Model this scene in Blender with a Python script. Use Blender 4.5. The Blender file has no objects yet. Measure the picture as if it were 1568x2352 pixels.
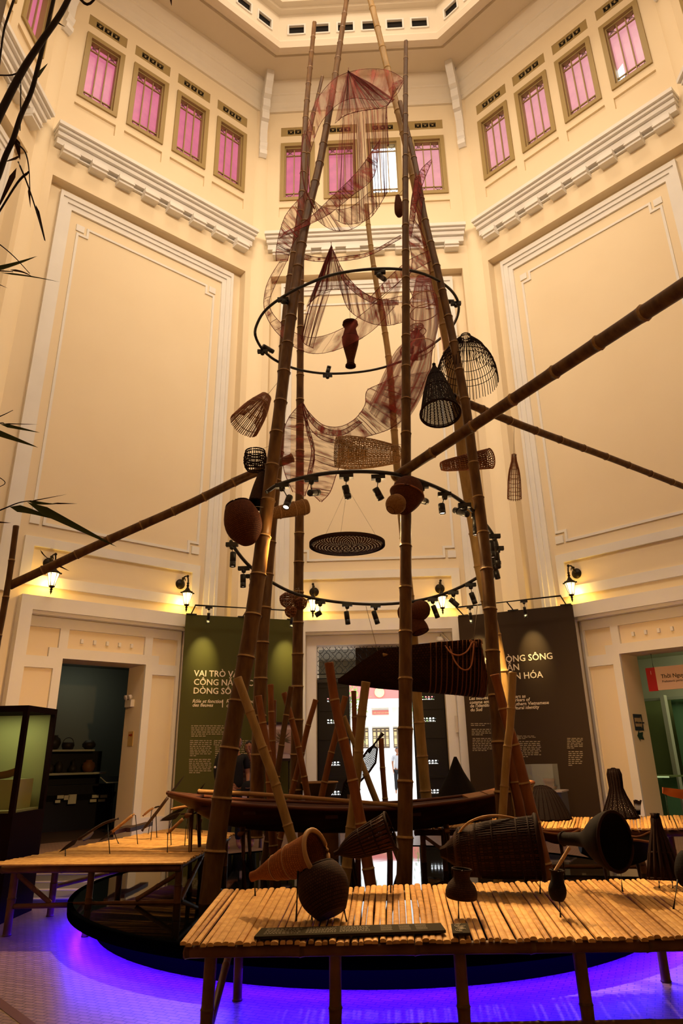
import bpy, math, random
from mathutils import Vector, Matrix
random.seed(7)
scene = bpy.context.scene
COL = scene.collection
PI = math.pi

# ------------------------------------------------------------------ camera
F_PX, PITCH, YAW, ROLL, PCX, PCY = 1621.07, 0.3876, -0.0418, 0.0177, 789.58, 1073.5
CAM = Vector((-0.0362, 0.0, 1.40))

def _dir(x, y, f):
    c, s = math.cos(-ROLL), math.sin(-ROLL)
    x, y = x * c - y * s, x * s + y * c
    c, s = math.cos(PITCH), math.sin(PITCH)
    fy, z = f * c - y * s, f * s + y * c
    c, s = math.cos(YAW), math.sin(YAW)
    return Vector((x * c + fy * s, -x * s + fy * c, z))

cam_data = bpy.data.cameras.new('camera')
cam = bpy.data.objects.new('camera', cam_data)
COL.objects.link(cam)
r_, u_, f_ = _dir(1, 0, 0), _dir(0, 1, 0), _dir(0, 0, 1)
cam.matrix_world = Matrix(((r_.x, u_.x, -f_.x, CAM.x), (r_.y, u_.y, -f_.y, CAM.y), (r_.z, u_.z, -f_.z, CAM.z), (0, 0, 0, 1)))
cam_data.sensor_fit = 'VERTICAL'
cam_data.sensor_height = 36.0
cam_data.sensor_width = 24.0
cam_data.lens = 36.0 * F_PX / 2352.0
cam_data.shift_x = (784 - PCX) / 2352.0
cam_data.shift_y = (PCY - 1176) / 2352.0
cam_data.clip_start = 0.05
cam_data.clip_end = 200
scene.camera = cam

# ------------------------------------------------------------------ world and view
world = bpy.data.worlds.new('world')
scene.world = world
world.use_nodes = True
bg = world.node_tree.nodes['Background']
bg.inputs[0].default_value = (0.93, 0.97, 1.0, 1)
bg.inputs[1].default_value = 3.0
vs = scene.view_settings
vs.view_transform = 'Standard'
vs.look = 'None'
vs.gamma = 1
vs.use_curve_mapping = False
vs.exposure = 0.0

# ------------------------------------------------------------------ large lights (daylight of the lantern, added unseen fill at the rear walls)
CY, APO, HL = 8.70, 7.55, 3.127      # octagonal hall: centre y, apothem, half wall length

def area_light(name, loc, look, sx, sy, power, color):
    d = bpy.data.lights.new(name, 'AREA')
    d.shape = 'RECTANGLE'; d.size = sx; d.size_y = sy
    d.energy = power; d.color = color
    o = bpy.data.objects.new(name, d)
    COL.objects.link(o)
    o.location = loc
    o.rotation_euler = (Vector(look) - Vector(loc)).to_track_quat('-Z', 'Y').to_euler()
    return o

WARM = (1.0, 0.80, 0.575)
area_light('lantern_daylight', (0, CY, 26.8), (0, CY, 0), 3.5, 3.5, 700, WARM)
for k, ang in enumerate((-135, 180, 135)):
    a = math.radians(ang)
    o2 = Vector((math.sin(a), math.cos(a), 0))
    p = Vector((0, CY, 0)) + o2 * (APO - 0.5) + Vector((0, 0, 17.4))
    q = Vector((0, CY, 0)) - o2 * APO + Vector((0, 0, 12.0))
    area_light('rear_window_daylight', p, q, 5.2, 2.2, 275, WARM).data.spread = math.radians(95)  # added fill, narrowed onto the upper walls so the floor stays dim

# ------------------------------------------------------------------ helpers
def at(u, v, Y):
    """world point at room depth Y seen at photo position (u, v)"""
    d = _dir((u - PCX) / F_PX, -(v - PCY) / F_PX, 1)
    return CAM + d * ((Y - CAM.y) / d.y)

def floor_at(u, v, z=0.0):
    d = _dir((u - PCX) / F_PX, -(v - PCY) / F_PX, 1)
    return CAM + d * ((z - CAM.z) / d.z)

def plane_at(u, v, p0, n):
    d = _dir((u - PCX) / F_PX, -(v - PCY) / F_PX, 1)
    return CAM + d * ((p0 - CAM).dot(n) / d.dot(n))

def msize(px, u, v, Y):
    """metres covered by px pixels at that place"""
    p = at(u, v, Y) - CAM
    return px * p.dot(_dir(0, 0, 1)) / F_PX

MATS = {}
def mat(name, color, rough=0.6, metal=0.0, spec=0.2, emit=None, estr=0.0, color2=None, scale=8.0, stretch=(1, 1, 1), bump=0.0, alpha=1.0, coords='Object', detail=4.0):
    if name in MATS: return MATS[name]
    m = bpy.data.materials.new(name)
    m.use_nodes = True
    nt = m.node_tree
    b = nt.nodes['Principled BSDF']
    b.inputs['Base Color'].default_value = (*color, 1)
    b.inputs['Roughness'].default_value = rough
    b.inputs['Metallic'].default_value = metal
    b.inputs['Specular IOR Level'].default_value = spec
    b.inputs['Alpha'].default_value = alpha
    if emit:
        b.inputs['Emission Color'].default_value = (*emit, 1)
        b.inputs['Emission Strength'].default_value = estr
    if color2 is not None or bump:
        tc = nt.nodes.new('ShaderNodeTexCoord')
        mp = nt.nodes.new('ShaderNodeMapping')
        mp.inputs['Scale'].default_value = stretch
        nz = nt.nodes.new('ShaderNodeTexNoise')
        nz.inputs['Scale'].default_value = scale
        nz.inputs['Detail'].default_value = detail
        nt.links.new(tc.outputs[coords], mp.inputs[0])
        nt.links.new(mp.outputs[0], nz.inputs['Vector'])
        if color2 is not None:
            rp = nt.nodes.new('ShaderNodeValToRGB')
            rp.color_ramp.elements[0].position = 0.35
            rp.color_ramp.elements[1].position = 0.65
            rp.color_ramp.elements[0].color = (*color, 1)
            rp.color_ramp.elements[1].color = (*color2, 1)
            nt.links.new(nz.outputs['Fac'], rp.inputs[0])
            nt.links.new(rp.outputs[0], b.inputs['Base Color'])
        if bump:
            bp = nt.nodes.new('ShaderNodeBump')
            bp.inputs['Strength'].default_value = bump
            bp.inputs['Distance'].default_value = 0.02
            nt.links.new(nz.outputs['Fac'], bp.inputs['Height'])
            nt.links.new(bp.outputs[0], b.inputs['Normal'])
    MATS[name] = m
    return m

def basis(axis):
    axis = axis.normalized()
    up = Vector((0, 0, 1)) if abs(axis.z) < 0.9 else Vector((1, 0, 0))
    x = axis.cross(up).normalized()
    y = x.cross(axis).normalized()
    return x, y

class MB:
    def __init__(s):
        s.v, s.f, s.m, s.uv, s.sm = [], [], [], [], []
    def add(s, vs, fs, mi=0, uvs=None, smooth=True):
        b = len(s.v)
        s.v += [Vector(x) for x in vs]
        for k, f in enumerate(fs):
            s.f.append([b + i for i in f]); s.m.append(mi)
            s.uv.append(uvs[k] if uvs else None); s.sm.append(smooth)
        return s
    def box(s, a, b, fn=None, mi=0):
        x0, y0, z0 = a; x1, y1, z1 = b
        p = [(x0, y0, z0), (x1, y0, z0), (x1, y1, z0), (x0, y1, z0), (x0, y0, z1), (x1, y0, z1), (x1, y1, z1), (x0, y1, z1)]
        if fn: p = [fn(*q) for q in p]
        return s.add(p, [(0, 3, 2, 1), (4, 5, 6, 7), (0, 1, 5, 4), (1, 2, 6, 5), (2, 3, 7, 6), (3, 0, 4, 7)], mi, smooth=False)
    def obox(s, c, ex, ey, ez, mi=0):
        c, ex, ey, ez = Vector(c), Vector(ex), Vector(ey), Vector(ez)
        return s.box((-1, -1, -1), (1, 1, 1), lambda x, y, z: c + ex * x + ey * y + ez * z, mi)
    def quad(s, a, b, c, d, mi=0, uv=None):
        return s.add([a, b, c, d], [(0, 1, 2, 3)], mi, [uv] if uv else None, smooth=False)
    def poly(s, pts, mi=0):
        return s.add(pts, [tuple(range(len(pts)))], mi, smooth=False)
    def prism(s, pts, ext, mi=0, smooth=False):
        n = len(pts); ext = Vector(ext)
        q = [Vector(p) for p in pts]; q2 = [p + ext for p in q]
        fs = [tuple(range(n))[::-1], tuple(range(n, 2 * n))] + [(i, (i + 1) % n, n + (i + 1) % n, n + i) for i in range(n)]
        return s.add(q + q2, fs, mi, smooth=smooth)
    def tube(s, path, r, seg=8, mi=0, caps=True, closed=False, flat=1.0):
        path = [Vector(p) for p in path]
        n = len(path)
        rs = r if isinstance(r, (list, tuple)) else [r] * n
        vs, fs, uvs = [], [], []
        x = None
        for i, p in enumerate(path):
            if closed: d = path[(i + 1) % n] - path[(i - 1) % n]
            else: d = path[min(i + 1, n - 1)] - path[max(i - 1, 0)]
            if d.length < 1e-9: d = Vector((0, 0, 1))
            d.normalize()
            if x is None: x, y = basis(d)
            else:
                x = (x - d * x.dot(d)); x.normalize(); y = d.cross(x)
            for k in range(seg):
                a = 2 * PI * k / seg
                vs.append(p + (x * math.cos(a) + y * math.sin(a) * flat) * rs[i])
        m = n if closed else n - 1
        for i in range(m):
            j = (i + 1) % n
            for k in range(seg):
                k2 = (k + 1) % seg
                fs.append((i * seg + k, i * seg + k2, j * seg + k2, j * seg + k))
                uvs.append([(k / seg, i / n), ((k + 1) / seg, i / n), ((k + 1) / seg, (i + 1) / n), (k / seg, (i + 1) / n)])
        if caps and not closed:
            fs.append(tuple(range(seg))[::-1]); fs.append(tuple((n - 1) * seg + k for k in range(seg)))
            uvs += [[(0, 0)] * seg, [(0, 0)] * seg]
        return s.add(vs, fs, mi, uvs)
    def lathe(s, A, axis, prof, seg=24, mi=0, rx=1.0, ry=1.0, caps=False, xdir=None, close=True, rep=(1, 1)):
        """prof: list of (distance along axis, radius)"""
        A = Vector(A); axis = Vector(axis).normalized()
        x, y = basis(axis)
        if xdir is not None:
            x = (Vector(xdir) - axis * Vector(xdir).dot(axis)).normalized(); y = axis.cross(x)
        vs, fs, uvs = [], [], []
        n = len(prof)
        for (t, r) in prof:
            for k in range(seg):
                a = 2 * PI * k / seg
                vs.append(A + axis * t + (x * math.cos(a) * rx + y * math.sin(a) * ry) * r)
        for i in range(n - 1):
            for k in range(seg):
                k2 = (k + 1) % seg
                fs.append((i * seg + k, i * seg + k2, (i + 1) * seg + k2, (i + 1) * seg + k))
                uvs.append([(rep[0] * k / seg, rep[1] * i / (n - 1)), (rep[0] * (k + 1) / seg, rep[1] * i / (n - 1)), (rep[0] * (k + 1) / seg, rep[1] * (i + 1) / (n - 1)), (rep[0] * k / seg, rep[1] * (i + 1) / (n - 1))])
        if caps:
            fs.append(tuple(range(seg))[::-1]); fs.append(tuple((n - 1) * seg + k for k in range(seg)))
            uvs += [[(0, 0)] * seg, [(0, 0)] * seg]
        return s.add(vs, fs, mi, uvs)
    def sphere(s, c, r, seg=14, mi=0, sc=(1, 1, 1)):
        c = Vector(c)
        n = seg // 2 + 1
        vs, fs = [], []
        for i in range(n + 1):
            th = PI * i / n
            for k in range(seg):
                a = 2 * PI * k / seg
                vs.append(c + Vector((math.sin(th) * math.cos(a) * sc[0], math.sin(th) * math.sin(a) * sc[1], math.cos(th) * sc[2])) * r)
        for i in range(n):
            for k in range(seg):
                k2 = (k + 1) % seg
                fs.append((i * seg + k, (i + 1) * seg + k, (i + 1) * seg + k2, i * seg + k2))
        return s.add(vs, fs, mi)
    def build(s, name, mats, parent=None, smooth=True, keep_origin=False):
        mats = mats if isinstance(mats, (list, tuple)) else [mats]
        me = bpy.data.meshes.new(name)
        if parent is not None:
            org = PLOC.get(parent.name, Vector((0, 0, 0)))
        else:
            lo = Vector((min(v.x for v in s.v), min(v.y for v in s.v), min(v.z for v in s.v)))
            hi = Vector((max(v.x for v in s.v), max(v.y for v in s.v), max(v.z for v in s.v)))
            org = Vector(((lo.x + hi.x) / 2, (lo.y + hi.y) / 2, lo.z))
        me.from_pydata([v - org for v in s.v], [], s.f)
        for m in mats: me.materials.append(m)
        me.polygons.foreach_set('material_index', s.m)
        me.polygons.foreach_set('use_smooth', [a and smooth for a in s.sm])
        if any(s.uv):
            ul = me.uv_layers.new(name='UVMap')
            i = 0
            for k, f in enumerate(s.f):
                uv = s.uv[k]
                for j in range(len(f)):
                    ul.data[i].uv = uv[j] if uv else (0, 0)
                    i += 1
        me.update()
        o = bpy.data.objects.new(name, me)
        COL.objects.link(o)
        if parent is not None:
            o.parent = parent
            PLOC[o.name] = org
        else:
            o.location = org
            PLOC[o.name] = org
        return o
PLOC = {}

def tag(o, label=None, cat=None, group=None, kind=None):
    if label: o['label'] = label
    if cat: o['category'] = cat
    if group: o['group'] = group
    if kind: o['kind'] = kind
    return o

def thing(name, label, cat, loc, group=None):
    o = bpy.data.objects.new(name, None)
    COL.objects.link(o)
    o.empty_display_size = 0.1
    o.location = loc
    PLOC[o.name] = Vector(loc)
    return tag(o, label, cat, group)

def struct(o): return tag(o, kind='structure')

def smooth_path(pts, n=6):
    """Catmull-Rom through the points"""
    P = [Vector(p) for p in pts]
    if len(P) < 3:
        return [P[0].lerp(P[1], i / n) for i in range(n + 1)]
    out = []
    for i in range(len(P) - 1):
        p0 = P[i - 1] if i else P[0] * 2 - P[1]
        p1, p2 = P[i], P[i + 1]
        p3 = P[i + 2] if i + 2 < len(P) else P[-1] * 2 - P[-2]
        for k in range(n):
            t = k / n
            out.append(0.5 * ((2 * p1) + (p2 - p0) * t + (2 * p0 - 5 * p1 + 4 * p2 - p3) * t * t + (3 * p1 - p0 - 3 * p2 + p3) * t ** 3))
    out.append(P[-1])
    return out

def resample(path, n):
    L = [0]
    for a, b in zip(path, path[1:]): L.append(L[-1] + (b - a).length)
    out, j = [], 0
    for i in range(n):
        t = L[-1] * i / (n - 1)
        while j < len(L) - 2 and L[j + 1] < t: j += 1
        d = L[j + 1] - L[j]
        out.append(path[j].lerp(path[j + 1], (t - L[j]) / d if d else 0))
    return out

def text(name, body, size, origin, right, up, material, parent, bold=0.0, shear=0.0, align='LEFT', thick=0.002):
    """flat lettering as a mesh; origin is the left end of the base line"""
    cu = bpy.data.curves.new(name, 'FONT')
    cu.body = body; cu.size = size; cu.extrude = thick; cu.offset = bold; cu.shear = shear; cu.align_x = align
    cu.resolution_u = 2
    o = bpy.data.objects.new(name, cu)
    COL.objects.link(o)
    bpy.context.view_layer.update()
    me = bpy.data.meshes.new_from_object(o.evaluated_get(bpy.context.evaluated_depsgraph_get()))
    bpy.data.objects.remove(o)
    right, up = Vector(right).normalized(), Vector(up).normalized()
    nrm = right.cross(up)
    org = PLOC.get(parent.name, Vector((0, 0, 0)))
    origin = Vector(origin)
    for v in me.vertices:
        v.co = origin + right * v.co.x + up * v.co.y + nrm * v.co.z - org
    me.name = name
    me.materials.clear(); me.materials.append(material)
    q = bpy.data.objects.new(name, me)
    COL.objects.link(q)
    q.parent = parent
    PLOC[q.name] = org
    return q
# ------------------------------------------------------------------ room materials
M_WALL = mat('cream_wall_paint', (0.82, 0.69, 0.49), 0.75, color2=(0.79, 0.655, 0.455), scale=0.5, detail=5)
M_WHITE = mat('white_trim_paint', (0.80, 0.77, 0.73), 0.7, color2=(0.76, 0.73, 0.69), scale=1.5)
M_CEIL = mat('ceiling_paint', (0.78, 0.70, 0.58), 0.8, color2=(0.74, 0.655, 0.53), scale=0.6)
M_SASH = mat('olive_window_paint', (0.36, 0.26, 0.11), 0.5)
M_PINK = mat('pink_glass', (0.10, 0.03, 0.05), 0.3, emit=(0.62, 0.155, 0.25), estr=0.9, color2=(0.2, 0.06, 0.10), scale=3)
M_PINK2 = mat('pale_pink_glass', (0.12, 0.06, 0.07), 0.3, emit=(0.72, 0.31, 0.35), estr=0.95, color2=(0.22, 0.12, 0.14), scale=3)
M_BLACK = mat('dark_void', (0.01, 0.008, 0.006), 0.9)  # painted shade for the inside of the vents

def floor_material():
    m = bpy.data.materials.new('mosaic_floor'); m.use_nodes = True
    nt = m.node_tree; b = nt.nodes['Principled BSDF']
    tc = nt.nodes.new('ShaderNodeTexCoord')
    mp = nt.nodes.new('ShaderNodeMapping'); mp.inputs['Rotation'].default_value = (0, 0, 0.35)
    br = nt.nodes.new('ShaderNodeTexBrick')
    br.inputs['Color1'].default_value = (0.27, 0.165, 0.115, 1); br.inputs['Color2'].default_value = (0.21, 0.125, 0.085, 1)
    br.inputs['Mortar'].default_value = (0.09, 0.055, 0.04, 1)
    br.inputs['Scale'].default_value = 1.0; br.inputs['Mortar Size'].default_value = 0.004
    br.inputs['Brick Width'].default_value = 0.085; br.inputs['Row Height'].default_value = 0.042
    nt.links.new(tc.outputs['Object'], mp.inputs[0]); nt.links.new(mp.outputs[0], br.inputs['Vector'])
    nt.links.new(br.outputs['Color'], b.inputs['Base Color'])
    b.inputs['Roughness'].default_value = 0.42
    b.inputs['Specular IOR Level'].default_value = 0.3
    bp = nt.nodes.new('ShaderNodeBump'); bp.inputs['Strength'].default_value = 0.5; bp.inputs['Distance'].default_value = 0.004
    bp.invert = True
    nt.links.new(br.outputs['Fac'], bp.inputs['Height']); nt.links.new(bp.outputs[0], b.inputs['Normal'])
    return m
M_FLOOR = floor_material()

def wall_fn(deg):
    a = math.radians(deg)
    o = Vector((math.sin(a), math.cos(a), 0)); t = Vector((math.cos(a), -math.sin(a), 0))
    c = Vector((0, CY, 0))
    return lambda s, d, z: c + o * (APO - d) + t * s + Vector((0, 0, z))
WALLS = [('back', 0), ('left', -45), ('right', 45), ('far_left', -90), ('far_right', 90), ('rear_left', -135), ('rear', 180), ('rear_right', 135)]
WIN_C = (-1.925, -0.64, 0.65, 1.945)
ZS = 13.72      # soffit height
ZT = 20.7       # top of the wall
DU = 0.25       # how far the upper wall stands out

def sheet(mb, fn, s0, s1, z0, z1, d, holes, mi=0):
    ss = sorted({s0, s1, *[h[0] for h in holes], *[h[1] for h in holes]})
    zs = sorted({z0, z1, *[h[2] for h in holes], *[h[3] for h in holes]})
    ss = [x for x in ss if s0 <= x <= s1]; zs = [x for x in zs if z0 <= x <= z1]
    for a, b in zip(ss, ss[1:]):
        for c, e in zip(zs, zs[1:]):
            ms, mz = (a + b) / 2, (c + e) / 2
            if any(h[0] < ms < h[1] and h[2] < mz < h[3] for h in holes): continue
            mb.quad(fn(a, d, c), fn(b, d, c), fn(b, d, e), fn(a, d, e), mi)

def reveal(mb, fn, h, d0, d1, mi=0, bottom=True):
    s0, s1, z0, z1 = h
    mb.quad(fn(s0, d0, z0), fn(s0, d1, z0), fn(s0, d1, z1), fn(s0, d0, z1), mi)
    mb.quad(fn(s1, d0, z0), fn(s1, d0, z1), fn(s1, d1, z1), fn(s1, d1, z0), mi)
    mb.quad(fn(s0, d0, z1), fn(s0, d1, z1), fn(s1, d1, z1), fn(s1, d0, z1), mi)
    if bottom: mb.quad(fn(s0, d0, z0), fn(s1, d0, z0), fn(s1, d1, z0), fn(s0, d1, z0), mi)

wn = 0
for wname, deg in WALLS:
    fn = wall_fn(deg)
    seen = wname in ('back', 'left', 'right', 'far_left', 'far_right')
    has_opening = wname in ('back', 'left', 'right', 'rear')
    # door surround sits in a shallow recess, framed by a portal that stands out
    dw = 1.42 if wname == 'back' else 0.86
    dz = 3.72 if wname == 'back' else 3.19
    mb = MB()
    door = (-dw, dw, 0, dz)
    sheet(mb, fn, -HL, HL, 0, ZS, 0.0, [(-1.66, 1.66, 0, 3.99)])
    sheet(mb, fn, -1.66, 1.66, 0, 3.99, -0.12, [door])
    reveal(mb, fn, (-1.66, 1.66, 0, 3.99), -0.12, 0.0, bottom=False)
    if has_opening: reveal(mb, fn, door, -0.80, -0.12, bottom=False)
    else: mb.quad(fn(-dw, -0.3, 0), fn(dw, -0.3, 0), fn(dw, -0.3, dz), fn(-dw, -0.3, dz)); reveal(mb, fn, door, -0.3, -0.12, bottom=False)
    # upper wall with the window openings, soffit and piers
    holes = [(c - 0.51, c + 0.51, 16.36, 18.57) for c in WIN_C] if seen else []
    recs = [(c - 0.53, c + 0.53, 15.78, 16.14) for c in WIN_C] if seen else []
    vents = [(c - 0.52, c + 0.52, 18.88, 19.24) for c in WIN_C] if seen else []
    sheet(mb, fn, -HL, HL, ZS, ZT, DU, holes + recs + vents)
    for h in holes: reveal(mb, fn, h, 0.0, DU)
    for h in recs + vents:
        reveal(mb, fn, h, DU - 0.06, DU); sheet(mb, fn, h[0], h[1], h[2], h[3], DU - 0.06, [])
    mb.quad(fn(-2.64, 0, ZS), fn(2.64, 0, ZS), fn(2.64, DU, ZS), fn(-2.64, DU, ZS))
    for sg in (-1, 1):
        a, b = sorted((sg * 2.64, sg * HL))
        mb.box((a, 0, 4.3), (b, DU, ZS + 0.001), fn)
    struct(mb.build('wall_' + wname, M_WALL))

    # ---- trims
    tb = MB()
    # crown cornice with square dentils
    CW = 2.79
    for (d0, d1, z0, z1) in ((DU, 0.62, 14.90, 15.0), (DU, 0.55, 14.82, 14.90), (DU, 0.48, 14.70, 14.82), (DU, 0.40, 14.52, 14.70)):
        tb.box((-CW + (0.62 - d1) * .3, d0, z0), (CW - (0.62 - d1) * .3, d1, z1), fn)
    nd = 8
    for k in range(nd):
        c = -2.38 + k * (4.76 / (nd - 1))
        tb.box((c - 0.19, DU, 14.28), (c + 0.19, 0.47, 14.53), fn)
        tb.box((c - 0.195, DU, 14.35), (c + 0.195, 0.52, 14.39), fn)
        if k < nd - 1:
            tb.box((c + 0.19, DU, 14.42), (c + 0.49, 0.32, 14.46), fn)
    # stepped white frame of the tall panel
    def frame(o, i, zt_o, zt_i, zb, d):
        tb.box((-o, 0.0, zb), (-i, d, zt_o), fn); tb.box((i, 0.0, zb), (o, d, zt_o), fn)
        tb.box((-i, 0.0, zt_i), (i, d, zt_o), fn)
    frame(2.36, 2.29, 13.57, 13.44, 4.30, 0.12)
    frame(2.29, 2.17, 13.44, 13.33, 4.30, 0.085)
    frame(2.17, 2.05, 13.33, 13.19, 4.30, 0.05)
    # thin moulding with stepped corners and little corner blocks
    th = 0.055
    S, q = 1.86, 0.23
    z0, z1 = 5.66, 12.90
    for sg in (-1, 1):
        def bx(a, b, c, e, dd=0.03):
            a, b = sorted((sg * a, sg * b)); tb.box((a, 0, c), (b, dd, e), fn)
        bx(S - th, S, z0 + q, z1 - q)
        for zz, up in ((z0, 1), (z1, -1)):
            e0, e1 = sorted((zz + up * q, zz + up * (q + th)))
            bx(S - q, S, e0, e1, 0.031)
            e0, e1 = sorted((zz, zz + up * (q + th)))
            bx(S - q - th, S - q, e0, e1, 0.032)
            e0, e1 = sorted((zz - up * 0.0, zz + up * (q - 0.06)))
            bx(S - q + 0.06, S + 0.02, e0, e1, 0.028)
    tb.box((-(S - q), 0, z1 - th), (S - q, 0.03, z1), fn)
    tb.box((-(S - q), 0, z0), (S - q, 0.03, z0 + th), fn)
    # lamp panel frame
    tb.box((-1.92, 0, 5.22), (1.92, 0.06, 5.40), fn); tb.box((-1.92, 0, 4.47), (1.92, 0.06, 4.67), fn)
    tb.box((-1.92, 0, 4.67), (-1.73, 0.06, 5.22), fn); tb.box((1.73, 0, 4.67), (1.92, 0.06, 5.22), fn)
    # portal
    tb.box((-1.86, 0, 3.99), (1.86, 0.22, 4.25), fn)
    tb.box((-1.86, 0, 0), (-1.64, 0.22, 3.99), fn); tb.box((1.64, 0, 0), (1.86, 0.22, 3.99), fn)
    tb.box((-1.72, 0.0, 3.93), (1.72, 0.16, 3.995), fn)
    if wname != 'back':
        W = -0.115; E = -0.06
        def pb(a, b, c, e):
            tb.box((a, -0.12, c), (b, E, e), fn)
        pb(-1.64, 1.64, 3.74, 3.93)
        pb(-1.64, -1.56, 0, 3.74); pb(1.56, 1.64, 0, 3.74)
        pb(-0.97, -0.80, 3.38, 3.74); pb(0.80, 0.97, 3.38, 3.74)
        pb(-1.14, -0.86, 3.0, 3.38); pb(0.86, 1.14, 3.0, 3.38)
        pb(-0.86, 0.86, 3.19, 3.38)
        pb(-1.56, -1.14, 3.0, 3.21); pb(1.14, 1.56, 3.0, 3.21)
        pb(-1.02, -0.86, 0, 3.0); pb(0.86, 1.02, 0, 3.0)
        pb(-1.56, -1.02, 0, 0.36); pb(1.02, 1.56, 0, 0.36)
        for k in range(5):
            c = -0.52 + k * 0.26
            tb.box((c - 0.025, -0.12, 3.50), (c + 0.025, -0.07, 3.58), fn)
    else:
        tb.box((-1.64, -0.12, dz), (1.64, -0.06, 3.93), fn)
        tb.box((-1.64, -0.12, 0), (-dw, -0.06, dz), fn); tb.box((dw, -0.12, 0), (1.64, -0.06, dz), fn)
    struct(tb.build('trim_1', M_WHITE))
    # crown under the ceiling
    cb = MB()
    prof = [(DU, 19.83), (DU + 0.07, 19.83), (DU + 0.07, 19.95), (DU + 0.10, 19.99), (DU + 0.13, 20.15), (DU + 0.22, 20.33), (DU + 0.25, 20.35), (DU + 0.25, 20.42), (DU + 0.34, 20.50), (DU + 0.45, 20.60), (DU + 0.48, 20.70), (DU, 20.70)]
    for (a, b), (a2, b2) in zip(prof, prof[1:]):
        k1, k2 = HL - a * .414, HL - a2 * .414
        cb.quad(fn(-k1, a, b), fn(k1, a, b), fn(k2, a2, b2), fn(-k2, a2, b2))
    struct(cb.build('trim_2', M_CEIL))

    if seen:
        for wi, c in enumerate(WIN_C):
            wn += 1
            lo, hi, zb, zt = c - 0.51, c + 0.51, 16.36, 18.57
            fb = MB()
            def fr(a, b, c_, e, d0=0.05, d1=DU + 0.05):
                fb.box((a, d0, c_), (b, d1, e), fn)
            fr(lo, lo + 0.12, zb, zt); fr(hi - 0.12, hi, zb, zt); fr(lo + 0.12, hi - 0.12, zb, zb + 0.11); fr(lo + 0.12, hi - 0.12, zt - 0.13, zt)
            fr(lo + 0.12, lo + 0.155, zb, zt, 0.05, 0.22); fr(hi - 0.155, hi - 0.12, zb, zt, 0.05, 0.22)
            fr(lo + 0.155, hi - 0.155, zb + 0.11, zb + 0.145, 0.05, 0.215); fr(lo + 0.155, hi - 0.155, zt - 0.165, zt - 0.13, 0.05, 0.215)
            wo = struct(fb.build('window_%d' % wn, M_SASH))
            a, b, e, g = lo + 0.155, hi - 0.155, zb + 0.145, zt - 0.165
            lb = MB()
            w3 = (b - a) / 3
            hb = 0.24
            for x in (a + w3, b - w3): lb.box((x - 0.014, 0.12, e), (x + 0.014, 0.16, g), fn)
            for z in (e + hb - 0.02, g - hb + 0.02): lb.box((a, 0.12, z - 0.014), (b, 0.16, z + 0.014), fn)
            for (x0, x1) in ((a, a + w3 - 0.014), (b - w3 + 0.014, b)):
                for (y0, y1) in ((e, e + hb - 0.034), (g - hb + 0.034, g)):
                    cx, cz = (x0 + x1) / 2, (y0 + y1) / 2
                    for sg in (-1, 1):
                        p = [fn(x0, 0.14, cz - sg * (y1 - y0) / 2), fn(x1, 0.14, cz + sg * (y1 - y0) / 2)]
                        lb.tube(p, 0.011, 4)
                    dd = [fn(cx - 0.05, 0.14, cz), fn(cx, 0.14, cz + 0.05), fn(cx + 0.05, 0.14, cz), fn(cx, 0.14, cz - 0.05)]
                    lb.tube(dd, 0.010, 4, closed=True)
            lb.build('lattice', M_SASH, wo)
            if not (wname == 'back' and wi == 2):
                gb = MB()
                gm = M_PINK2 if wname == 'right' or (wname == 'back' and wi == 3) else M_PINK
                if wname == 'right' and wi == 3:
                    gb.quad(fn(a + 0.16, 0.08, e), fn(b, 0.08, e), fn(b, 0.08, g), fn(a + 0.16, 0.08, g))
                    gb.quad(fn(a, 0.08, e + 0.55), fn(a + 0.16, 0.08, e + 0.66), fn(a + 0.16, 0.08, g), fn(a, 0.08, g))
                else:
                    gb.quad(fn(a, 0.08, e), fn(b, 0.08, e), fn(b, 0.08, g), fn(a, 0.08, g))
                gb.build('pane', gm, wo)
            # vent grille above the window
            vb = MB()
            V0, V1 = DU - 0.06, DU - 0.015
            cells = [(c - 0.33 + 0.22 * k, c - 0.11 + 0.22 * k) for k in range(3)]
            sheet(vb, fn, c - 0.52, c + 0.52, 18.88, 19.24, V1, [(p + 0.015, q_ - 0.015, 18.97, 19.15) for p, q_ in cells])
            for p, q_ in cells:
                p, q_ = p + 0.015, q_ - 0.015
                vb.quad(fn(p, V0 + 0.004, 18.97), fn(q_, V0 + 0.004, 18.97), fn(q_, V0 + 0.004, 19.15), fn(p, V0 + 0.004, 19.15), 1)  # black quad painted as the shade behind the grille
                for sg in (-1, 1):
                    vb.tube([fn(p, V1 - 0.01, 19.06 - sg * 0.09), fn(q_, V1 - 0.01, 19.06 + sg * 0.09)], 0.012, 4)
                vb.sphere(fn((p + q_) / 2, V1 - 0.01, 19.06), 0.032, 8)
            struct(vb.build('trim_3', [M_SASH, M_BLACK]))

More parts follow.
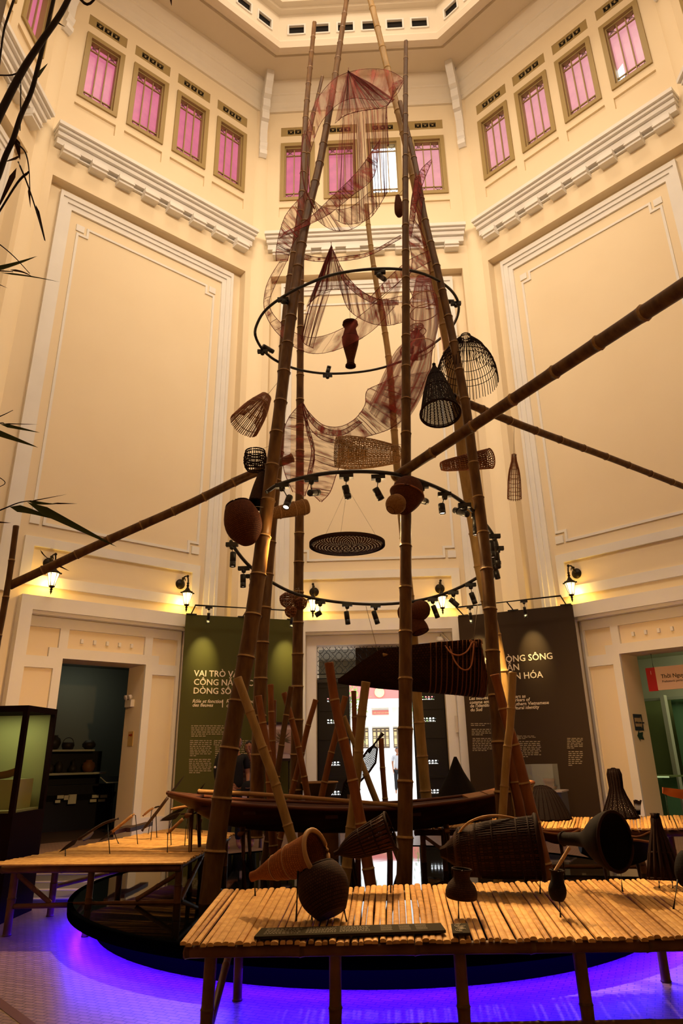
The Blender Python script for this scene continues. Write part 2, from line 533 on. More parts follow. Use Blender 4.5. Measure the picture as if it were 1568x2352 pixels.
# ---- corner columns and scroll brackets
for k in range(8):
    a = math.radians(22.5 + 45 * k)
    rad = APO / math.cos(math.radians(22.5))
    c = Vector((math.sin(a) * rad, CY + math.cos(a) * rad, 0))
    if c.y < 4: continue
    mb = MB()
    mb.lathe(c, (0, 0, 1), [(0, 0.44), (0.4, 0.44), (0.42, 0.40), (20.3, 0.40)], 32)
    struct(mb.build('trim_4', M_WALL))
    inw = Vector((-math.sin(a), -math.cos(a), 0)); side = Vector((inw.y, -inw.x, 0))
    prof = [(0.30, 17.95), (0.46, 17.93), (0.56, 18.0), (0.57, 18.12), (0.50, 18.22), (0.55, 18.30), (0.58, 18.42), (0.52, 18.52), (0.53, 18.95), (0.60, 19.15), (0.60, 19.22), (0.72, 19.24), (0.74, 19.45), (0.70, 19.60), (0.80, 19.66), (0.82, 19.85), (0.80, 19.95), (0.95, 20.0), (0.98, 20.2), (1.12, 20.35), (1.20, 20.55), (1.22, 20.72), (0.30, 20.72)]
    bb = MB()
    pts = [c + inw * (d - 0.02) + side * -0.11 + Vector((0, 0, z)) for d, z in prof]
    bb.prism(pts, side * 0.22)
    struct(bb.build('trim_5', M_WHITE))

# ---- floor, ceiling, lantern
mb = MB()
mb.quad((-12, -2.5, 0), (12, -2.5, 0), (12, 22, 0), (-12, 22, 0))
struct(mb.build('floor', M_FLOOR))
def octa(ap, z):
    rad = ap / math.cos(math.radians(22.5))
    return [Vector((math.sin(math.radians(22.5 + 45 * k)) * rad, CY + math.cos(math.radians(22.5 + 45 * k)) * rad, z)) for k in range(8)]
mb = MB()
steps = [(APO + 0.05, 20.70), (7.0, 20.70), (6.98, 20.62), (6.90, 20.62), (6.88, 20.70), (6.1, 20.70), (6.08, 20.62), (6.0, 20.62), (5.98, 20.70), (5.80, 20.60), (5.80, 20.45), (5.62, 20.42), (5.62, 20.32), (5.45, 20.28), (5.42, 20.50), (5.5, 20.65), (5.60, 20.80)]
def ring(mb, s, mi=0):
    for (a, z), (a2, z2) in zip(s, s[1:]):
        o1, o2 = octa(a, z), octa(a2, z2)
        for k in range(8):
            mb.quad(o1[k], o1[(k + 1) % 8], o2[(k + 1) % 8], o2[k], mi)
ring(mb, steps)
struct(mb.build('ceiling', M_CEIL))
mb = MB(); bk = MB(); vt = MB()
for k in range(8):
    a = math.radians(45 * k)
    o = Vector((math.sin(a), math.cos(a), 0)); t = Vector((math.cos(a), -math.sin(a), 0))
    fn = (lambda o, t: (lambda s, d, z: Vector((0, CY, 0)) + o * (5.60 - d) + t * s + Vector((0, 0, z))))(o, t)
    hs = [(-2.03 + 0.72 * j, -2.03 + 0.72 * j + 0.46, 21.02, 21.36) for j in range(6)]
    hs = [(c - 0.22, c + 0.22, 21.02, 21.36) for c in (-1.8, -1.08, -0.36, 0.36, 1.08, 1.8)]
    sheet(mb, fn, -2.32, 2.32, 20.80, 21.85, 0, hs)
    for h in hs:
        reveal(mb, fn, h, -0.05, 0.0)
        bk.quad(fn(h[0], -0.045, h[2]), fn(h[1], -0.045, h[2]), fn(h[1], -0.045, h[3]), fn(h[0], -0.045, h[3]))  # black sheet stands in for the shade inside the vent
        for (x0, x1, z0, z1) in ((h[0] - 0.05, h[1] + 0.05, h[3], h[3] + 0.05), (h[0] - 0.05, h[0], h[2] - 0.04, h[3]), (h[1], h[1] + 0.05, h[2] - 0.04, h[3]), (h[0], h[1], h[2] - 0.05, h[2])):
            vt.box((x0, 0, z0), (x1, 0.03, z1), fn)
ring(mb, [(5.60, 21.85), (5.45, 21.88), (5.45, 21.98), (5.3, 22.02), (5.3, 22.3), (5.45, 22.4), (5.5, 27.0)])
mb.poly(octa(5.5, 27.0)[::-1])
struct(mb.build('ceiling_lantern', M_CEIL)); struct(bk.build('trim_6', M_BLACK)); struct(vt.build('trim_7', M_WHITE))
# thin double fillets on the ceiling panels

vb = MB()  # unseen box around the camera, added to block sky light from behind
for a, b in (((-1.7, -2.4), (-1.7, 1.15)), ((1.7, 1.15), (1.7, -2.4)), ((-1.7, -2.4), (1.7, -2.4))):
    vb.quad((a[0], a[1], 0), (b[0], b[1], 0), (b[0], b[1], 3.6), (a[0], a[1], 3.6))
vb.quad((-1.7, -2.4, 3.6), (1.7, -2.4, 3.6), (1.7, 1.15, 3.6), (-1.7, 1.15, 3.6))
struct(vb.build('wall_vestibule', M_WALL))
# ------------------------------------------------------------------ bamboo
def bamboo_mat(name, c1, c2, rough=0.42):
    return mat(name, c1, rough, color2=c2, scale=5, stretch=(3, 3, 0.8), detail=5, bump=0.08)
M_BAM = bamboo_mat('aged_bamboo', (0.075, 0.030, 0.008), (0.14, 0.065, 0.016))
M_BAMG = bamboo_mat('pale_bamboo', (0.26, 0.15, 0.045), (0.36, 0.22, 0.075))
M_BAMR = bamboo_mat('reddish_bamboo', (0.16, 0.045, 0.010), (0.24, 0.08, 0.018))
M_NODE = mat('bamboo_node_ring', (0.26, 0.14, 0.045), 0.6, color2=(0.36, 0.22, 0.08), scale=20)
M_SLAT = mat('split_bamboo_slat', (0.50, 0.25, 0.065), 0.55, color2=(0.66, 0.37, 0.115), scale=2.5, stretch=(6, 6, 1.2), detail=6)
M_SLAT2 = mat('split_bamboo_slat_tan', (0.34, 0.155, 0.036), 0.55, color2=(0.52, 0.26, 0.07), scale=3, stretch=(6, 6, 1.2), detail=6)
M_POST = mat('brown_bamboo_post', (0.10, 0.036, 0.010), 0.5, color2=(0.17, 0.065, 0.018), scale=6, detail=4)
M_IRON = mat('black_iron', (0.008, 0.007, 0.007), 0.45, spec=0.4)
M_STEEL = mat('thin_black_wire', (0.015, 0.012, 0.010), 0.5)

def bamboo_mb(mb, path, r0, r1, node=0.42, seg=12, smi=0, nmi=1):
    P = smooth_path(path, 8)
    L = sum((b - a).length for a, b in zip(P, P[1:]))
    n = max(2, int(L / node))
    fine = resample(P, n * 12 + 1)
    pts, rs, band = [], [], []
    ring_pts = []
    for i in range(n):
        a = i * 12
        base = [(0, 1.03, 0), (0.012, 1.13, 1), (0.03, 1.04, 1), (0.055, 0.97, 1), (0.12, 0.96, 0), (0.5, 0.955, 0), (0.88, 0.975, 0), (0.96, 1.02, 0)]
        off = random.uniform(-0.06, 0.06) if 0 < i < n else 0
        for t, k, b in base:
            x = (i + t) * 12
            j = min(int(x), len(fine) - 2); p = fine[j].lerp(fine[j + 1], x - j)
            g = (i + t) / n
            ring_pts.append((p, (r0 * (1 - g) + r1 * g) * k, b))
    ring_pts.append((fine[-1], r1, 0))
    pts = [p for p, _, _ in ring_pts]; rs = [r for _, r, _ in ring_pts]
    start = len(mb.f)
    mb.tube(pts, rs, seg, smi)
    for i in range(len(pts) - 1):
        if ring_pts[i][2] and i < len(pts) - 1 and ring_pts[i + 1][2]:
            for k in range(seg): mb.m[start + i * seg + k] = nmi
    return mb

def pole(label, uvY, r0, r1, material=None, name='bamboo_pole', node=0.42, group=None, cat='bamboo pole'):
    path = [at(*p) for p in uvY]
    mb = bamboo_mb(MB(), path, r0, r1, node)
    return tag(mb.build(name, [material or M_BAM, M_NODE]), label, cat, group)

GP = 'tall bamboo poles of the tower'
# tower poles, listed from the foot upwards
pole('thickest tall bamboo pole at front left, leaning right to the top', [(478, 2085, 7.0), (520, 1760, 7.05), (575, 1450, 7.15), (611, 1180, 7.25), (641, 950, 7.35), (668, 730, 7.5), (700, 520, 7.7), (735, 370, 7.9), (767, 190, 8.1), (800, -30, 8.4)], 0.094, 0.040, group=GP)
pole('tall bamboo pole just behind the thickest front left one', [(585, 1925, 8.7), (590, 1830, 8.7), (601, 1500, 8.7), (622, 1218, 8.7), (640, 1030, 8.7), (651, 797, 8.75), (663, 666, 8.8), (682, 538, 8.8), (694, 440, 8.85), (703, 255, 8.9), (722, 52, 9.0)], 0.088, 0.040, group=GP)
pole('upright bamboo pole left of the doorway with a splintered side joint high up', [(678, 1900, 9.9), (680, 1830, 9.9), (684, 1450, 9.8), (688, 1130, 9.7), (689, 868, 9.6), (691, 664, 9.5), (694, 540, 9.4), (706, 380, 9.3), (711, 306, 9.2), (740, 176, 9.1)], 0.086, 0.030, group=GP)
pole('straight vertical bamboo pole at front right of the doorway', [(927, 2062, 6.55), (930, 1900, 6.55), (931, 1450, 6.65), (932, 1050, 6.8), (932, 700, 6.95), (931, 500, 7.05), (931, 200, 7.3), (932, 95, 7.4)], 0.068, 0.030, group=GP)
pole('tall bamboo pole leaning left at right, crossing the top edge', [(1177, 1905, 8.9), (1160, 1650, 8.9), (1147, 1517, 8.85), (1107, 1328, 8.75), (1088, 1213, 8.7), (1065, 1079, 8.6), (1050, 942, 8.55), (1041, 891, 8.5), (1016, 733, 8.45), (1001, 653, 8.4), (982, 568, 8.35), (963, 478, 8.3), (947, 399, 8.25), (924, 297, 8.2), (897, 191, 8.1), (870, 78, 8.0), (844, -25, 7.9)], 0.082, 0.050, M_BAMG, group=GP)
pole('front right leaning bamboo pole, dark, with its top beside the red net', [(1166, 1940, 7.2), (1158, 1880, 7.2), (1150, 1755, 7.2), (1135, 1560, 7.25), (1122, 1358, 7.3), (1107, 1213, 7.4), (1090, 1089, 7.45), (1072, 951, 7.5), (1057, 866, 7.55), (1030, 733, 7.65), (1006, 628, 7.7), (975, 500, 7.8), (953, 376, 7.9), (918, 234, 8.0)], 0.076, 0.036, group=GP)
pole('far bamboo pole behind the doorway poles, shorter, leaning left', [(990, 1900, 10.2), (978, 1826, 10.2), (957, 1591, 10.1), (946, 1430, 10.05), (912, 1080, 9.9), (895, 850, 9.8), (880, 740, 9.75), (862, 640, 9.7), (848, 540, 9.65), (841, 470, 9.6)], 0.075, 0.040, M_BAMG, group=GP)
# cross beams
pole('thick bamboo beam rising to the right edge toward the viewer', [(905, 1097, 6.75), (1120, 956, 5.9), (1340, 810, 4.9), (1568, 660, 3.9), (1760, 535, 3.3)], 0.052, 0.062, node=0.5, name='bamboo_beam', cat='bamboo beam')
pole('thin bamboo beam sloping down to the right edge behind the thick one', [(1040, 913, 7.75), (1200, 978, 8.6), (1400, 1052, 9.8), (1568, 1117, 10.8), (1640, 1144, 11.2)], 0.055, 0.048, node=0.5, name='bamboo_beam', cat='bamboo beam')
pole('bamboo beam sloping down from the tower to the left wall', [(672, 1051, 8.2), (560, 1097, 8.1), (430, 1160, 8.0), (250, 1240, 7.9), (22, 1345, 7.8)], 0.058, 0.052, node=0.38, name='bamboo_beam', cat='bamboo beam')
pole('slim upright bamboo post at the left edge holding a sloping beam', [(-62, 1960, 7.75), (-12, 1520, 7.75), (5, 1420, 7.75), (22, 1320, 7.75), (37, 1208, 7.75)], 0.04, 0.034, node=0.42, name='bamboo_post', cat='bamboo post')
# short stakes around the boat
GS = 'short bamboo stakes around the boat'
stakes = [
 ('yellow bamboo stake slanting across the left half of the boat', [(545, 1557), (575, 1639), (607, 1731), (630, 1793), (677, 1950)], 6.9, 0.042, 0.045, M_BAMG),
 ('light bamboo stake close beside the second left tower pole', [(593, 1598), (604, 1667), (616, 1747), (622, 1850)], 8.5, 0.042, 0.05, M_BAMR),
 ('cut bamboo stake with a dark square top, before the green banner', [(621, 1572), (625, 1701), (632, 1850)], 9.4, 0.040, 0.046, M_BAMR),
 ('short thin stake tucked right behind the dark-topped one', [(630, 1608), (629, 1700), (630, 1840)], 10.2, 0.028, 0.032, M_BAMR),
 ('slanting stake with its top left of the upright tower pole', [(652, 1591), (670, 1655), (687, 1724), (710, 1850)], 9.0, 0.036, 0.042, M_BAMR),
 ('thin stake leaning right against the upright tower pole', [(669, 1577), (655, 1655), (645, 1720), (628, 1835)], 8.7, 0.034, 0.038, M_BAM),
 ('stake leaning right in front of the dark left door leaf', [(725, 1607), (705, 1676), (690, 1743), (665, 1840)], 9.2, 0.034, 0.038, M_BAMR),
 ('thick reddish stake slanting down through the middle of the boat', [(755, 1522), (772, 1630), (790, 1706), (805, 1770), (830, 1900), (853, 2045)], 6.6, 0.042, 0.050, M_BAMR),
 ('yellow stake upright in front of the bright doorway', [(840, 1566), (829, 1655), (822, 1744), (815, 1820), (804, 1914), (790, 2045)], 6.9, 0.042, 0.046, M_BAMG),
 ('reddish stake leaning right, crossing the dark left door leaf', [(793, 1599), (783, 1640), (768, 1700), (753, 1760), (734, 1850)], 8.6, 0.036, 0.040, M_BAMR),
 ('short pale stake slanting into the bright doorway', [(789, 1645), (804, 1685), (819, 1722), (836, 1765)], 8.9, 0.030, 0.032, M_BAMG),
 ('thin upright stake at the left side of the bright doorway', [(812, 1587), (814, 1660), (816, 1760), (818, 1835)], 9.6, 0.033, 0.036, M_BAMR),
 ('thin upright stake in the middle of the bright doorway', [(875, 1696), (878, 1760), (885, 1845)], 9.6, 0.034, 0.036, M_BAMR),
 ('short stake slanting out from under the black scoop', [(838, 1775), (850, 1808), (866, 1848)], 9.0, 0.032, 0.034, M_BAMR),
 ('red brown stake slanting right beside the dark front right pole', [(1136, 1549), (1150, 1605), (1163, 1655), (1186, 1729), (1212, 1830)], 6.9, 0.045, 0.055, M_BAMR),
 ('pale stake with a dark top crossing the right banner', [(1177, 1544), (1172, 1656), (1163, 1738), (1153, 1880)], 6.6, 0.036, 0.036, M_BAMG),
 ('short reddish stake behind the slanting one at right', [(1167, 1715), (1180, 1789), (1192, 1850)], 7.2, 0.045, 0.050, M_BAMR),
 ('thin pale stake crossing behind the right pole cluster', [(1153, 1675), (1162, 1760), (1168, 1820), (1176, 1880)], 7.3, 0.030, 0.034, M_BAMG),
]
for lab, pts, Y, ra, rb, m in stakes:
    W_ = [at(u, v, Y) for u, v in pts][::-1]
    dn = W_[0] - W_[1]
    if dn.z < -0.02:
        foot = W_[0] + dn * ((W_[0].z - 0.20) / -dn.z)
        if (foot - W_[0]).length < 1.6: W_.insert(0, foot)
        else: W_.insert(0, Vector((W_[0].x, W_[0].y, 0.2)))
    tag(bamboo_mb(MB(), W_, rb, ra, 0.30).build('bamboo_stake', [m, M_NODE]), lab, 'bamboo stake', GS)

# ------------------------------------------------------------------ pond
PC = Vector((-0.15, 8.1, 0))
M_POND = mat('black_lacquer_pond_wall', (0.0012, 0.0012, 0.0015), 0.8, spec=0.0)
M_WATER = mat('still_black_water', (0.001, 0.001, 0.001), 0.03, spec=0.09, bump=0.02, scale=2)
M_BLUE = mat('blue_led_strip', (0.05, 0.0, 1.0), 0.5, emit=(0.032, 0.002, 1.0), estr=190)
pond = thing('pond', 'round black low pond with a blue glowing rim under the bamboo tower', 'pond', PC)
mb = MB()
mb.lathe(PC, (0, 0, 1), [(0.0, 2.62), (0.215, 2.70), (0.215, 2.845), (0.165, 2.85), (0.165, 2.87), (0.245, 2.875), (0.25, 2.87), (0.25, 2.83), (0.22, 2.82)], 128)
mb.build('rim', M_POND, pond)
mb = MB()
mb.lathe(PC, (0, 0, 1), [(0.243, 0.001), (0.243, 1.0), (0.243, 2.83)], 96)
mb.build('water', M_WATER, pond)
mb = MB()
mb.lathe(PC, (0, 0, 1), [(0.164, 2.755), (0.158, 2.755), (0.158, 2.80), (0.164, 2.80)], 128)
mb.build('led_strip', M_BLUE, pond)

# ------------------------------------------------------------------ bamboo platforms
def platform(label, c00, c10, c11, c01, z, legs, rails, braces, nsl, along, mats):
    """c00..c01 corners (x, y): front left, front right, back right, back left"""
    P = [Vector((c[0], c[1], 0)) for c in (c00, c10, c11, c01)]
    ctr = (P[0] + P[1] + P[2] + P[3]) / 4
    root = thing('bamboo_platform', label, 'platform', (ctr.x, ctr.y, 0.0))
    mb = MB()
    for k in range(nsl):
        t0, t1 = (k + 0.06) / nsl, (k + 0.94) / nsl
        j = lambda: random.uniform(-0.17, 0.17) / nsl
        def pt(t, e, zz):
            if along == 'y': a, b = P[0].lerp(P[1], t), P[3].lerp(P[2], t)
            else: a, b = P[0].lerp(P[3], t), P[1].lerp(P[2], t)
            return a.lerp(b, e) + Vector((0, 0, zz))
        e0, e1 = random.uniform(-0.012, 0.012), 1 + random.uniform(-0.012, 0.012)
        a0, a1 = t0 + j(), t1 + j()
        b0, b1 = t0 + j(), t1 + j()
        m0, m1 = t0 + j(), t1 + j()
        zz = z + random.uniform(-0.005, 0.004)
        mi = random.choice((0, 0, 0, 1))
        h = 0.0045
        vs = []
        for e, (l, r) in ((e0, (a0, a1)), (0.5, (m0, m1)), (e1, (b0, b1))):
            q = (r - l) * 0.22
            vs += [pt(l, e, zz - 0.012), pt(l, e, zz - 0.001), pt(l + q, e, zz + h * .8), pt((l + r) / 2, e, zz + h), pt(r - q, e, zz + h * .8), pt(r, e, zz - 0.001), pt(r, e, zz - 0.012)]
        fs = []
        for s_ in (0, 7):
            for i in range(6): fs.append((s_ + i, s_ + i + 1, s_ + i + 8, s_ + i + 7))
            fs.append((s_ + 6, s_, s_ + 7, s_ + 13))
        fs += [tuple(range(7))[::-1], tuple(range(14, 21))]
        mb.add(vs, fs, mi, smooth=False)
    mb.build('slat_top', mats, root)
    for a, b, r in legs:
        lb = bamboo_mb(MB(), [a, b], r, r, 0.34, 10)
        lb.build('leg', [M_POST, M_BAM], root)
    for a, b, r in rails:
        lb = bamboo_mb(MB(), [a, b], r, r, 0.5, 8)
        lb.build('rail', [M_POST, M_BAM], root)
    for a, b, r in braces:
        lb = bamboo_mb(MB(), [a, b], r, r, 0.4, 8)
        lb.build('brace', [M_POST, M_BAM], root)
    return root

V = Vector
Z1 = 0.57
fy = lambda x: 4.02 + 0.03 * x
LX = [at(u, 2185, 4.12).x for u in (482, 768, 1057, 1337)] + [at(1620, 2185, 4.15).x]
front = platform('front bamboo slat platform across the foreground', (-1.045, 3.99), (2.35, 4.08), (2.62, 5.80), (-1.135, 5.47), Z1,
    [(V((x, fy(x) + 0.10, 0)), V((x * 0.985, fy(x) + 0.10, Z1 - 0.02)), 0.032) for x in LX] +
    [(V((-0.98, 5.28, 0)), V((-0.98, 5.28, Z1 - 0.02)), 0.03), (V((1.77, 5.62, 0)), V((1.77, 5.62, Z1 - 0.02)), 0.032), (V((2.2, 4.25, 0)), V((2.2, 4.25, Z1 - 0.02)), 0.032)],
    [(V((LX[0], 4.12, 0.185)), V((2.25, 4.2, 0.195)), 0.022), (V((-1.03, 4.05, Z1 - 0.045)), V((2.33, 4.14, Z1 - 0.045)), 0.03), (V((-1.1, 5.38, Z1 - 0.045)), V((2.55, 5.70, Z1 - 0.045)), 0.03)],
    [(V((LX[0], 4.14, 0.16)), V((-0.98, 5.26, 0.46)), 0.022), (V((1.62, 5.55, 0.43)), V((2.2, 4.3, 0.17)), 0.028)],
    98, 'y', [M_SLAT, M_SLAT2])
left = platform('left bamboo slat platform carrying spears and knives on wires', (-3.50, 6.86), (-1.76, 6.84), (-1.80, 9.35), (-2.75, 10.1), Z1,
    [(V((-3.33, 7.05, 0)), V((-3.33, 7.05, Z1 - .02)), 0.036), (V((-3.30, 7.85, 0)), V((-3.30, 7.85, Z1 - .02)), 0.034), (V((-3.0, 8.9, 0)), V((-3.0, 8.9, Z1 - .02)), 0.034),
     (V((-2.62, 7.0, 0)), V((-2.62, 7.0, Z1 - .02)), 0.030), (V((-1.84, 7.0, 0.2)), V((-1.84, 7.0, Z1 - .02)), 0.034), (V((-1.90, 8.2, 0.2)), V((-1.90, 8.2, Z1 - .02)), 0.030), (V((-1.88, 9.2, 0.2)), V((-1.88, 9.2, Z1 - .02)), 0.034)],
    [(V((-3.4, 6.93, Z1 - 0.05)), V((-1.8, 6.91, Z1 - 0.05)), 0.030), (V((-3.33, 7.05, 0.22)), V((-1.84, 7.0, 0.25)), 0.022), (V((-1.84, 6.92, Z1 - .05)), V((-1.87, 9.3, Z1 - .05)), 0.028), (V((-3.3, 7.85, 0.25)), V((-3.0, 8.9, 0.25)), 0.022)],
    [(V((-3.33, 7.05, 0.48)), V((-2.98, 7.06, 0.24)), 0.022), (V((-2.2, 7.0, 0.27)), V((-1.84, 7.0, 0.47)), 0.020), (V((-1.84, 7.1, 0.24)), V((-1.90, 8.2, 0.5)), 0.022), (V((-1.90, 8.2, 0.24)), V((-1.88, 9.2, 0.5)), 0.022)],
    52, 'x', [M_SLAT, M_SLAT2])
Z2 = 0.66
right = platform('right rear bamboo slat platform carrying the black dome traps', (0.27, 8.60), (3.4, 8.10), (4.0, 9.75), (0.38, 9.55), Z2,
    [(V((0.62, 8.66, 0)), V((0.62, 8.66, Z2 - .02)), 0.036), (V((0.42, 9.3, 0.2)), V((0.42, 9.3, Z2 - .02)), 0.034), (V((1.55, 8.5, 0.2)), V((1.55, 8.5, Z2 - .02)), 0.036), (V((2.62, 8.34, 0)), V((2.56, 8.34, Z2 - .02)), 0.036), (V((3.3, 9.4, 0)), V((3.3, 9.4, Z2 - .02)), 0.034)],
    [(V((0.30, 8.67, Z2 - .05)), V((3.38, 8.18, Z2 - .05)), 0.032), (V((0.62, 8.66, 0.28)), V((2.62, 8.36, 0.30)), 0.022), (V((2.62, 8.36, 0.25)), V((3.5, 8.3, 0.27)), 0.022)],
    [(V((0.9, 8.6, 0.24)), V((0.45, 9.3, 0.5)), 0.02)],
    90, 'y', [M_SLAT, M_SLAT2])

# ------------------------------------------------------------------ lighting tracks of the tower
M_TRACK = mat('black_track_metal', (0.012, 0.011, 0.010), 0.4, spec=0.5)
M_LENS = mat('lit_lens', (1, 0.9, 0.7), 0.3, emit=(1.0, 0.80, 0.52), estr=14)
M_LENSD = mat('dim_lens', (1, 0.85, 0.7), 0.3, emit=(1.0, 0.72, 0.50), estr=1.6)
def low_plane(x, y): return 3.70 - 0.212 * (y - 8.1) + 0.02 * x
def hit_low(u, v):
    n = Vector((-0.02, 0.212, 1.0)).normalized()
    return plane_at(u, v, Vector((0, 8.1, 3.70)), n)
def hit_up(u, v):
    n = Vector((-0.152, 0.09, 1.0)).normalized()
    return plane_at(u, v, Vector((-0.16, 8.1, 6.89)), n)
UP = [(586, 770), (592, 740), (612, 710), (652, 680), (700, 655), (760, 632), (820, 621), (880, 617), (932, 620), (975, 630), (1012, 648), (1040, 672), (1053, 700), (1048, 732), (1028, 762), (990, 793), (940, 822), (880, 844), (820, 855), (750, 858), (690, 850), (640, 832), (605, 805)]
up_pts = [hit_up(*p) for p in UP]
def closed_smooth(P, n=4):
    m = len(P); out = []
    for i in range(m):
        p0, p1, p2, p3 = P[i - 1], P[i], P[(i + 1) % m], P[(i + 2) % m]
        for k in range(n):
            t = k / n
            out.append(0.5 * ((2 * p1) + (p2 - p0) * t + (2 * p0 - 5 * p1 + 4 * p2 - p3) * t * t + (3 * p1 - p0 - 3 * p2 + p3) * t ** 3))
    return out
mb = MB(); mb.tube(closed_smooth(up_pts), 0.019, 8, closed=True)
tag(mb.build('light_track', M_TRACK), 'upper black ring track with few lamps, high inside the bamboo poles', 'light track')
LOW1 = [(612, 1130), (640, 1113), (700, 1096), (760, 1086), (830, 1083), (900, 1088), (960, 1103), (1030, 1133), (1080, 1168), (1115, 1205), (1135, 1235), (1142, 1262), (1140, 1300), (1128, 1335)]
LOW2 = [(530, 1243), (545, 1268), (575, 1302), (620, 1335), (680, 1364), (760, 1381), (850, 1388), (930, 1384), (1000, 1370), (1060, 1347), (1112, 1317)]
mb = MB(); mb.tube(smooth_path([hit_low(*p) for p in LOW1], 5), 0.021, 8)
tag(mb.build('light_track', M_TRACK), 'near half of the lower ring track, arched across the bamboo poles', 'light track')
mb = MB(); mb.tube(smooth_path([hit_low(*p) for p in LOW2], 5), 0.021, 8)
tag(mb.build('light_track', M_TRACK), 'far half of the lower ring track, hanging low before the doorway wall', 'light track')

def spot(label, base, joint, tip, bright, group, r=0.035, hang=True):
    """adapter at base, arm down to joint, cylindrical head from joint end to tip"""
    base, joint, tip = Vector(base), Vector(joint), Vector(tip)
    t = thing('track_spotlight', label, 'spotlight', base, group)
    mb = MB()
    mb.obox(base + Vector((0, 0, -0.03)), (0.07, 0, 0), (0, 0.028, 0), (0, 0, 0.022))
    mb.lathe(base + Vector((0, 0, -0.05)), (0, 0, -1), [(0, 0.03), (0.03, 0.026), (0.04, 0.012)], 12, caps=True)
    mb.build('adapter', M_TRACK, t)
    mb = MB(); mb.tube([base + Vector((0, 0, -0.05)), joint], 0.009, 6); mb.sphere(joint, 0.02, 8)
    mb.build('arm', M_TRACK, t)
    d = tip - joint; L = d.length; d.normalize()
    back = joint - d * L * 0.35
    L = (tip - back).length
    x, y = basis(d)
    back = back + x * 0.0
    mb = MB(); mb.lathe(back, d, [(0, 0.001), (0, r * 0.9), (0.01, r), (L * 0.62, r), (L * 0.62, r * 0.94), (L * 0.66, r * 0.94), (L * 0.66, r), (L, r), (L, r * 0.85), (L - 0.02, r * 0.8)], 16)
    mb.build('lamp_head', M_TRACK, t)
    mb = MB(); mb.lathe(back, d, [(L - 0.012, r * 0.84), (L - 0.006, 0.001)], 16)
    mb.build('lens', M_LENS if bright else M_LENSD, t)
    return t

GL = 'spotlights on the lower ring track'
def lspot(lab, b, j, t, Y, bright):
    B = hit_low(*b)
    d = B.y + Y
    spot(lab, B, at(j[0], j[1], B.y), at(t[0], t[1], d), bright, GL)
L = [
 ('lit spotlight on the lower ring nearest the left poles', (648, 1110), (663, 1147), (656, 1166), -0.05, 1),
 ('spotlight turned sideways over the hanging red net end', (715, 1094), (716, 1132), (730, 1131), 0.12, 0),
 ('lit spotlight under the arch, straight below the round brown fish trap', (795, 1087), (794, 1123), (800, 1146), 0.02, 1),
 ('lit spotlight just left of the straight front right pole', (868, 1090), (865, 1128), (876, 1148), 0.02, 1),
 ('spotlight half hidden behind the round basket pair', (968, 1110), (966, 1148), (978, 1152), 0.15, 0),
 ('lit spotlight between the round baskets and the right poles', (1020, 1130), (1014, 1163), (1016, 1180), 0.0, 1),
 ('spotlight tilted up toward the left before the right poles', (1066, 1155), (1066, 1179), (1044, 1172), 0.1, 0),
 ('spotlight hanging on the pale side of the right poles', (1096, 1178), (1092, 1196), (1093, 1229), 0.0, 0),
 ('upper spotlight of the bunch right of the right poles', (1134, 1226), (1128, 1252), (1132, 1281), 0.0, 0),
 ('second spotlight of the bunch right of the right poles', (1142, 1254), (1138, 1262), (1144, 1303), 0.2, 0),
 ('third spotlight of the bunch, short and low, by the right poles', (1136, 1288), (1132, 1290), (1143, 1329), 0.1, 0),
 ('spotlight at the left end of the far track half, below the big brown basket', (533, 1245), (535, 1277), (534, 1302), 0.0, 0),
 ('spotlight beside the thickest left pole, pointing down', (560, 1300), (558, 1327), (558, 1349), 0.0, 0),
 ('spotlight lying crosswise behind the thickest left pole', (578, 1318), (588, 1345), (574, 1346), 0.02, 0),
 ('spotlight tilted right across the lantern left of the doorway', (735, 1378), (734, 1408), (724, 1414), 0.0, 0),
 ('left of two plain spotlights hanging over the doorway', (797, 1384), (796, 1412), (799, 1434), 0.0, 0),
 ('right of two plain spotlights hanging over the doorway', (862, 1387), (860, 1411), (867, 1433), 0.0, 0),
 ('spotlight just right of the gourd baskets', (993, 1372), (997, 1398), (1005, 1419), 0.0, 0),
 ('spotlight slanted right beside the lantern right of the doorway', (1040, 1356), (1047, 1388), (1033, 1376), 0.0, 0),
 ('spotlight near the right end of the far track half', (1080, 1338), (1084, 1368), (1091, 1387), 0.0, 0),
]
for a in L: lspot(*a)
GU = 'spotlights on the upper ring track'
def uspot(lab, b, j, t, Y, bright):
    B = hit_up(*b)
    spot(lab, B, at(j[0], j[1], B.y), at(t[0], t[1], B.y + Y), bright, GU, r=0.032)
for a in [
 ('spotlight at the top of the upper ring, pointing down right', (872, 620), (872, 634), (883, 642), 0.12, 0),
 ('spotlight on the left of the upper ring against the poles', (650, 684), (655, 694), (667, 697), 0.1, 0),
 ('spotlight low on the left bend of the upper ring', (603, 803), (610, 798), (627, 808), 0.1, 0),
 ('small lit spotlight at the bottom of the upper ring', (752, 858), (753, 852), (756, 841), -0.02, 1),
 ('lit spotlight glowing inside the red net tube', (948, 818), (945, 808), (945, 796), -0.02, 1),
 ('spotlight on the right bend of the upper ring, pointing left', (1046, 693), (1038, 693), (1026, 693), 0.0, 0)]: uspot(*a)

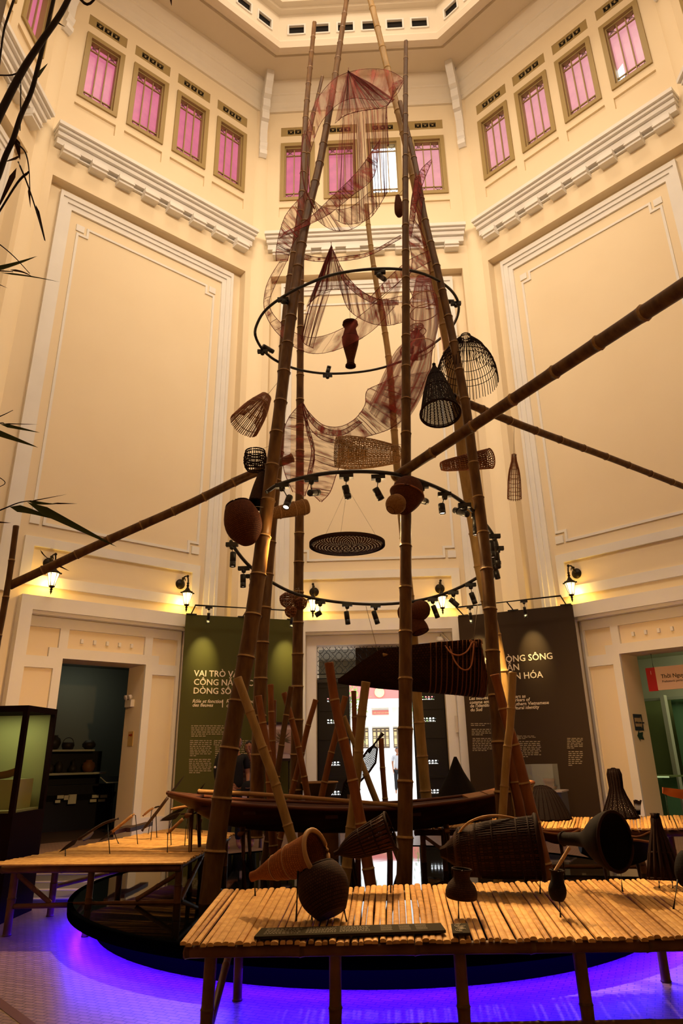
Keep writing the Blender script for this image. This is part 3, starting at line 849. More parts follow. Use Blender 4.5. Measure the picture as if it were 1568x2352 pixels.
# the light these spotlights throw, then added warm fill
def lamp(kind, name, loc, look, power, color=(1.0, 0.66, 0.30), size=0.9, blend=0.6, rad=0.05):
    d = bpy.data.lights.new(name, kind)
    d.energy = power; d.color = color
    if kind == 'SPOT':
        d.spot_size = size; d.spot_blend = blend
    d.shadow_soft_size = rad
    o = bpy.data.objects.new(name, d); COL.objects.link(o)
    o.location = loc
    o.rotation_euler = (Vector(look) - Vector(loc)).to_track_quat('-Z', 'Y').to_euler()
    return o
for (u, v, look, pw, sz) in [(656, 1168, (-2.6, 8.3, 0.6), 900, 0.62), (800, 1150, (0.0, 4.8, 0.6), 430, 0.75), (876, 1152, (0.9, 4.9, 0.6), 560, 0.8), (1016, 1184, (1.9, 5.0, 0.6), 560, 0.8), (1093, 1235, (2.2, 9.0, 0.7), 900, 0.75), (534, 1306, (-3.0, 5.0, 0.0), 520, 0.95)]:  # the last beam is added to warm the floor at left
    p = hit_low(u, v) + Vector((0, 0, -0.16))
    lamp('SPOT', 'spot_beam', p, look, pw, size=sz)

for (u, v) in ((656, 1168), (800, 1150), (876, 1152), (1016, 1184), (1093, 1235)):
    lamp('POINT', 'lens_glow', hit_low(u, v) + Vector((0, -0.04, -0.20)), (0, 8, 0), 5, rad=0.03)

for (u, v, look, pw, sz) in ((557, 1352, (-5.2, 13.2, 1.7), 620, 1.25), (1092, 1388, (5.0, 13.4, 1.7), 560, 1.25), (867, 1436, (0.3, 16.2, 3.0), 260, 1.2)):  # added fill at the far heads, standing in for warm bounce on lower walls
    lamp('SPOT', 'wall_wash', hit_low(u, v) + Vector((0, 0.05, -0.22)), look, pw, (1.0, 0.56, 0.20), size=sz, blend=1.0)
# ------------------------------------------------------------------ rooms and courtyard seen through the openings
fnL, fnR, fnB = wall_fn(-45), wall_fn(45), wall_fn(0)
def wpt(fn, d, u, v):
    p0 = fn(0, d, 0); n = (fn(0, 1, 0) - fn(0, 0, 0))
    return plane_at(u, v, p0, n)
def wsz(fn, d, u, v):
    p = wpt(fn, d, u, v); q = p - fn(0, d, 0); t = fn(1, d, 0) - fn(0, d, 0)
    return q.dot(t), p.z

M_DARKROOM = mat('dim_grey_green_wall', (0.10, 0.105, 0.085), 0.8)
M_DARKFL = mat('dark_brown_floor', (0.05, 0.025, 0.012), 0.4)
M_CAB = mat('black_cabinet', (0.008, 0.008, 0.008), 0.5)
M_SHELF = mat('grey_green_shelf_edge', (0.32, 0.34, 0.26), 0.5)
M_PAPER = mat('pale_printed_card', (0.42, 0.42, 0.30), 0.7)
M_GREEN = mat('olive_green_showcase_wall', (0.20, 0.24, 0.09), 0.7)
M_GLASSG = mat('green_glass_panel', (0.12, 0.24, 0.13), 0.15)
M_RED = mat('dark_red_sign', (0.30, 0.01, 0.01), 0.5)
M_SIGNP = mat('pinkish_sign_board', (0.50, 0.34, 0.26), 0.6)
M_INK = mat('black_ink', (0.02, 0.015, 0.015), 0.6)
M_WHITEP = mat('white_plastic', (0.62, 0.56, 0.48), 0.45)
M_CREAMROOM = mat('pale_cream_room_wall', (0.55, 0.55, 0.42), 0.8)

def room(fn, s0, s1, d1, h, mw, mf, nm):
    mb = MB()
    d0 = -0.80
    mb.quad(fn(s0, d1, 0), fn(s1, d1, 0), fn(s1, d1, h), fn(s0, d1, h))
    mb.quad(fn(s0, d0, 0), fn(s0, d1, 0), fn(s0, d1, h), fn(s0, d0, h))
    mb.quad(fn(s1, d0, 0), fn(s1, d1, 0), fn(s1, d1, h), fn(s1, d0, h))
    mb.quad(fn(s0, d0, h), fn(s1, d0, h), fn(s1, d1, h), fn(s0, d1, h))
    dw = 0.86
    sheet(mb, fn, s0, s1, 0, h, d0, [(-dw, dw, 0, 3.19)])
    struct(mb.build('wall_' + nm, mw))
    fb = MB(); fb.quad(fn(s0, d0, 0.004), fn(s1, d0, 0.004), fn(s1, d1, 0.004), fn(s0, d1, 0.004))
    struct(fb.build('floor_' + nm, mf))
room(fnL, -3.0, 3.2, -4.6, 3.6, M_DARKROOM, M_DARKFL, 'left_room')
room(fnR, -3.0, 3.2, -4.8, 3.6, M_CREAMROOM, M_DARKFL, 'right_room')
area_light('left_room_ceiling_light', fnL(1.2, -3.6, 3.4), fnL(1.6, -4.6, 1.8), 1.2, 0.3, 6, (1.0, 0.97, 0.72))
area_light('right_room_ceiling_light', fnR(0.2, -3.2, 3.4), fnR(-0.2, -4.6, 0.5), 2.0, 1.0, 34, (1.0, 0.93, 0.55))

# left room: two stepped shelves over a black cabinet, with pots and baskets
D = -3.0
s0 = -0.2
def lp(u, v, d=D): return wsz(fnL, d, u, v)
sh1, sh2 = lp(222, 1723), lp(243, 1775)
cab = thing('display_shelf_unit', 'black stepped shelf unit with pale edges in the dark left room', 'shelf unit', fnL(0.8, D, 0))
mb = MB(); mb.box((s0, D - 0.5, 0), (lp(255, 1800)[0], D + 0.10, 0.90), fnL)
mb.box((s0, D - 0.55, 0.90), (sh2[0] + 0.02, D - 0.35, sh1[1] - 0.02), fnL); mb.build('cabinet', M_CAB, cab)
mb = MB(); mb.box((s0, D - 0.5, sh1[1] - 0.02), (sh1[0], D - 0.1, sh1[1] + 0.02), fnL); mb.build('shelf', M_SHELF, cab)
mb = MB(); mb.box((s0, D - 0.4, sh2[1] - 0.02), (sh2[0], D + 0.02, sh2[1] + 0.02), fnL); mb.build('shelf', M_SHELF, cab)
mb = MB(); mb.obox(fnL(0.6, D + 0.12, 0.62), (fnL(1, 0, 0) - fnL(0, 0, 0)) * 1.2, Vector((0, 0, 0.10)) + (fnL(0, 1, 0) - fnL(0, 0, 0)) * 0.08, Vector((0, 0, 0.01)))
mb.build('slanted_panel', M_CAB, cab)
for (u0, v0, u1, v1) in ((132, 1827, 146, 1834), (127, 1838, 138, 1844), (148, 1827, 160, 1837), (158, 1825, 174, 1846), (212, 1826, 227, 1832), (231, 1826, 246, 1832), (207, 1836, 221, 1842), (226, 1836, 241, 1841)):
    a = lp(u0, v0, D + 0.22); b = lp(u1, v1, D + 0.22)
    mb = MB(); mb.box((a[0], D + 0.21, b[1]), (b[0], D + 0.22, a[1]), fnL); mb.build('printed_card', M_PAPER, cab)
M_CLAY = mat('brown_clay', (0.10, 0.045, 0.02), 0.5, color2=(0.14, 0.06, 0.025), scale=10)
M_CLAYD = mat('dark_clay', (0.018, 0.014, 0.010), 0.5)
def pot(label, u, v, r, h, m, prof=None, d=D - 0.18, name='clay_pot', cat='pot'):
    s, z = lp(u, v, d)
    z = (sh1 if v < 1750 else sh2)[1] + 0.02
    p = fnL(s, d, z)
    prof = prof or [(0, 0.45), (0.1, 0.75), (0.45, 1.0), (0.75, 0.85), (0.9, 0.45), (1.0, 0.5)]
    mb = MB(); mb.lathe(p, (0, 0, 1), [(0, 0.001)] + [(t * h, q * r) for t, q in prof] + [(h * .97, 0.3 * r)], 20)
    tag(mb.build(name, m), label, cat)
pot('large dark pot at the left end of the upper shelf in the left room', 122, 1721, 0.15, 0.30, M_CLAYD)
pot('dark oval bowl at the right end of the upper shelf in the left room', 203, 1721, 0.15, 0.19, M_CLAYD, [(0, 0.5), (0.3, 0.95), (0.6, 1.0), (1, 0.6)])
pot('reddish round pot on the lower shelf in the left room', 202, 1770, 0.15, 0.26, M_CLAY)
pot('small dark jar at the left end of the lower shelf in the left room', 116, 1772, 0.07, 0.18, M_CLAYD)
pot('small dark jar second from left on the lower shelf of the left room', 134, 1772, 0.09, 0.24, M_CLAYD)
pot('dark long-necked jar in the middle of the lower shelf of the left room', 166, 1772, 0.09, 0.26, M_CLAYD, [(0, 0.6), (0.2, 0.95), (0.4, 1.0), (0.62, 0.5), (0.75, 0.3), (1, 0.42)])
s, z = lp(155, 1721, D - 0.18); p = fnL(s, D - 0.18, sh1[1] + 0.02)
bk = thing('handled_basket', 'small black basket with a hoop handle on the upper shelf in the left room', 'basket', p)
mb = MB(); mb.lathe(p, (0, 0, 1), [(0, 0.001), (0, 0.11), (0.08, 0.14), (0.15, 0.13), (0.15, 0.11), (0.02, 0.09)], 18); mb.build('body', M_CLAYD, bk)
mb = MB(); mb.tube([p + (fnL(1, 0, 0) - fnL(0, 0, 0)) * 0.12 * math.cos(a) + Vector((0, 0, 0.14 + 0.11 * math.sin(a))) for a in [PI * k / 12 for k in range(13)]], 0.008, 6); mb.build('handle', M_CLAYD, bk)
# slanted reading stand in the left room
p = fnL(lp(262, 1800, -2.0)[0], -2.0, 0)
st = thing('reading_stand', 'slim stand with a slanted pale-edged board inside the left doorway', 'stand', p)
mb = MB(); mb.tube([p, p + Vector((0, 0, 0.98))], 0.02, 8); mb.lathe(p, (0, 0, 1), [(0, 0.15), (0.015, 0.15), (0.02, 0.02)], 16, caps=True); mb.build('post', M_CAB, st)
tL = fnL(1, 0, 0) - fnL(0, 0, 0); nL = fnL(0, 1, 0) - fnL(0, 0, 0)
c = p + Vector((0, 0, 1.0))
mb = MB(); mb.obox(c, tL * 0.26, nL * 0.16 + Vector((0, 0, -0.05)), Vector((0, 0, 0.008))); mb.build('board', M_SHELF, st)
mb = MB(); mb.obox(c + Vector((0, 0, 0.012)), tL * 0.245, nL * 0.148 + Vector((0, 0, -0.046)), Vector((0, 0, 0.004))); mb.build('panel', M_CAB, st)

# emergency lamp and small sign on the left door reveal (inner right side)
def on_reveal(fn, s_face, sgn, u, v):
    n = (fn(1, 0, 0) - fn(0, 0, 0)) * -sgn
    return plane_at(u, v, fn(s_face, 0, 0), n)
p = on_reveal(fnL, 0.86, 1, 302, 1610)
em = thing('emergency_lamp', 'white twin-headed emergency lamp on the left door reveal', 'emergency lamp', p)
rn = -(fnL(1, 0, 0) - fnL(0, 0, 0)); rd = -(fnL(0, 1, 0) - fnL(0, 0, 0))
mb = MB(); mb.obox(p + rn * 0.04 + Vector((0, 0, -0.05)), rd * 0.13, rn * 0.04, Vector((0, 0, 0.07))); mb.build('body', M_WHITEP, em)
for k in (-1, 1):
    q = p + rn * 0.08 + rd * 0.08 * k + Vector((0, 0, 0.07))
    mb = MB(); mb.lathe(q, rn * 0.8 + Vector((0, 0, -0.3)), [(-0.03, 0.001), (-0.03, 0.04), (0.03, 0.055), (0.035, 0.045), (0.03, 0.001)], 14); mb.build('lamp_head', M_WHITEP, em)
p = on_reveal(fnL, 0.86, 1, 300, 1697)
sg = thing('arrow_sign', 'small cream sign with a red arrow on the left door reveal', 'sign', p)
M_CREAMP = mat('cream_paper', (0.55, 0.36, 0.12), 0.7); M_ARROW = mat('red_print', (0.35, 0.03, 0.01), 0.6)
mb = MB(); mb.obox(p + rn * 0.004, rd * 0.11, Vector((0, 0, 0.14)), rn * 0.004); mb.build('board', M_CREAMP, sg)
mb = MB(); q = p + rn * 0.011 + Vector((0, 0, 0.07))
R = -rd
mb.prism([q + R * a + Vector((0, 0, b)) for a, b in ((-0.07, -0.015), (0.02, -0.015), (0.02, -0.04), (0.08, 0), (0.02, 0.04), (0.02, 0.015), (-0.07, 0.015))], rn * 0.002); mb.build('arrow', M_ARROW, sg)

# right room: green showcases and hanging sign
GS_ = fnR
rc = thing('glass_showcase', 'tall olive green showcase behind the right doorway', 'showcase', fnR(-0.6, -4.2, 0))
def rp(u, v, d): return wsz(fnR, d, u, v)
mb = MB(); mb.box((-2.8, -4.7, 0), (0.9, -4.4, 2.55), fnR); mb.build('back_panel', M_GREEN, rc)
mb = MB(); mb.box((rp(1532, 1700, -3.6)[0], -3.75, 0), (rp(1532, 1700, -3.6)[0] + 0.10, -3.6, 2.6), fnR); mb.build('post', M_CREAMROOM, rc)
mb = MB(); mb.box((rp(1545, 1700, -3.7)[0], -4.0, 0.2), (0.6, -3.96, 2.5), fnR); mb.build('glass', M_GLASSG, rc)
mb = MB(); mb.box((-2.4, -3.9, 2.50), (0.9, -3.8, 2.56), fnR); mb.build('top_rail', M_SHELF, rc)
a = rp(1508, 1782, -2.6)
lb = thing('showcase_ledge', 'low green display plinth with a lit edge behind the right doorway', 'plinth', fnR(a[0], -2.6, 0))
mb = MB(); mb.box((a[0] - 0.42, -3.3, 0), (a[0] + 0.10, -2.6, a[1] - 0.03), fnR); mb.build('base', M_GLASSG, lb)
mb = MB(); mb.box((a[0] - 0.42, -3.32, a[1] - 0.03), (a[0] + 0.30, -2.58, a[1]), fnR); mb.build('top', M_GREEN, lb)
M_EDGE = mat('lit_edge', (0.6, 0.7, 0.4), 0.4, emit=(0.6, 0.75, 0.35), estr=0.6)
mb = MB(); mb.box((a[0] - 0.10, -2.575, a[1] - 0.035), (a[0] + 0.28, -2.57, a[1] - 0.005), fnR); mb.build('edge_light', M_EDGE, lb)
# hanging sign
d = -0.62
tl, br = rp(1482, 1535, d), rp(1640, 1577, d)
mid = rp(1503, 1533, d)[0]
hs = thing('hanging_sign', 'hanging sign with a red block numbered 1 in the right doorway', 'sign', fnR((tl[0] + br[0]) / 2, d, br[1]))
mb = MB(); mb.box((tl[0], d - 0.015, br[1]), (mid, d + 0.015, tl[1]), fnR); mb.build('number_block', M_RED, hs)
mb = MB(); mb.box((mid, d - 0.015, br[1] + 0.01), (br[0], d + 0.015, tl[1]), fnR); mb.build('board', M_SIGNP, hs)
for s in (mid - 0.03, br[0] - 0.1):
    mb = MB(); mb.tube([fnR(s, d, tl[1]), fnR(s, d, 3.19)], 0.006, 6); mb.build('chain', M_IRON, hs)
tR = fnR(1, 0, 0) - fnR(0, 0, 0); nR = fnR(0, 1, 0) - fnR(0, 0, 0); ZUP = Vector((0, 0, 1))
text('number', '1', 0.10, fnR((tl[0] + mid) / 2 - 0.02, d + 0.018, tl[1] - 0.13), tR, ZUP, M_SIGNP, hs)
text('lettering', 'Thời Nguyên thủy', 0.105, fnR(mid + 0.10, d + 0.018, tl[1] - 0.22), tR, ZUP, M_INK, hs, bold=0.001)
text('lettering', 'Prehistoric period', 0.06, fnR(mid + 0.10, d + 0.018, tl[1] - 0.30), tR, ZUP, M_INK, hs, shear=0.2)
# door reveal posters, right
rnR = fnR(1, 0, 0) - fnR(0, 0, 0); rdR = -nR     # reveal face looks along +s ; depth goes away from the hall
p = on_reveal(fnR, -0.86, -1, 1465, 1659)
ps = thing('direction_sign', 'dark blue sign with a pale arrow panel on the right door reveal', 'sign', p)
M_NAVY = mat('navy_sign', (0.012, 0.012, 0.03), 0.5); M_PALE = mat('pale_sign_panel', (0.42, 0.30, 0.17), 0.6)
mb = MB(); mb.obox(p + rnR * 0.005, rdR * 0.17, Vector((0, 0, 0.15)), rnR * 0.005); mb.build('board', M_NAVY, ps)
mb = MB(); mb.prism([p + rnR * 0.012 + rdR * a + ZUP * b for a, b in ((-0.15, -0.08), (0.09, -0.08), (0.09, -0.11), (0.15, 0), (0.09, 0.11), (0.09, 0.08), (-0.15, 0.08))], rnR * 0.002); mb.build('arrow_panel', M_PALE, ps)
text('lettering', 'ĐƯỜNG THAM QUAN', 0.036, p + rnR * 0.016 - rdR * 0.145 - ZUP * 0.02, rdR, ZUP, M_NAVY, ps, bold=0.001)
p = on_reveal(fnR, -0.86, -1, 1470, 1690)
ar = thing('arrow_sign', 'dark green arrow-shaped sign pointing left on the right door reveal', 'sign', p)
M_DGREEN = mat('dark_green_sign', (0.01, 0.03, 0.02), 0.5)
mb = MB(); mb.prism([p + rnR * 0.004 + rdR * a + ZUP * b for a, b in ((0.12, -0.07), (0.08, 0), (0.12, 0.07), (-0.04, 0.055), (-0.04, 0.10), (-0.13, 0.0), (-0.04, -0.10), (-0.04, -0.055))], rnR * 0.006); mb.build('arrow', M_DGREEN, ar)
# courtyard, terrace and temple seen through the back door
M_PAVE = mat('bright_paving', (0.75, 0.72, 0.68), 0.8); M_TWALL = mat('temple_white_wall', (0.85, 0.82, 0.74), 0.8)
M_TRED = mat('temple_red', (0.62, 0.18, 0.16), 0.7); M_TDOOR = mat('temple_dark_wood', (0.14, 0.10, 0.07), 0.6); M_TGOLD = mat('temple_gold', (0.75, 0.58, 0.30), 0.6)
M_LEAF0 = mat('courtyard_foliage', (0.30, 0.42, 0.12), 0.7, color2=(0.2, 0.32, 0.08), scale=5)
mb = MB(); mb.quad((-30, 17.2, -0.01), (30, 17.2, -0.01), (30, 100, -0.01), (-30, 100, -0.01)); struct(mb.build('floor_courtyard', M_PAVE))
YB = 80.0
def tp(u, v): return at(u, v, YB)
tm = thing('temple', 'white temple front with dark panelled doors beyond the bright courtyard', 'building', (0, YB, 0))
g = tp(870, 1719).z; eave = tp(870, 1672).z; roof0 = tp(870, 1627).z; top = tp(870, 1602).z
mb = MB()
for k in range(12): mb.box((-9, YB - 8 + k * 0.6, 0), (9, YB, g * (k + 1) / 12))
mb.build('steps', M_PAVE, tm)
mb = MB(); mb.box((-8, YB, g), (8, YB + 5, roof0)); mb.build('wall', M_TWALL, tm)
mb = MB(); mb.box((-9, YB - 1.5, eave + 0.1), (9, YB + 5, eave + 0.16))
for (zz, dd) in ((roof0, 1.6), ):
    mb.prism([Vector((-9, YB - dd, zz)), Vector((-9, YB + 5, zz)), Vector((-9, YB + 1.5, top))], Vector((18, 0, 0)))
mb.build('roof', M_TWALL, tm)
mb = MB(); mb.box((-6, YB + 1.4, top - 0.1), (6, YB + 5, tp(870, 1560).z)); mb.build('upper_storey', M_TRED, tm)
for u0, u1 in ((812, 847), (856, 895), (904, 944)):
    a, b = tp(u0, 1719).x, tp(u1, 1719).x
    dr = MB(); dr.box((a, YB - 0.06, g), (b, YB - 0.01, eave)); do = dr.build('door', M_TDOOR, tm)
    w = (b - a) / 4
    pn = MB()
    for k in range(4):
        x0, x1 = a + w * k + w * 0.2, a + w * (k + 1) - w * 0.2
        H = eave - g
        for z0, z1 in ((0.10, 0.14), (0.18, 0.48), (0.52, 0.56), (0.60, 0.80), (0.88, 0.93)):
            pn.box((x0, YB - 0.09, g + H * z0), (x1, YB - 0.05, g + H * z1))
    pn.build('panel', M_TGOLD, do)
mb = MB()
for u in (851.5, 899.5):
    a = tp(u, 1719).x; mb.box((a - 0.18, YB - 1.2, g), (a + 0.18, YB - 0.9, roof0))
mb.build('column', M_TWALL, tm)
a, b = tp(855, 1642), tp(894, 1631)
mb = MB(); mb.box((a.x, YB - 0.2, a.z), (b.x, YB - 0.12, b.z)); mb.build('name_board', M_TRED, tm)
text('lettering', 'ĐỀN THỜ VUA HÙNG', (b.x - a.x) / 11.0, (a.x + (b.x - a.x) * 0.06, YB - 0.22, a.z + (b.z - a.z) * 0.28), (1, 0, 0), ZUP, M_TGOLD, tm, bold=0.004)
mb = MB(); c = tp(871, 1588); mb.lathe(Vector((c.x, YB + 1.3, c.z)), (0, -1, 0), [(0, 0.001), (0, 0.55), (0.05, 0.5), (0.05, 0.42), (0.02, 0.40), (0.02, 0.001)], 24); mb.build('medallion', M_TGOLD, tm)
# trees at the courtyard sides
for i, (u, v, Y, r) in enumerate(((802, 1600, 60, 1.3), (957, 1600, 60, 1.1))):
    c = at(u, v, Y)
    tr = thing('tree', ['pale green tree at the left side of the bright courtyard', 'pale green tree at the right side of the bright courtyard'][i], 'tree', (c.x, Y, 0))
    mb = MB(); mb.tube([Vector((c.x, Y, 0)), Vector((c.x, Y, c.z))], 0.15, 8); mb.build('trunk', M_TDOOR, tr)
    mb = MB()
    for k in range(260):
        q = c + Vector((random.gauss(0, r * .5), random.gauss(0, r * .5), random.gauss(-0.4, r * 0.8)))
        a = Vector((random.uniform(-1, 1), random.uniform(-1, 1), random.uniform(-1, 1))).normalized() * 0.18; b = a.cross(Vector((0.3, 0.5, 0.8))).normalized() * 0.07
        mb.quad(q - a, q + b, q + a, q - b)
    mb.build('foliage', M_LEAF0, tr)
# ------------------------------------------------------------------ back door: iron transom grille, door leaves
M_DOORL = mat('black_door_lacquer', (0.010, 0.008, 0.006), 0.45)
d = -0.35
g_ = thing('door_grille', 'black iron transom grille of interlaced rings above the back doorway', 'grille', fnB(0, d, 3.0))
mb = MB()
def bar(s0, z0, s1, z1, r=0.012, y=d): mb.tube([fnB(s0, y, z0), fnB(s1, y, z1)], r, 5)
for z in (3.02, 3.12, 3.74, 3.80, 3.90): bar(-1.64, z, 1.64, z, 0.014)
for s in (-1.62, -1.50, -1.44, 1.44, 1.50, 1.62): bar(s, 3.0, s, 3.92, 0.014)
n = 20
for k in range(n):
    s = -1.42 + 2.84 * (k + 0.5) / n
    w = 2.84 / n
    bar(s - w / 2, 3.80, s - w / 2, 3.90, 0.008)
    mb.tube([fnB(s + 0.028 * math.cos(a), d, 3.85 + 0.028 * math.sin(a)) for a in [2 * PI * j / 8 for j in range(8)]], 0.006, 4, closed=True)
    for r_ in range(4):
        zc = 3.20 + 0.155 * r_
        o = (k + r_) % 2
        q = 0.155 / 2
        a = w / 2
        if o:
            pts = [(s - a, zc - q * .4), (s - a * .4, zc - q), (s + a * .4, zc - q), (s + a, zc - q * .4), (s + a, zc + q * .4), (s + a * .4, zc + q), (s - a * .4, zc + q), (s - a, zc + q * .4)]
            mb.tube([fnB(x, d, z) for x, z in pts], 0.007, 4, closed=True)
        else:
            pts = [(s - a * .7, zc), (s, zc - q * .7), (s + a * .7, zc), (s, zc + q * .7)]
            mb.tube([fnB(x, d, z) for x, z in pts], 0.007, 4, closed=True)
            bar(s - a, zc, s - a * .7, zc, 0.006); bar(s + a, zc, s + a * .7, zc, 0.006); bar(s, zc - q, s, zc - q * .7, 0.006); bar(s, zc + q, s, zc + q * .7, 0.006)
mb.build('ironwork', M_IRON, g_)
mb = MB(); mb.box((-1.64, d - 0.05, 2.93), (1.64, d + 0.06, 3.0), fnB); mb.build('transom_bar', M_IRON, g_)
# dark lobby ceiling and box just outside, behind the grille
M_LOBBY = mat('lobby_ceiling', (0.16, 0.13, 0.08), 0.8)
mb = MB(); mb.box((-3, -5.0, 3.92), (3, -0.82, 4.0), fnB); struct(mb.build('ceiling_lobby', M_LOBBY))
mb = MB(); mb.box((-3, -5.0, 3.30), (3, -4.8, 3.92), fnB); struct(mb.build('trim_8', M_LOBBY))
bx = MB(); bx.box((-0.55, -0.75, 3.05), (0.75, -0.6, 3.74), fnB)
tag(bx.build('dark_panel', mat('dark_panel_brown', (0.02, 0.008, 0.006), 0.6)), 'dark rectangular panel hanging behind the transom grille', 'panel')
GD = 'door leaves of the back doorway'
for sg, lab in ((-1, 'left black door leaf with pierced panels, beside the bright opening'), (1, 'right black door leaf with pierced panels, beside the bright opening')):
    dl = thing('door_leaf', lab, 'door leaf', fnB(sg * 1.15, d, 0))
    mb = MB()
    a, b = sorted((sg * 0.70, sg * 1.42))
    rows = [(0.62, 0.70), (1.20, 1.28), (2.06, 2.15), (2.52, 2.60)]
    holes = [(a + 0.22, b - 0.22, z0, z1) for z0, z1 in rows]
    sheet(mb, fnB, a, b, 0, 2.93, d, holes); sheet(mb, fnB, a, b, 0, 2.93, d - 0.05, holes)
    for h in holes: reveal(mb, fnB, h, d - 0.05, d)
    mb.box((a, d - 0.05, 0), (a + 0.015, d, 2.93), fnB); mb.box((b - 0.015, d - 0.05, 0), (b, d, 2.93), fnB)
    mb.build('panel', M_DOORL, dl)
    for z0, z1 in rows:
        mb = MB()
        for k in range(9):
            x = a + 0.22 + (b - a - 0.44) * k / 8
            mb.tube([fnB(x, d - 0.02, z0), fnB(x + (0.03 if k % 2 else -0.03), d - 0.02, z1)], 0.011, 4)
        mb.tube([fnB(a + 0.21, d - 0.02, (z0 + z1) / 2), fnB(b - 0.21, d - 0.02, (z0 + z1) / 2)], 0.016, 4)
        mb.build('fretwork', M_DOORL, dl)
    for z in (0.12, 0.95, 1.75, 2.35, 2.85):
        mb = MB(); mb.box((a + 0.05, d, z - 0.03), (b - 0.05, d + 0.02, z + 0.03), fnB); mb.build('cross_rail', M_DOORL, dl)
    mb = MB()
    a2, b2 = sorted((sg * 1.46, sg * 1.62))
    for x in (a2, b2): mb.box((x - 0.015, d - 0.02, 0), (x + 0.015, d + 0.02, 2.93), fnB)
    for k in range(24):
        z = 0.1 + k * 0.118
        mb.tube([fnB((a2 + b2) / 2 + 0.045 * math.cos(t), d, z + 0.045 * math.sin(t)) for t in [2 * PI * j / 8 for j in range(8)]], 0.007, 4, closed=True)
    mb.build('side_strip', M_IRON, dl)
    mb = MB(); mb.box((sg * 1.545 - 0.03, d - 0.03, 0), (sg * 1.545 + 0.03, d - 0.025, 2.93), fnB); mb.build('side_backing', M_DOORL, dl)
# dome camera
p = wpt(fnB, 0.05, 1010, 1470)
cm = thing('dome_camera', 'pale dome camera on a bent arm at the upper right of the back doorway', 'camera', p)
mb = MB(); mb.lathe(p + ZUP * 0.07, (0, 0, -1), [(0, 0.001), (0, 0.05), (0.02, 0.07), (0.05, 0.075), (0.055, 0.09), (0.11, 0.09), (0.115, 0.07)], 18); mb.build('housing', M_WHITEP, cm)
mb = MB(); mb.sphere(p - ZUP * 0.045, 0.065, 14); mb.build('dome', M_DOORL, cm)
e = wpt(fnB, 0.0, 1040, 1484)
mb = MB(); mb.tube(smooth_path([p + ZUP * 0.07, p + ZUP * 0.13, p + ZUP * 0.13 + Vector((0.06, 0, 0)), e], 4), 0.018, 8); mb.build('arm', M_WHITEP, cm)
# small red and white notice on the right jamb of the back door
p = wpt(fnB, 0.01, 1050, 1663)
nt = thing('notice', 'narrow red and white notice on the right jamb of the back doorway', 'notice', p)
mb = MB(); mb.obox(p, (0.05, 0, 0), (0, 0.006, 0), (0, 0, 0.17)); mb.build('board', M_WHITEP, nt)
mb = MB(); mb.obox(p + Vector((0.03, -0.008, 0)), (0.02, 0, 0), (0, 0.003, 0), (0, 0, 0.17)); mb.build('stripe', M_RED, nt)
# ------------------------------------------------------------------ wall lanterns
M_BRONZE = mat('dark_bronze', (0.020, 0.014, 0.008), 0.45, 0.6)
M_LGLASS = mat('glowing_lantern_glass', (1, 0.8, 0.45), 0.3, emit=(1.0, 0.70, 0.26), estr=4.2)
def lantern(label, fn, s, zt=4.93):
    t = fn(1, 0, 0) - fn(0, 0, 0); n = fn(0, 1, 0) - fn(0, 0, 0)
    base = fn(s, 0.0, zt)
    L = thing('wall_lantern', label, 'lantern', base, 'lit bronze wall lanterns')
    mb = MB(); mb.lathe(base, n, [(0, 0.001), (0, 0.11), (0.02, 0.11), (0.035, 0.085), (0.06, 0.05), (0.07, 0.001)], 24); mb.build('wall_plate', M_BRONZE, L)
    c = base + n * 0.34
    mb = MB(); mb.tube(smooth_path([base + n * 0.05, base + n * 0.10 + ZUP * 0.09, base + n * 0.20 + ZUP * 0.135, base + n * 0.30 + ZUP * 0.11, c + ZUP * 0.02, c - ZUP * 0.12], 5), 0.016, 8)
    mb.sphere(base + n * 0.11 + ZUP * 0.11, 0.028, 8); mb.sphere(base + n * 0.31 + ZUP * 0.12, 0.030, 8)
    mb.tube(smooth_path([base + n * 0.12 + ZUP * 0.05, base + n * 0.18 + ZUP * 0.10, base + n * 0.22 + ZUP * 0.04], 4), 0.010, 6)
    mb.lathe(c, (0, 0, -1), [(0.02, 0.016), (0.04, 0.03), (0.06, 0.018), (0.10, 0.03), (0.12, 0.02)], 10); mb.build('arm', M_BRONZE, L)
    mb = MB(); mb.lathe(c - ZUP * 0.12, (0, 0, -1), [(0, 0.02), (0.03, 0.035), (0.07, 0.06), (0.11, 0.12), (0.12, 0.135), (0.14, 0.135), (0.14, 0.10)], 6)
    for k in range(6):
        a = 2 * PI * k / 6
        x, y = basis(Vector((0, 0, -1)))
        mb.sphere(c - ZUP * 0.25 + (x * math.cos(a) + y * math.sin(a)) * 0.135, 0.018, 6)
    mb.build('roof', M_BRONZE, L)
    mb = MB(); mb.lathe(c - ZUP * 0.26, (0, 0, -1), [(0, 0.105), (0.24, 0.045)], 6); mb.build('glass', M_LGLASS, L)
    mb = MB()
    x, y = basis(Vector((0, 0, -1)))
    for k in range(6):
        a = 2 * PI * k / 6; dd = x * math.cos(a) + y * math.sin(a)
        mb.tube([c - ZUP * 0.255 + dd * 0.109, c - ZUP * 0.50 + dd * 0.048], 0.008, 5)
    mb.lathe(c - ZUP * 0.495, (0, 0, -1), [(0, 0.055), (0.02, 0.058), (0.035, 0.03), (0.05, 0.018), (0.07, 0.03), (0.09, 0.014), (0.11, 0.024), (0.135, 0.012), (0.17, 0.002)], 10)
    mb.build('cage', M_BRONZE, L)
    lamp('POINT', 'lantern_glow', base + n * 0.17 - ZUP * 0.44, base, 13, (1.0, 0.58, 0.10), rad=0.07)
lantern('lit wall lantern at far left, crossed by the sloping bamboo beam', fnL, -1.40)
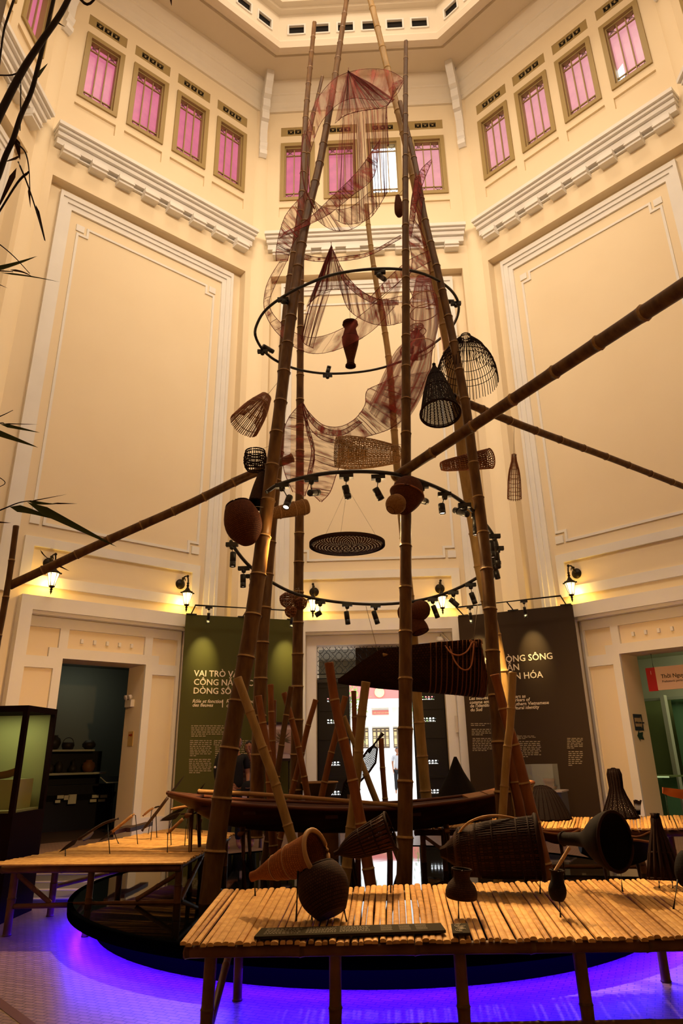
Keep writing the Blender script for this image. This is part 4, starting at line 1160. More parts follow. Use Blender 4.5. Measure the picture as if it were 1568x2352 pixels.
lantern('lit wall lantern above the left edge of the green banner', fnL, 1.47)
lantern('lit wall lantern left of the back doorway', fnB, -1.46)
lantern('lit wall lantern right of the back doorway', fnB, 1.45)
lantern('lit wall lantern above the right edge of the brown banner', fnR, -1.49)

# ------------------------------------------------------------------ banners
M_BGREEN = mat('olive_green_banner', (0.060, 0.056, 0.008), 0.6)
M_BBROWN = mat('dark_brown_banner', (0.036, 0.019, 0.007), 0.6)
M_LETTER = mat('cream_lettering', (0.80, 0.66, 0.48), 0.6)
M_MICRO = mat('small_print', (0.34, 0.27, 0.17), 0.6)
def banner(label, pL, pR, top, m, body, micro, title, subs, extra=None):
    pL, pR = Vector((pL[0], pL[1], 0)), Vector((pR[0], pR[1], 0))
    t = (pR - pL).normalized(); n = Vector((t.y, -t.x, 0))
    if n.y > 0: n = -n
    c = (pL + pR) / 2
    B = thing('exhibition_banner', label, 'banner', c)
    mb = MB(); mb.obox(c - n * 0.03 + ZUP * (top / 2 + 0.02), t * (pR - pL).length / 2, n * 0.03, ZUP * (top / 2 - 0.02)); mb.build('panel', m, B)
    def hit(u, v, off=0.006): return plane_at(u, v, c + n * off, n)
    for s, (u, v), px, sh in title:
        p = hit(u, v); size = (hit(u, v - px) - p).length / 0.70
        text('lettering', s, size, p, t, ZUP, M_LETTER, B, bold=size * 0.012, thick=0.001, shear=sh)
    for (u0, v0, u1, v1, nl) in micro:
        mb = MB()
        for k in range(nl):
            v = v0 + (v1 - v0) * (k + 0.5) / nl
            a, b = hit(u0, v), hit(u1, v)
            L = (b - a).length * (random.uniform(0.35, 0.7) if k == nl - 1 else 1)
            x = 0; dv = (b - a).normalized(); h = (hit(u0, v0) - hit(u0, v1)).length / nl * 0.22
            while x < L - 0.03:
                w = random.uniform(0.03, 0.09)
                e = min(x + w, L)
                a1, a2 = a + dv * x, a + dv * e
                mb.quad(a1 - ZUP * h, a2 - ZUP * h, a2 + ZUP * h, a1 + ZUP * h)
                x = e + 0.018
        mb.build('small_print', M_MICRO, B)
    return B, hit, t, n, c
Bg, hitg, tg, ng, cg = banner('olive green banner panel with a cream title, left of the doorway', (-4.02, 14.72), (-1.80, 15.72), 4.20, M_BGREEN, None,
    [(439, 1665, 515, 1693, 6), (436, 1699, 486, 1738, 9), (434, 1742, 485, 1777, 8), (494, 1699, 590, 1776, 16)],
    [('VAI TRÒ VÀ', (445, 1553), 14, 0), ('CÔNG NĂNG CỦA', (444, 1573), 14, 0), ('DÒNG SÔNG', (443, 1593), 14, 0),
     ('Rôle et fonction', (441, 1614), 8, 0.25), ('des fleuves', (441, 1623), 8, 0.25), ('Roles and functions', (519, 1614), 8, 0.25), ('of rivers', (519, 1624), 8, 0.25)], None)
p = hitg(511, 1616); mb = MB(); mb.obox(p, tg * 0.008, ng * 0.002, ZUP * 0.075); mb.build('divider', M_LETTER, Bg)
Bb, hitb, tb_, nb, cb_ = banner('dark brown banner panel with a cream title, right of the doorway', (1.76, 15.78), (3.99, 14.72), 4.20, M_BBROWN, None,
    [(1081, 1660, 1134, 1668, 2), (1083, 1673, 1136, 1690, 4), (1085, 1694, 1138, 1726, 8), (1190, 1689, 1230, 1698, 3), (1192, 1701, 1242, 1740, 9), (1302, 1694, 1338, 1720, 7), (1305, 1724, 1338, 1760, 8)],
    [('NHỮNG DÒNG SÔNG', (1070, 1528), 14, 0), ('NHƯ DẤU ẤN', (1071, 1547), 14, 0), ('BẢN SẮC VĂN HÓA', (1073, 1567), 14, 0), ('NAM BỘ', (1075, 1587), 14, 0),
     ('Les fleuves', (1077, 1608), 7.5, 0.15), ('comme empreintes', (1078, 1617), 7.5, 0.15), ("de l'identité culturelle", (1079, 1625), 7.5, 0.15), ('du Sud', (1080, 1634), 7.5, 0.15),
     ('Rivers as', (1170, 1604), 7.5, 0.15), ('markers of', (1171, 1612), 7.5, 0.15), ('southern Vietnamese', (1172, 1621), 7.5, 0.15), ('cultural identity', (1173, 1630), 7.5, 0.15)], None)
for u0, v0, B_, hh, t_ in ((492, 1706, Bg, hitg, tg), (1189, 1694, Bb, hitb, tb_)):
    mb = MB(); mb.obox(hh(u0, v0), t_ * 0.006, ng * 0.002, ZUP * 0.05); mb.build('divider', M_MICRO, B_)
# tracks above the banners
def btrack(label, hit, t, n, c, half, top, spots, lab2):
    T = thing('banner_light_track', label, 'light track', c + ZUP * top)
    zz = top + 0.12
    a, b = c - t * half + n * 0.42 + ZUP * zz, c + t * half + n * 0.42 + ZUP * zz
    mb = MB(); mb.tube([a, b], 0.018, 6); mb.build('rail', M_TRACK, T)
    for k in (-1, 0, 1):
        q = c + t * (half * k * 0.99) + ZUP * (top + 0.01)
        mb = MB(); mb.tube([q - n * 0.03, q + n * 0.02 + ZUP * 0.02, q + n * 0.42 + ZUP * 0.11], 0.014, 6); mb.obox(q - n * 0.02, t * 0.11, n * 0.03, ZUP * 0.014); mb.build('bracket', M_TRACK, T)
    for k, l in zip(spots, lab2):
        q = c + t * (half * k) + n * 0.42 + ZUP * zz
        spot(l, q, q - ZUP * 0.20, q - ZUP * 0.36 - n * 0.03, False, 'spotlights above the banners', r=0.032)
        lamp('SPOT', 'banner_beam', q - ZUP * 0.30, q - n * 0.45 - ZUP * 0.95, 330, (1.0, 0.80, 0.35), size=0.85, blend=1.0)
btrack('straight black light track above the green banner', hitg, tg, ng, cg, 1.12, 4.20, (-0.74, 0.86), ('spotlight over the left part of the green banner', 'spotlight over the right part of the green banner'))
btrack('straight black light track above the brown banner', hitb, tb_, nb, cb_, 1.12, 4.20, (-0.72, 0.32), ('spotlight over the left part of the brown banner', 'spotlight over the right part of the brown banner'))

# framed picture on a stand before the green banner
q = hitg(640, 1703, 0.35)
pf = thing('picture_panel', 'framed plant picture on a stand at the foot of the green banner', 'picture', Vector((q.x, q.y, 0)))
M_FRAME = mat('black_frame', (0.02, 0.01, 0.01), 0.4); M_PRINT = mat('pinkish_print', (0.34, 0.22, 0.18), 0.7); M_MOUNT = mat('grey_pink_mount', (0.50, 0.38, 0.36), 0.7)
hw = (hitg(672, 1703, 0.35) - hitg(609, 1703, 0.35)).length / 2; hh_ = (hitg(640, 1662, 0.35) - hitg(640, 1746, 0.35)).length / 2
mb = MB()
for a in (-1, 1):
    mb.obox(q + ZUP * hh_ * a, tg * (hw + 0.02), ng * 0.02, ZUP * 0.025); mb.obox(q + tg * hw * a, tg * 0.02, ng * 0.018, ZUP * (hh_ - 0.025))
mb.build('frame', M_FRAME, pf)
mb = MB(); mb.obox(q - ng * 0.01, tg * hw, ng * 0.006, ZUP * hh_); mb.build('mount', M_MOUNT, pf)
mb = MB(); mb.obox(q + ng * 0.002, tg * hw * 0.97, ng * 0.003, ZUP * hh_ * 0.66); mb.build('print', M_PRINT, pf)
M_PALMD = mat('printed_palm', (0.10, 0.07, 0.04), 0.8)
mb = MB(); c0 = q + ng * 0.008 + tg * hw * 0.25 + ZUP * 0.02
for k in range(26):
    a = random.uniform(-0.4, PI + 0.4); L = random.uniform(0.15, 0.26)
    dd = tg * math.cos(a) + ZUP * math.sin(a); w = tg * -math.sin(a) + ZUP * math.cos(a)
    mb.poly([c0, c0 + dd * L * 0.5 + w * 0.010, c0 + dd * L, c0 + dd * L * 0.5 - w * 0.010])
mb.build('palm_image', M_PALMD, pf)
mb = MB()
for a in (-0.8, 0.8): mb.tube([q + tg * hw * a - ng * 0.03 - ZUP * hh_, Vector((q.x, q.y, 0)) + tg * hw * a - ng * 0.03], 0.02, 6)
mb.build('stand', M_FRAME, pf)

# white rope post by the pole
q = floor_at(603, 1990) if False else at(601, 1800, 13.2)
tag(MB().tube([Vector((q.x, q.y, 0)), Vector((q.x, q.y, 1.35))], 0.03, 10).build('slim_post', mat('grey_post', (0.28, 0.22, 0.20), 0.6)), 'slim grey post standing behind the woman in the striped top', 'post')

# ------------------------------------------------------------------ glass case at the left edge
def yp(u, v, Y=7.5): return at(u, v, Y)
M_KHAKI = mat('khaki_case_lining', (0.28, 0.28, 0.10), 0.7)
x1, x0, y0, y1 = -3.62, -4.6, 7.45, 8.15
gc = thing('glass_display_case', 'dark-framed glass display case with khaki lining at the left edge', 'display case', ((x0 + x1) / 2, (y0 + y1) / 2, 0))
zb = 0.93; zt = 1.93
M_CASE = mat('dark_brown_case', (0.014, 0.006, 0.004), 0.8, spec=0.02)
mb = MB(); mb.box((x0, y0, 0), (x1, y1, zb)); mb.build('base', M_CASE, gc)
mb = MB(); mb.box((x0, y0, zt - 0.06), (x1, y1, zt)); mb.build('top', M_CASE, gc)
mb = MB(); mb.box((x0, y1 - 0.02, zb), (x1 - 0.01, y1, zt - 0.06)); mb.box((x0, y0 + 0.05, zb), (x1 - 0.05, y1 - 0.02, zb + 0.02)); mb.build('lining', M_KHAKI, gc)
for (x, y) in ((x1 - 0.025, y0 + 0.025), (x1 - 0.025, y1 - 0.025), (x0 + 0.025, y0 + 0.025)):
    mb = MB(); mb.box((x - 0.025, y - 0.025, zb), (x + 0.025, y + 0.025, zt - 0.06)); mb.build('frame_post', M_CASE, gc)
mb = MB(); mb.box((x1 - 0.5, y0 + 0.25, zb + 0.02), (x1 - 0.12, y1 - 0.1, zb + 0.30)); mb.build('plinth', M_KHAKI, gc)
area_light('case_light', (x1 - 0.4, (y0 + y1) / 2, zt - 0.08), (x1 - 0.4, (y0 + y1) / 2 + 0.1, zb), 0.6, 0.15, 3.2, (0.95, 1.0, 0.6))
bt = MB()
c = Vector((x1 - 0.42, y0 + 0.4, zb + 0.30))
st = []
for k in range(9):
    u = k / 8; x = c.x - 0.2 + 0.42 * u; w = 0.05 * math.sin(PI * min(max(u, 0.08), 0.94)) ** 0.5; z = c.z + 0.05 * (2 * u - 1) ** 2
    st.append([Vector((x, c.y - w, z + 0.07)), Vector((x, c.y - w * .7, z)), Vector((x, c.y + w * .7, z)), Vector((x, c.y + w, z + 0.07))])
vs = [p for r in st for p in r]; fs = []
for k in range(8):
    for j in range(3): fs.append((k * 4 + j, k * 4 + j + 1, k * 4 + j + 5, k * 4 + j + 4))
bt.add(vs, fs); tag(bt.build('model_boat', mat('model_boat_wood', (0.16, 0.06, 0.02), 0.5)), 'small wooden model boat inside the glass case at the left edge', 'model boat')
# low grey floor mats and ledges behind the left platform
M_MAT = mat('grey_floor_mat', (0.10, 0.09, 0.09), 0.7); M_MATE = mat('pale_mat_edge', (0.34, 0.29, 0.27), 0.6)
rw = thing('low_ramp', 'low grey ramp with pale edge strips behind the left platform', 'ramp', (-4.2, 9.2, 0))
mb = MB(); mb.box((-6.3, 8.4, 0.004), (-3.2, 10.2, 0.05)); mb.build('deck', M_MAT, rw)
for y in (8.4, 8.95, 9.5, 10.1):
    mb = MB(); mb.box((-6.3, y, 0.05), (-3.2, y + 0.07, 0.06)); mb.build('edge_strip', M_MATE, rw)
# dark border strip in the floor tiling
a, b = floor_at(0, 2290, 0.002), floor_at(80, 2352, 0.002); c, e = floor_at(-60, 2290, 0.002), floor_at(30, 2400, 0.002)
mb = MB(); mb.quad(floor_at(-40, 2262, 0.002), floor_at(150, 2400, 0.002), floor_at(110, 2400, 0.002), floor_at(-40, 2285, 0.002)); struct(mb.build('trim_9', mat('dark_floor_border', (0.12, 0.05, 0.03), 0.4)))

# table with a glazed box behind the right dome trap
q = hitb(1260, 1850, 1.3)
bxs = thing('glass_box_on_plinth', 'low plinth with a glass box holding a small basket, before the brown banner', 'display case', Vector((q.x, q.y, 0)))
w = (hitb(1300, 1850, 1.3) - hitb(1222, 1850, 1.3)).length / 2
zt_ = hitb(1260, 1817, 1.3).z; zm = zt_ - 0.0
M_PLINTH = mat('dark_blue_grey_plinth', (0.03, 0.03, 0.06), 0.5)
mb = MB(); mb.obox(Vector((q.x, q.y, zt_ / 2)), tb_ * w, nb * 0.25, ZUP * (zt_ / 2)); mb.build('plinth', M_PLINTH, bxs)
mb = MB(); mb.obox(Vector((q.x, q.y, zt_ + 0.005)), tb_ * (w + 0.02), nb * 0.27, ZUP * 0.012); mb.build('plinth_top', M_MATE, bxs)
M_CLEAR = mat('clear_glass', (0.9, 1.0, 0.95), 0.05, alpha=0.12)
mb = MB(); mb.obox(Vector((q.x, q.y, zt_ + 0.23)) - tb_ * 0.05, tb_ * w * 0.8, nb * 0.2, ZUP * 0.21); mb.build('glass_cover', M_CLEAR, bxs)
qq = Vector((q.x, q.y, zt_ + 0.02)) + tb_ * 0.05
mb = MB(); mb.lathe(qq, (0, 0, 1), [(0, 0.001), (0, 0.10), (0.05, 0.13), (0.06, 0.07), (0.12, 0.10), (0.18, 0.11), (0.18, 0.001)], 16)
tag(mb.build('small_basket', M_CLAY), 'tiny brown footed basket inside the glass box before the brown banner', 'basket')
# ------------------------------------------------------------------ woven ware
def weave(name, c1, c2, mortar=0.12, holes=False, rough=0.8, inv=False):
    m = bpy.data.materials.new(name); m.use_nodes = True
    nt = m.node_tree; b = nt.nodes['Principled BSDF']
    tc = nt.nodes.new('ShaderNodeTexCoord')
    br = nt.nodes.new('ShaderNodeTexBrick')
    br.inputs['Scale'].default_value = 1.0
    br.inputs['Brick Width'].default_value = 1.0; br.inputs['Row Height'].default_value = 1.0
    br.inputs['Mortar Size'].default_value = mortar; br.inputs['Mortar Smooth'].default_value = 0.3
    br.inputs['Color1'].default_value = (*c1, 1); br.inputs['Color2'].default_value = (*c2, 1)
    br.inputs['Mortar'].default_value = (*[x * (0.35 if not holes else 1.0) for x in c1], 1)
    nt.links.new(tc.outputs['UV'], br.inputs['Vector'])
    nt.links.new(br.outputs['Color'], b.inputs['Base Color'])
    b.inputs['Roughness'].default_value = rough
    b.inputs['Specular IOR Level'].default_value = 0.12
    bp = nt.nodes.new('ShaderNodeBump'); bp.inputs['Strength'].default_value = 0.6; bp.inputs['Distance'].default_value = 0.004
    bp.invert = not holes
    nt.links.new(br.outputs['Fac'], bp.inputs['Height']); nt.links.new(bp.outputs[0], b.inputs['Normal'])
    if holes:
        mt = nt.nodes.new('ShaderNodeMath'); mt.operation = 'GREATER_THAN'; mt.inputs[1].default_value = 0.4
        nt.links.new(br.outputs['Fac'], mt.inputs[0]); nt.links.new(mt.outputs[0], b.inputs['Alpha'])
    return m
W_RED = weave('red_brown_weave', (0.085, 0.022, 0.007), (0.13, 0.036, 0.010))
W_DARK = weave('dark_brown_weave', (0.030, 0.010, 0.005), (0.050, 0.018, 0.007))
W_BLACK = weave('blackened_weave', (0.007, 0.003, 0.002), (0.012, 0.005, 0.003))
W_TAN = weave('tan_weave', (0.26, 0.12, 0.035), (0.36, 0.18, 0.06))
W_OPENB = weave('open_black_weave', (0.016, 0.009, 0.007), (0.016, 0.009, 0.007), 0.30, True)
W_OPENR = weave('open_red_brown_weave', (0.10, 0.030, 0.010), (0.10, 0.03, 0.01), 0.24, True)
W_OPENT = weave('open_tan_weave', (0.26, 0.13, 0.045), (0.26, 0.13, 0.045), 0.16, True)
W_OPEND = weave('open_dark_brown_weave', (0.055, 0.018, 0.007), (0.055, 0.018, 0.007), 0.40, True)
W_ORANGE = weave('orange_brown_weave', (0.22, 0.065, 0.014), (0.30, 0.095, 0.020), 0.08)
M_CANE = mat('dark_cane', (0.018, 0.007, 0.004), 0.7, spec=0.05)
M_BLACKC = mat('black_cane', (0.007, 0.003, 0.002), 0.8, spec=0.02)
M_CANER = mat('red_brown_cane', (0.24, 0.075, 0.022), 0.55)
M_CANET = mat('tan_cane', (0.36, 0.19, 0.07), 0.55)
M_CORD = mat('thin_cord', (0.30, 0.22, 0.14), 0.6)

def rprof(prof, n=20):
    """smooth a (t, r) profile"""
    P = smooth_path([Vector((t, r, 0)) for t, r in prof], max(2, n // len(prof)))
    return [(p.x, max(p.y, 0.0005)) for p in P]

def basket(name, label, cat, A, B, prof, shell=None, ribs=0, rib_m=None, rib_r=0.004, hoops=(), hoop_r=0.006, hoop_m=None, rim=None, rep=None, group=None, tether=None, stand=None, closed=True, ext=0.0, sc=(1, 1), inner=None, axis=None):
    """A, B: (u, v, Y); prof: [(fraction, radius in photo px)]"""
    a = at(*A) if isinstance(A, tuple) else Vector(A)
    b = at(*B) if isinstance(B, tuple) else Vector(B)
    mid = at(*A) if isinstance(A, tuple) else a
    k = (a - CAM).dot(_dir(0, 0, 1)) / F_PX
    ax = b - a; L = ax.length; ax.normalize()
    P = [(t * L, r * k) for t, r in rprof(prof)]
    c = (a + b) / 2
    lo = min(a.z, b.z)
    T = thing(name, label, cat, (c.x, c.y, lo), group)
    if shell:
        n = len(P)
        w = 2 * PI * max(r for _, r in P)
        cell = 0.018 if not rep else rep
        mb = MB()
        PP = P
        if closed: PP = P + [(P[-1][0] - 0.01 * L, 0.0005)]
        mb.lathe(a, ax, PP, 32, rx=sc[0], ry=sc[1], rep=(max(8, int(w / cell)), max(4, int(L / (cell * 0.6)))))
        mb.build('body', shell, T)
    if ribs:
        mb = MB(); x, y = basis(ax)
        for i in range(ribs):
            t = 2 * PI * i / ribs + random.uniform(-.02, .02)
            dd = x * math.cos(t) * sc[0] + y * math.sin(t) * sc[1]
            path = [a + ax * p + dd * r for p, r in P]
            if ext: path.append(path[-1] + (path[-1] - path[-2]).normalized() * ext * L * random.uniform(0.8, 1.1))
            mb.tube(path[::2] + ([path[-1]] if len(path) % 2 == 0 else []), rib_r, 4)
        mb.build('ribs', rib_m or M_CANE, T)
    if hoops:
        mb = MB(); x, y = basis(ax)
        for h in hoops:
            t = h * L; r = P[-1][1]
            for (p0, r0), (p1, r1) in zip(P, P[1:]):
                if p0 <= t <= p1: r = r0 + (r1 - r0) * (t - p0) / max(p1 - p0, 1e-6)
            mb.tube([a + ax * t + (x * math.cos(q) * sc[0] + y * math.sin(q) * sc[1]) * r * 1.01 for q in [2 * PI * j / 28 for j in range(28)]], hoop_r, 5, closed=True)
        mb.build('hoops', hoop_m or rib_m or M_CANE, T)
    if rim:
        mb = MB(); x, y = basis(ax)
        for t, rr in rim:
            r = P[0][1] if t == 0 else P[-1][1]
            mb.tube([a + ax * t * L + (x * math.cos(q) * sc[0] + y * math.sin(q) * sc[1]) * r for q in [2 * PI * j / 28 for j in range(28)]], rr, 6, closed=True)
        mb.build('rim', hoop_m or rib_m or M_CANE, T)
    if inner:
        mb = MB(); mb.lathe(a, ax, [(t * L, r * k) for t, r in inner[0]], 24, rep=(60, 20)); mb.build('inner_funnel', inner[1], T)
    if tether:
        mb = MB(); mb.tube([a if (not isinstance(tether[0], str)) else b, at(*tether[-3:])], 0.0025, 4); mb.build('cord', M_CORD, T)
    if stand:
        mb = MB()
        for (u, v, uu, vv) in stand:
            f = floor_at(u, v, Z1); t_ = at(uu, vv, f.y)
            mb.tube([f, t_], 0.006, 6)
        mb.build('wire_stand', M_STEEL, T)
    return T

# hung around the tower
basket('fish_trap', 'vase-shaped brown fish trap hanging inside the upper ring', 'fish trap', (804, 741, 8.0), (805, 842, 8.0), [(0, 16), (0.05, 17), (0.15, 13), (0.35, 18.5), (0.5, 18), (0.85, 8.5), (0.95, 10), (1, 12)], W_RED, 0, hoops=(0.0, 0.05, 0.35, 0.97), hoop_r=0.006, hoop_m=M_CANE, tether=(800, 628, 8.0), rep=0.014, closed=False)
basket('basket_cover', 'wide radial cane cover with a fringed edge, hanging right of the upper ring', 'basket cover', (1069, 771, 7.95), (1072, 868, 7.85), [(0, 11), (0.06, 13), (0.14, 22), (0.3, 38), (0.6, 57), (0.85, 65), (1, 67)], None, 58, M_CANE, 0.0045, hoops=(0.34, 0.52, 0.68, 0.80), hoop_r=0.0045, tether=(1048, 772, 7.6), ext=0.10)
basket('fish_trap', 'black woven cone fish trap with a pointed top, hanging beside the right poles', 'fish trap', (996, 836, 7.35), (1011, 950, 7.1), [(0, 3), (0.06, 3.5), (0.12, 7), (0.28, 18), (0.6, 31), (0.92, 40), (1, 43)], W_OPENB, 26, M_CANE, 0.006, hoops=(0.3, 0.55, 0.97), hoop_r=0.006, rim=[(1, 0.013)], tether=(1010, 640, 7.7), rep=0.016, closed=False)
basket('fish_trap', 'reddish ribbed cone trap with a fringed mouth, hanging left of the poles', 'fish trap', (611, 911, 7.9), (563, 974, 7.75), [(0, 13), (0.05, 14), (0.3, 22), (0.6, 29), (1, 34)], None, 50, M_CANER, 0.0055, hoops=(0.02, 0.08, 0.30, 0.48, 0.90), hoop_r=0.006, hoop_m=M_CANET, tether=(652, 860, 7.4), ext=0.06)
basket('fish_basket', 'small openwork barrel basket hanging above the left sloping beam', 'basket', (586, 1037, 7.75), (586, 1078, 7.75), [(0, 22), (0.3, 25), (0.7, 25), (0.95, 21), (1, 19)], None, 30, M_CANE, 0.005, hoops=(0, 0.14, 0.36, 0.5, 0.64, 0.86, 1.0), hoop_r=0.008, tether=(630, 1020, 7.35))
basket('fish_basket', 'dark tube basket leaning between the small barrel basket and the big brown one', 'basket', (609, 1090, 7.45), (590, 1160, 7.3), [(0, 15), (0.1, 17), (0.5, 20), (1, 21)], W_DARK, 0, hoops=(0.02, 0.97), hoop_r=0.008, hoop_m=M_CANE, tether=(628, 1085, 7.25), rep=0.016, closed=False)
basket('fish_basket', 'big round brown basket hanging left of the thickest pole', 'basket', (546, 1160, 7.05), (572, 1248, 7.0), [(0, 27), (0.08, 33), (0.4, 42), (0.7, 38), (0.95, 20), (1, 12)], W_RED, 0, hoops=(0, ), hoop_r=0.012, hoop_m=M_CANE, tether=(612, 1165, 7.2), rep=0.02)
mb = MB(); 
basket('fish_trap', 'tan woven tube trap lying across the two left back poles', 'fish trap', (706, 1163, 8.45), (620, 1181, 8.3), [(0, 15), (0.06, 18), (0.4, 17), (1, 13)], W_TAN, 0, hoops=(0.0, 0.12, 0.35, 0.75), hoop_r=0.007, hoop_m=M_CANET, tether=(690, 1130, 9.0), rep=0.018, closed=False)
basket('fish_basket', 'round brown basket pair on the front right pole, upper one', 'basket', (944, 1100, 6.52), (924, 1174, 6.44), [(0, 13), (0.14, 28), (0.42, 37), (0.56, 37), (0.8, 28), (1, 16)], W_RED, 0, hoops=(0.48,), hoop_r=0.009, hoop_m=M_CANER, tether=(931, 1085, 6.7), rep=0.014)
basket('fish_basket', 'small brightly lit basket tucked below left of the round basket on the front right pole', 'basket', (917, 1148, 6.3), (897, 1172, 6.25), [(0, 16), (0.3, 23), (0.7, 21), (1, 12)], W_TAN, 0, hoops=(0.0,), hoop_r=0.007, hoop_m=M_CANET, tether=(925, 1120, 6.5), rep=0.014)
basket('fish_trap', 'large openwork trap lying level over the lower ring, with an inner funnel', 'fish trap', (772, 1038, 7.6), (916, 1044, 7.75), [(0, 35), (0.2, 39), (0.55, 34), (0.85, 25), (1, 19)], W_OPENT, 30, M_CANET, 0.0035, hoops=(0, 0.15, 0.4, 0.6, 0.75, 0.9, 1), hoop_r=0.005, hoop_m=M_CANET, tether=(926, 1020, 6.9), rep=0.030, closed=False, inner=([(0.0, 34), (0.5, 10)], W_OPENT))
basket('fish_trap', 'red brown openwork tube trap hanging across the right poles', 'fish trap', (1126, 1053, 7.7), (1014, 1071, 7.6), [(0, 21), (0.04, 23), (0.5, 18), (0.9, 13), (1, 9)], W_OPENR, 24, M_CANER, 0.004, hoops=(0, 0.5, 1), hoop_r=0.008, hoop_m=M_CANER, tether=(1085, 1050, 7.5), rep=0.028, closed=False)
basket('fish_trap', 'slim bottle-shaped openwork trap hanging at far right', 'fish trap', (1180, 1044, 9.0), (1181, 1146, 9.0), [(0, 5), (0.15, 6), (0.35, 11), (0.6, 14), (1, 15)], None, 18, M_CANER, 0.005, hoops=(0.3, 0.5, 0.62, 0.8, 0.97), hoop_r=0.004, hoop_m=M_CANER, tether=(1180, 977, 8.6))
# flat tray
c = at(797, 1252, 8.3)
tr = thing('flat_tray', 'flat round woven tray hanging level in the middle of the lower ring', 'tray', c)
R_ = msize(87, 797, 1249, 8.3)
mb = MB(); mb.lathe(c + Vector((0, 0, 0.02)), (0, 0, -1), [(0, R_ * 0.98), (0.04, R_ * 0.90), (0.06, R_ * 0.5), (0.065, 0.001)], 48, rep=(60, 16)); mb.build('weave', W_OPEND, tr)
mb = MB(); mb.lathe(c + Vector((0, 0, 0.03)), (0, 0, -1), [(0, R_ * 1.0), (0.045, R_ * 1.0), (0.045, R_ * 0.955), (0, R_ * 0.955), (0, R_)], 48); mb.build('rim', M_CANE, tr)
mb = MB()
for a_ in (0.4, 2.5, 4.6): mb.tube([c + Vector((R_ * math.cos(a_), R_ * math.sin(a_), 0.03)), at(797, 1120, 8.3)], 0.0018, 4)
mb.build('cord', M_CORD, tr)
for lab, u, v, r, Y in (('left of the three red net baskets tied to the upright left pole', 659, 1378, 17, 9.45), ('right of the three red net baskets tied to the upright left pole', 690, 1386, 14, 9.5), ('lowest of the three red net baskets tied to the upright left pole', 667, 1405, 13, 9.4)):
    basket('net_basket', lab, 'basket', (u, v - r, Y), (u + 1, v + r, Y), [(0, r * .3), (0.25, r * .95), (0.5, r), (0.8, r * .8), (1, r * .3)], W_OPENR, 16, M_CANER, 0.004, hoops=(0.25, 0.5, 0.75), hoop_r=0.005, hoop_m=M_CANER, tether=(686, 1350, 9.7), rep=0.022, group=None)
basket('gourd_basket', 'brown egg-shaped basket right of the front right pole, above the doorway', 'basket', (950, 1388, 9.75), (978, 1416, 9.7), [(0, 10), (0.2, 20), (0.5, 25), (0.8, 21), (1, 12)], W_RED, 0, tether=(944, 1370, 9.9), rep=0.02)
basket('gourd_basket', 'cone-shaped brown basket hanging under the egg-shaped one', 'basket', (952, 1416, 9.8), (966, 1452, 9.75), [(0, 10), (0.3, 16), (0.7, 20), (1, 20)], W_RED, 0, tether=(946, 1400, 9.9), rep=0.02)
basket('gourd_basket', 'brown basket half hidden on the left of the front right pole above the doorway', 'basket', (926, 1388, 9.3), (925, 1424, 9.3), [(0, 6), (0.4, 13), (0.8, 11), (1, 6)], W_RED, 0, tether=(940, 1380, 9.9), rep=0.02)
basket('fish_basket', 'small oval basket high on the straight front right pole, by the bright window', 'basket', (913, 450, 7.6), (917, 496, 7.6), [(0, 5), (0.4, 9), (0.8, 10), (1, 6)], W_RED, 0, tether=(930, 430, 7.2), rep=0.02)

# hanging scoop with its bamboo pole above the doorway
ST = [(776, 1560, 1570), (800, 1545, 1574), (830, 1524, 1577), (870, 1501, 1582), (930, 1493, 1587), (990, 1486, 1592), (1050, 1481, 1597), (1094, 1479, 1602), (1110, 1560, 1603)]
sc_ = thing('scoop_basket', 'long dark woven scoop hung from a bamboo pole before the doorway', 'scoop', at(940, 1600, 8.0))
Yc = 8.0
vs, fs, uvs = [], [], []
NW = 13
for i, (u, v0, v1) in enumerate(ST):
    tp_, bt_ = at(u, v0, Yc), at(u, v1, Yc)
    w = 0.34 * min(1, (i + 0.15) / 4)
    for k in range(NW):
        t = -1 + 2 * k / (NW - 1)
        z = tp_.z + (bt_.z - tp_.z) * (1 - abs(t) ** 2.6) 
        vs.append(Vector((tp_.x + (bt_.x - tp_.x) * (1 - abs(t)), Yc + w * t, z)))
for i in range(len(ST) - 1):
    for k in range(NW - 1):
        fs.append((i * NW + k, i * NW + k + 1, (i + 1) * NW + k + 1, (i + 1) * NW + k))
        a_, b_ = i * 9, k * 7
        uvs.append([(a_, b_), (a_, b_ + 7), (a_ + 9, b_ + 7), (a_ + 9, b_)])
mb = MB(); mb.add(vs, fs, 0, uvs)
n_ = len(ST) - 1
mb.build('body', W_DARK, sc_)
mb = MB()
for i in range(16):
    t = i / 15
    j = 4.9 + t * 3.0; a0 = int(min(j, 7)); f = j - a0
    def P_(k): return vs[a0 * NW + k].lerp(vs[min(a0 + 1, 8) * NW + k], f)
    mb.tube([P_(k) + Vector((0, -0.006, 0)) for k in range(0, 7)], 0.006, 4)
mb.build('ribs', M_CANER, sc_)
pb = bamboo_mb(MB(), [at(878, 1504, 7.75), at(1107, 1473, 7.72)], 0.022, 0.026, 0.4, 10); pb.build('carrying_pole', [M_CANET, M_NODE], sc_)
pb = bamboo_mb(MB(), [at(1070, 1479, 7.8), at(1098, 1471, 7.8)], 0.02, 0.02, 0.4, 10); pb.build('carrying_pole', [M_CANET, M_NODE], sc_)
M_ROPE = mat('orange_rope', (0.38, 0.13, 0.05), 0.7)
mb = MB()
mb.tube(smooth_path([at(1022, 1483, 7.6), at(1036, 1500, 7.55), at(1054, 1505, 7.52), at(1072, 1496, 7.55), at(1084, 1475, 7.65)], 5), 0.008, 6)
